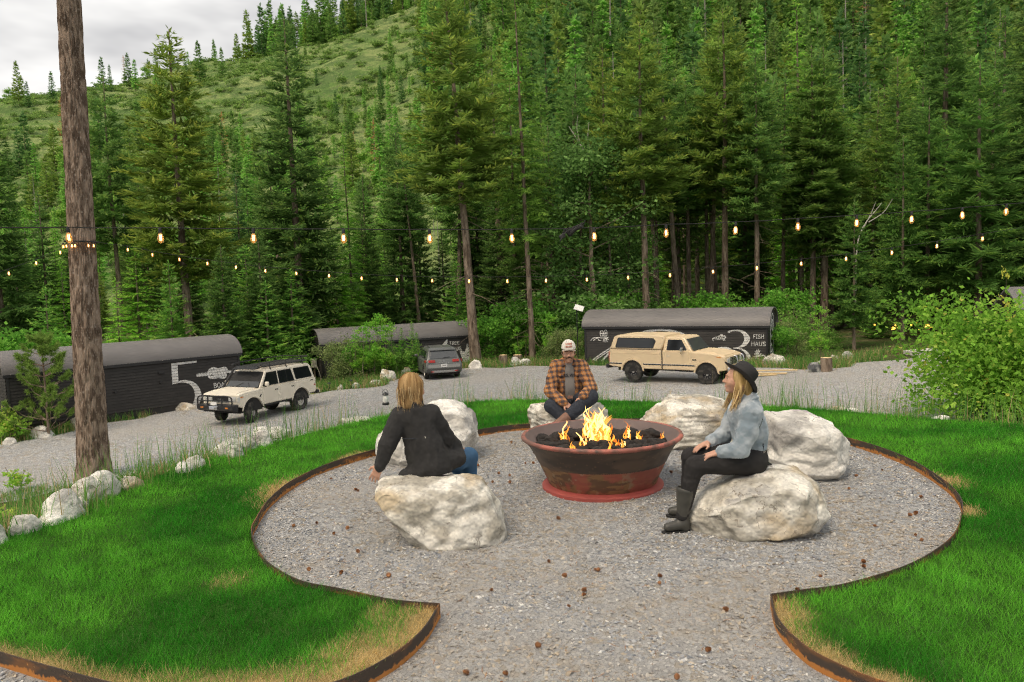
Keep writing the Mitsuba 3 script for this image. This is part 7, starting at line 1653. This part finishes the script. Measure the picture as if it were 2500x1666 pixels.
k = thing('light_string', 'far cable of filament bulbs running from the bare trunk to the right', 'string lights'); part(k, 'cable', tube(sagging(far, .006), .0055, 6), 'mat_black_rubber'); part(k, 'trunk_loop', tube(catmull(loop, 3), .022, 6), 'mat_black_rubber')
for p in far[1:]: hang(*p, 'clear filament bulb hanging from the far cable', 'bulbs on the far cable', rng.uniform(-.08, .08))
for a in (-2.35, -2.0, -1.62, -1.45, -.75, -.45, -2.75): hang(TC[0] + (r0 + .075) * math.cos(a), TC[1] + (r0 + .075) * math.sin(a), RZ - .03, 'glowing bulb in the ring of lights tied round the bare trunk', 'bulbs round the bare trunk')
ls = [np.array(p) for p in LEFT_STRING]
k = thing('light_string', 'short cable of bulbs running from the bare trunk out of the left edge', 'string lights'); part(k, 'cable', tube(sagging([loop[13]] + ls, .006), .0055, 6), 'mat_black_rubber')
for p in ls: hang(*p, 'glowing bulb on the cable that leaves the left edge of the picture', 'bulbs on the left cable')
k = thing('cable_bundle', 'black tangle of leftover cable tied to the near string of lights', 'cable bundle'); c = V(.74, 9.02, 2.575)
for i in range(5):
    a = rng.normal(0, .02, (6, 3)); base_ = np.array([(-.13, 0, -.09), (-.07, 0, -.02), (-.02, 0, -.05), (.04, 0, .02), (.09, 0, .03), (.14, 0, .055)]); part(k, 'cable', tube(catmull(c + base_ + a, 5), [.006] * 6 + [.012 + .004 * (i % 2)] * 14 + [.006] * 6, 6), 'mat_black_rubber')
part(k, 'plug', moved(box(.07, .04, .05, (0, 0, 0), .008), mat4(c[0] - .12, c[1], c[2] - .08, 0, 1, 0, -.6)), 'mat_dark_plastic')
fg = mikit.ply(trimesh.creation.icosphere(1, .055), 'mat_filament', False, emitter={'type': 'area', 'radiance': rgb(.9, .50, .06)})
for i in range(22):
    q_ = rng.uniform(0, 1); key = thing('trail_light', 'small yellow light strung across the dark trail opening', 'trail light', 'lights over the trail'); scene[key] = {**fg, 'to_world': T4(mat4(22.3 + 2.4 * q_, 46.5 + rng.uniform(-1.5, 1.5), -1.72 + .32 * rng.random() + .25 * (q_ - .5) ** 2))}

# ------------------------------------------------------------------ small things about the fire
def top_of(key, x, y):
    """Height of a boulder's upper face at (x, y)."""
    v = np.asarray(meshkit.WRITTEN[scene[key]['filename']][0]); d = np.hypot(v[:, 0] - x, v[:, 1] - y); return float(v[d < max(.05, np.sort(d)[6]), 2].max())


px_, py_ = 1.99, 6.20; pz = top_of(B_R, px_, py_)
k = thing('phone', 'black phone lying on the right boulder beside the woman in denim', 'phone'); P_ = mat4(px_, py_, pz + .012, .35, 1, .10, .12)
part(k, 'body', moved(box(.078, .155, .011, (0, 0, 0), .004), P_), 'mat_dark_plastic'); part(k, 'screen', moved(box(.070, .145, .002, (0, 0, .0062)), P_), 'mat_glass_dark')
pts = [(px_ + .04, py_ + .05), (px_ + .09, py_ + .09), (px_ + .15, py_ + .06), (px_ + .22, py_ + .09)]; part(k, 'cord', tube(catmull([(x, y, top_of(B_R, x, y) + .006) for x, y in pts], 5), .0045, 5), 'mat_black_rubber')
k = thing('lantern', 'small lantern with a black cap at the back left edge of the lawn', 'lantern'); L_ = mat4(-2.02, 12.15, .13)
part(k, 'base', moved(lathe([(.055, 0), (.055, .03), (.045, .04), (.001, .04)], 12), L_), 'mat_black_metal'); part(k, 'glass', moved(lathe([(.036, .04), (.044, .07), (.044, .13), (.034, .155)], 14), L_), 'mat_white_paint', 40); part(k, 'cap', moved(lathe([(.052, .155), (.03, .19), (.012, .20), (.001, .20)], 12), L_), 'mat_black_metal'); part(k, 'handle', moved(tube(catmull([(-.045, 0, .16), (-.03, 0, .23), (.03, 0, .23), (.045, 0, .16)], 5), .004, 5), L_), 'mat_black_metal')
for i, (x, y) in enumerate(((-8.95, 37.55), (-8.0, 38.1))):
    k = thing('path_light', ('left of the two black path lights in the grass beyond the lot', 'right of the two black path lights in the grass beyond the lot')[i], 'path light'); z = float(ground_z(np.array([x]), np.array([y]))[0]); part(k, 'stake', moved(tube([(0, 0, 0), (0, 0, .42)], .018, 6), mat4(x, y, z)), 'mat_black_metal'); part(k, 'hat', moved(lathe([(.10, .40), (.09, .425), (.02, .46), (.001, .46)], 12), mat4(x, y, z)), 'mat_black_metal')

# pine cones and needles on the gravel
def cone_mesh(seed):
    rng = np.random.default_rng(seed); ms = []
    for j in range(8):
        for i in range(8):
            a = 6.283 * i / 8 + j * .4; r = .017 * math.sin(.5 + 2.3 * j / 8) + .002; d = V(math.cos(a), math.sin(a), .35); b = V(0, 0, .006 * j); s = V(-math.sin(a), math.cos(a), 0) * .0062; t = b + d * (r + .004)
            ms.append((np.array([b + d * r * .2 - s * .5, b + d * r * .2 + s * .5, t + s, t - s, t + d * .003 + V(0, 0, .003)]), np.array([(0, 1, 2), (0, 2, 3), (3, 2, 4)])))
    ms.append(lathe([(.001, -.004), (.012, .004), (.011, .03), (.004, .052), (.001, .055)], 8)); return join(ms)


plain('mat_cone', mikit.proc(lambda p, n, uv: mix((0.17, 0.075, 0.035), (0.40, 0.19, 0.08), noise(p.x * 60, p.y * 60, p.z * 60))), 0.8)
cones = [mikit.ply(cone_mesh(s), 'mat_cone') for s in range(3)]
free = court.intersection(sg.box(-2.6, 3.0, 4.1, 10.6)).buffer(-.05).difference(sg.Point(BX, BY).buffer(.68)).difference(shapely.union_all([sg.Point(x, y).buffer(r) for x, y, r in ((-.57, 6.15, .72), (1.9, 6.1, .78), (2.85, 7.75, .75), (2.1, 9.35, .85), (-1.0, 8.9, .8), (.65, 9.8, .75), (1.3, 6.0, .35))]))
KEEP = [(3.30, 7.4), (3.02, 6.95), (2.55, 6.4), (3.25, 6.2), (2.95, 5.55), (2.35, 5.15), (1.95, 4.95), (2.75, 5.9), (-1.95, 8.0), (-1.55, 7.5), (-1.9, 6.4), (-1.5, 6.2), (-1.2, 5.7), (-.9, 5.2), (-.2, 4.9), (.3, 4.6), (.1, 4.1), (-.1, 3.7), (.9, 4.9), (1.2, 4.5), (.2, 5.4), (-.25, 7.6), (.2, 8.4), (1.45, 4.3), (1.0, 4.0)]
pc = list(KEEP)
while len(pc) < 64:
    x, y = rng.uniform(-2.4, 4.0), rng.uniform(3.2, 10.3)
    if free.contains(sg.Point(x, y)): pc.append((x, y))
for i, (x, y) in enumerate(pc):
    key = thing('pine_cone', 'small brown pine cone lying on the gravel', 'pine cone', 'pine cones on the gravel'); scene[key] = {**cones[i % 3], 'to_world': T4(mat4(x, y, .016, rng.uniform(0, 6.28), rng.uniform(.40, .68), math.pi / 2 + rng.uniform(-.4, .4), 0))}
n = 900; q = rng.uniform([-2.4, 3.0], [4.0, 10.4], (n * 2, 2)); q = q[shapely.contains_xy(free, q[:, 0], q[:, 1])][:n]; a = rng.uniform(0, 6.283, len(q)); L = rng.uniform(.02, .09, len(q))
v, f, c = fan(np.column_stack([q, np.full(len(q), .020)]), np.column_stack([np.cos(a), np.sin(a), rng.uniform(-.02, .06, len(q))]), L, np.full(len(q), .0045), np.column_stack([-np.sin(a), np.cos(a), a * 0]), np.array([.30, .14, .06]) * rng.uniform(.5, 1.4, (len(q), 1)))
put('needle_litter', trimesh.Trimesh(v, f, process=False), 'mat_tinted', color=c); tag('needle_litter', 'fallen brown needles and twigs scattered over the gravel', 'litter', kind='stuff')

# ------------------------------------------------------------------ rough grass
def rough(name, label, xy, h, w, seed, dry=.25, bend=.55, seg=3, zoff=0.0):
    rng = np.random.default_rng(seed); n = len(xy); z = np.maximum(ground_z(xy[:, 0], xy[:, 1]), np.where(shapely.contains_xy(terrace, xy[:, 0], xy[:, 1]), .03, -99)) + zoff; hh = h * rng.uniform(.4, 1.15, n) ** 1.2
    patch = meshkit.fbm(np.column_stack([xy * 1.3, xy[:, :1] * 0]), 3, seed); g = np.array([.07, .18, .035]) * (1 - patch[:, None]) + np.array([.15, .29, .07]) * patch[:, None]
    col = g * rng.uniform(.7, 1.35, (n, 1)); d = rng.random(n) < dry * 2 * patch; col[d] = np.array([.40, .31, .16]) * rng.uniform(.6, 1.2, (d.sum(), 1))
    m, c = blades(xy, z - .03, hh, w * rng.uniform(.7, 1.3, n), hh * bend * rng.uniform(.3, 1.3, n), col, rng, seg); put(name, m, 'mat_blade', color=np.clip(c * 1.5, 0, .9)); tag(name, label, 'grass', kind='stuff')


def scatter(poly, n, seed, clump=0.0):
    rng = np.random.default_rng(seed); x0, y0, x1, y1 = poly.bounds; q = rng.uniform([x0, y0], [x1, y1], (int(n * 4), 2))
    if clump: q = q[meshkit.fbm(np.column_stack([q * clump, q[:, :1] * 0]), 3, seed) + rng.normal(0, .06, len(q)) > .5]
    return q[shapely.contains_xy(poly, q[:, 0], q[:, 1])][:n]


rim_band = terrace.buffer(.85).difference(terrace.buffer(-.10)).intersection(sg.box(-9, 3.5, 8, 16))
rough('tall_grass', 'tall wispy grass along the back edge of the lawn', np.vstack([scatter(rim_band, 11000, 1), scatter(rim_band, 7000, 2, .8)]), .28, .007, 3, .30)
tuft = shapely.union_all([sg.Point(x, y).buffer(r) for x, y, r in ((3.3, 11.5, .35), (4.0, 11.1, .4), (5.2, 10.2, .5), (4.6, 10.7, .3), (2.0, 12.3, .25), (.2, 12.8, .3), (-.9, 12.6, .3), (-2.6, 11.2, .4), (-3.2, 10.2, .5), (-3.6, 9.2, .5), (-3.85, 8.1, .5), (-4.2, 7.0, .5), (-3.5, 8.9, .4), (-4.1, 7.5, .4), (-4.5, 6.3, .4), (-3.0, 10.5, .4), (6.3, 9.4, .5), (1.3, 12.55, .3), (5.8, 9.8, .3))])
rough('tall_grass_001', 'taller tufts of seeding grass standing along the lawn edge', scatter(tuft, 4200, 5), .58, .007, 6, .18, .35)
slope_l = sg.Polygon([(-4.2, 5.5), (-3.9, 8), (-3.4, 10), (-3.2, 12.5), (-6, 17), (-9.3, 20.4), (-12.8, 20.9), (-14.5, 18.2), (-16, 15.5), (-12, 10), (-8, 6)])
rough('meadow_grass', 'rough meadow grass on the bank below the big bare trunk', np.vstack([scatter(slope_l, 62000, 7), scatter(slope_l, 18000, 8, .5)]), .30, .017, 9, .24, .6, 2)
back_l = sg.Polygon([(-3.2, 12.5), (-1.6, 13.2), (1.5, 13.4), (3.5, 12.6), (6, 11), (9, 9), (12, 12), (14, 15.5), (10.5, 17.8), (5, 19.6), (-1, 20.6), (-6.5, 21.9), (-9.3, 20.4), (-6, 17)])
rough('bank_grass', 'rough grass on the bank behind the lawn', scatter(back_l, 9000, 10), .30, .012, 11, .4)
verge = lot_poly.buffer(2.6).difference(lot_poly.buffer(-.12)).intersection(sg.Polygon([(-26, 24), (-20, 27.6), (22, 31), (26, 44), (-24, 50)])).difference(sg.Polygon([(16.0, 33.0), (24, 30), (24, 37), (17.6, 37)])).difference(sg.Polygon([(-7, 32), (13.5, 28), (14, 31.5), (11, 34), (-5, 40.5)]))
rough('verge_grass', 'grass and weeds along the far edge of the gravel lot', np.vstack([scatter(verge, 40000, 12), scatter(verge, 14000, 13, .4)]), .50, .026, 14, .30, .5, 2)
dry_p = shapely.union_all([sg.Point(x, y).buffer(r) for x, y, r in ((-6.1, 39.9, .6), (-17.0, 30.6, .5), (-14.0, 34.5, .7), (11.2, 36.2, 1.1), (13.2, 33.4, .9), (1.4, 42.9, .8), (3.2, 42.3, .8), (6.0, 40.0, 1.2), (-3.0, 43.4, .6))])
rough('dry_grass', 'straw coloured dead grass about the rocks of the lot edge', scatter(dry_p, 4200, 15), .34, .022, 16, 1.4, .7, 2)

# the big green bush on the right, the young pine on the left, weeds
kind('big_bush', *leafy(3.3, 2.6, 51, 34, 430, 90, .14, ((.048, .120, .02), (.120, .25, .04)), .05, .04, .55, .42, stems=9, squash=.9, accent=((.34, .34, .06), .02)))
stand('bush', 'big_bush', 14.15, 21.2, 3.05, 1.0, .3, label='big bright green leafy bush at the right edge of the picture', cat='bush')
kind('yellow_shoot', *leafy(5.2, .45, 52, 8, 13, 12, .14, ((.42, .40, .05), (.55, .40, .05)), .025, .55, .9))
stand('sapling', 'yellow_shoot', 14.75, 23.0, 4.2, .4, .3, label='thin shoot with yellow leaves rising above the big green bush', cat='sapling')


def young_pine(h, seed):
    rng = np.random.default_rng(seed); wood = [tube([(0, 0, 0), (.02, .01, h * .5), (0, 0, h * .97)], [.05, .035, .012], 7)]; tips = [(V(0, 0, h * .93), V(0, 0, 1), 1.5)]
    for z in np.arange(.35, h * .86, .40):
        for j in range(6):
            a = rng.uniform(0, 6.283); L = (1.25 * (1 - z / h) ** .75 + .22) * rng.uniform(.8, 1.1); d = V(math.cos(a), math.sin(a), .30); e = V(0, 0, z) + d * L + V(0, 0, .25 * L); m_ = V(0, 0, z) + d * L * .55
            wood.append(tube([(0, 0, z), m_, e], [.018, .013, .007], 4, False)); tips += [(e, unit(e - m_ + V(0, 0, .3)), 1.0), ((m_ + e) / 2 + rng.normal(0, .07, 3), unit(d), .8), (m_ + rng.normal(0, .1, 3), unit(d), .7)]
    vs, fs, cs, n = [], [], [], 0
    for t, d, s in tips:
        k = int(190 * s); P = t - d * rng.uniform(0, .26, (k, 1)) * s; D = unit(d + rng.normal(0, .62, (k, 3))); ll = rng.uniform(.12, .20, k) * (.8 + .2 * s)
        v, f, c = fan(P, D, ll, np.full(k, .017), unit(np.cross(D, rng.normal(0, 1, (k, 3)))), np.array([.075, .135, .035]) * rng.uniform(.65, 1.45, (k, 1))); vs.append(v); fs.append(f + n); cs.append(c); n += len(v)
    return join(wood), (trimesh.Trimesh(np.vstack(vs), np.vstack(fs), process=False), np.vstack(cs))


kind('young_pine', *young_pine(4.2, 61))
stand('young_pine', 'young_pine', -17.75, 29.3, 4.25, 1.0, .8, label='young pine with tufted boughs in front of the left cabin', cat='tree')
kind('weed', *leafy(1.1, .35, 62, 8, 22, 14, .10, ((.09, .22, .035), (.16, .32, .05)), .012, .15, .9, stems=2))
for i, (x, y, h) in enumerate(((-9.3, 13.6, 1.2), (-8.8, 13.0, .9), (-9.9, 14.2, 1.0), (-8.2, 12.2, .8), (-19.2, 29.4, 1.6), (-18.8, 28.8, 1.3), (-11.0, 20.4, .7), (-13.4, 20.6, .8))):
    stand('weed', 'weed', x, y, h, 1.2, label='leafy green weed growing in the grass at the left edge of the picture', cat='weed', group='weeds at the left edge')
# dead forked cottonwood top, leaning dead stem on the right
def snag_tree(base_, segs): return join([tube(catmull(V(*base_) + np.array(s), 5), np.linspace(r, r * .25, (len(s) - 1) * 5 + 1), 6, False) for s, r in segs])


plain('mat_bare_wood', (0.50, 0.46, 0.41), 0.8)
k = thing('dead_tree', 'dead white forked tree top standing out above the cottonwood', 'tree'); gz_ = float(ground_z(np.array([6.6]), np.array([51.5]))[0])
part(k, 'trunk', snag_tree((6.6, 51.5, gz_), [([(0, 0, 0), (.05, 0, 5), (-.1, 0, 10.4)], .14)]), 'mat_bark', True)
for s, r in (([(-.1, 0, 10.3), (-.9, 0, 12.0), (-1.7, .1, 13.4), (-2.4, .2, 14.6)], .085), ([(-.1, 0, 10.3), (.35, 0, 11.8), (.5, 0, 13.2), (.75, 0, 15.0)], .08), ([(-.9, 0, 12.0), (-1.2, 0, 13.6), (-1.1, 0, 14.8)], .045), ([(.35, 0, 11.8), (1.1, 0, 12.8), (1.7, 0, 13.7)], .05), ([(-.1, 0, 10.6), (.5, .1, 11.2), (1.5, 0, 12.2)], .055), ([(-1.7, .1, 13.4), (-1.9, 0, 14.4), (-1.8, 0, 15.3)], .03)): part(k, 'limb', snag_tree((6.6, 51.5, gz_), [(s, r)]), 'mat_bare_wood', True)
k = thing('dead_tree', 'pale dead stem leaning out of the low drooping spruce on the right', 'tree'); gz_ = float(ground_z(np.array([18.6]), np.array([42.2]))[0])
part(k, 'trunk', snag_tree((18.6, 42.2, gz_), [([(0, 0, 0), (.1, 0, 3.0), (.3, 0, 5.9), (1.5, 0, 7.6)], .06)]), 'mat_bare_wood', True)
for s, r in (([(.3, 0, 5.9), (.9, 0, 7.0), (1.2, 0, 7.7)], .03), ([(.8, 0, 6.6), (1.6, 0, 7.1), (2.1, 0, 7.8)], .028)): part(k, 'limb', snag_tree((18.6, 42.2, gz_), [(s, r)]), 'mat_bare_wood', True)
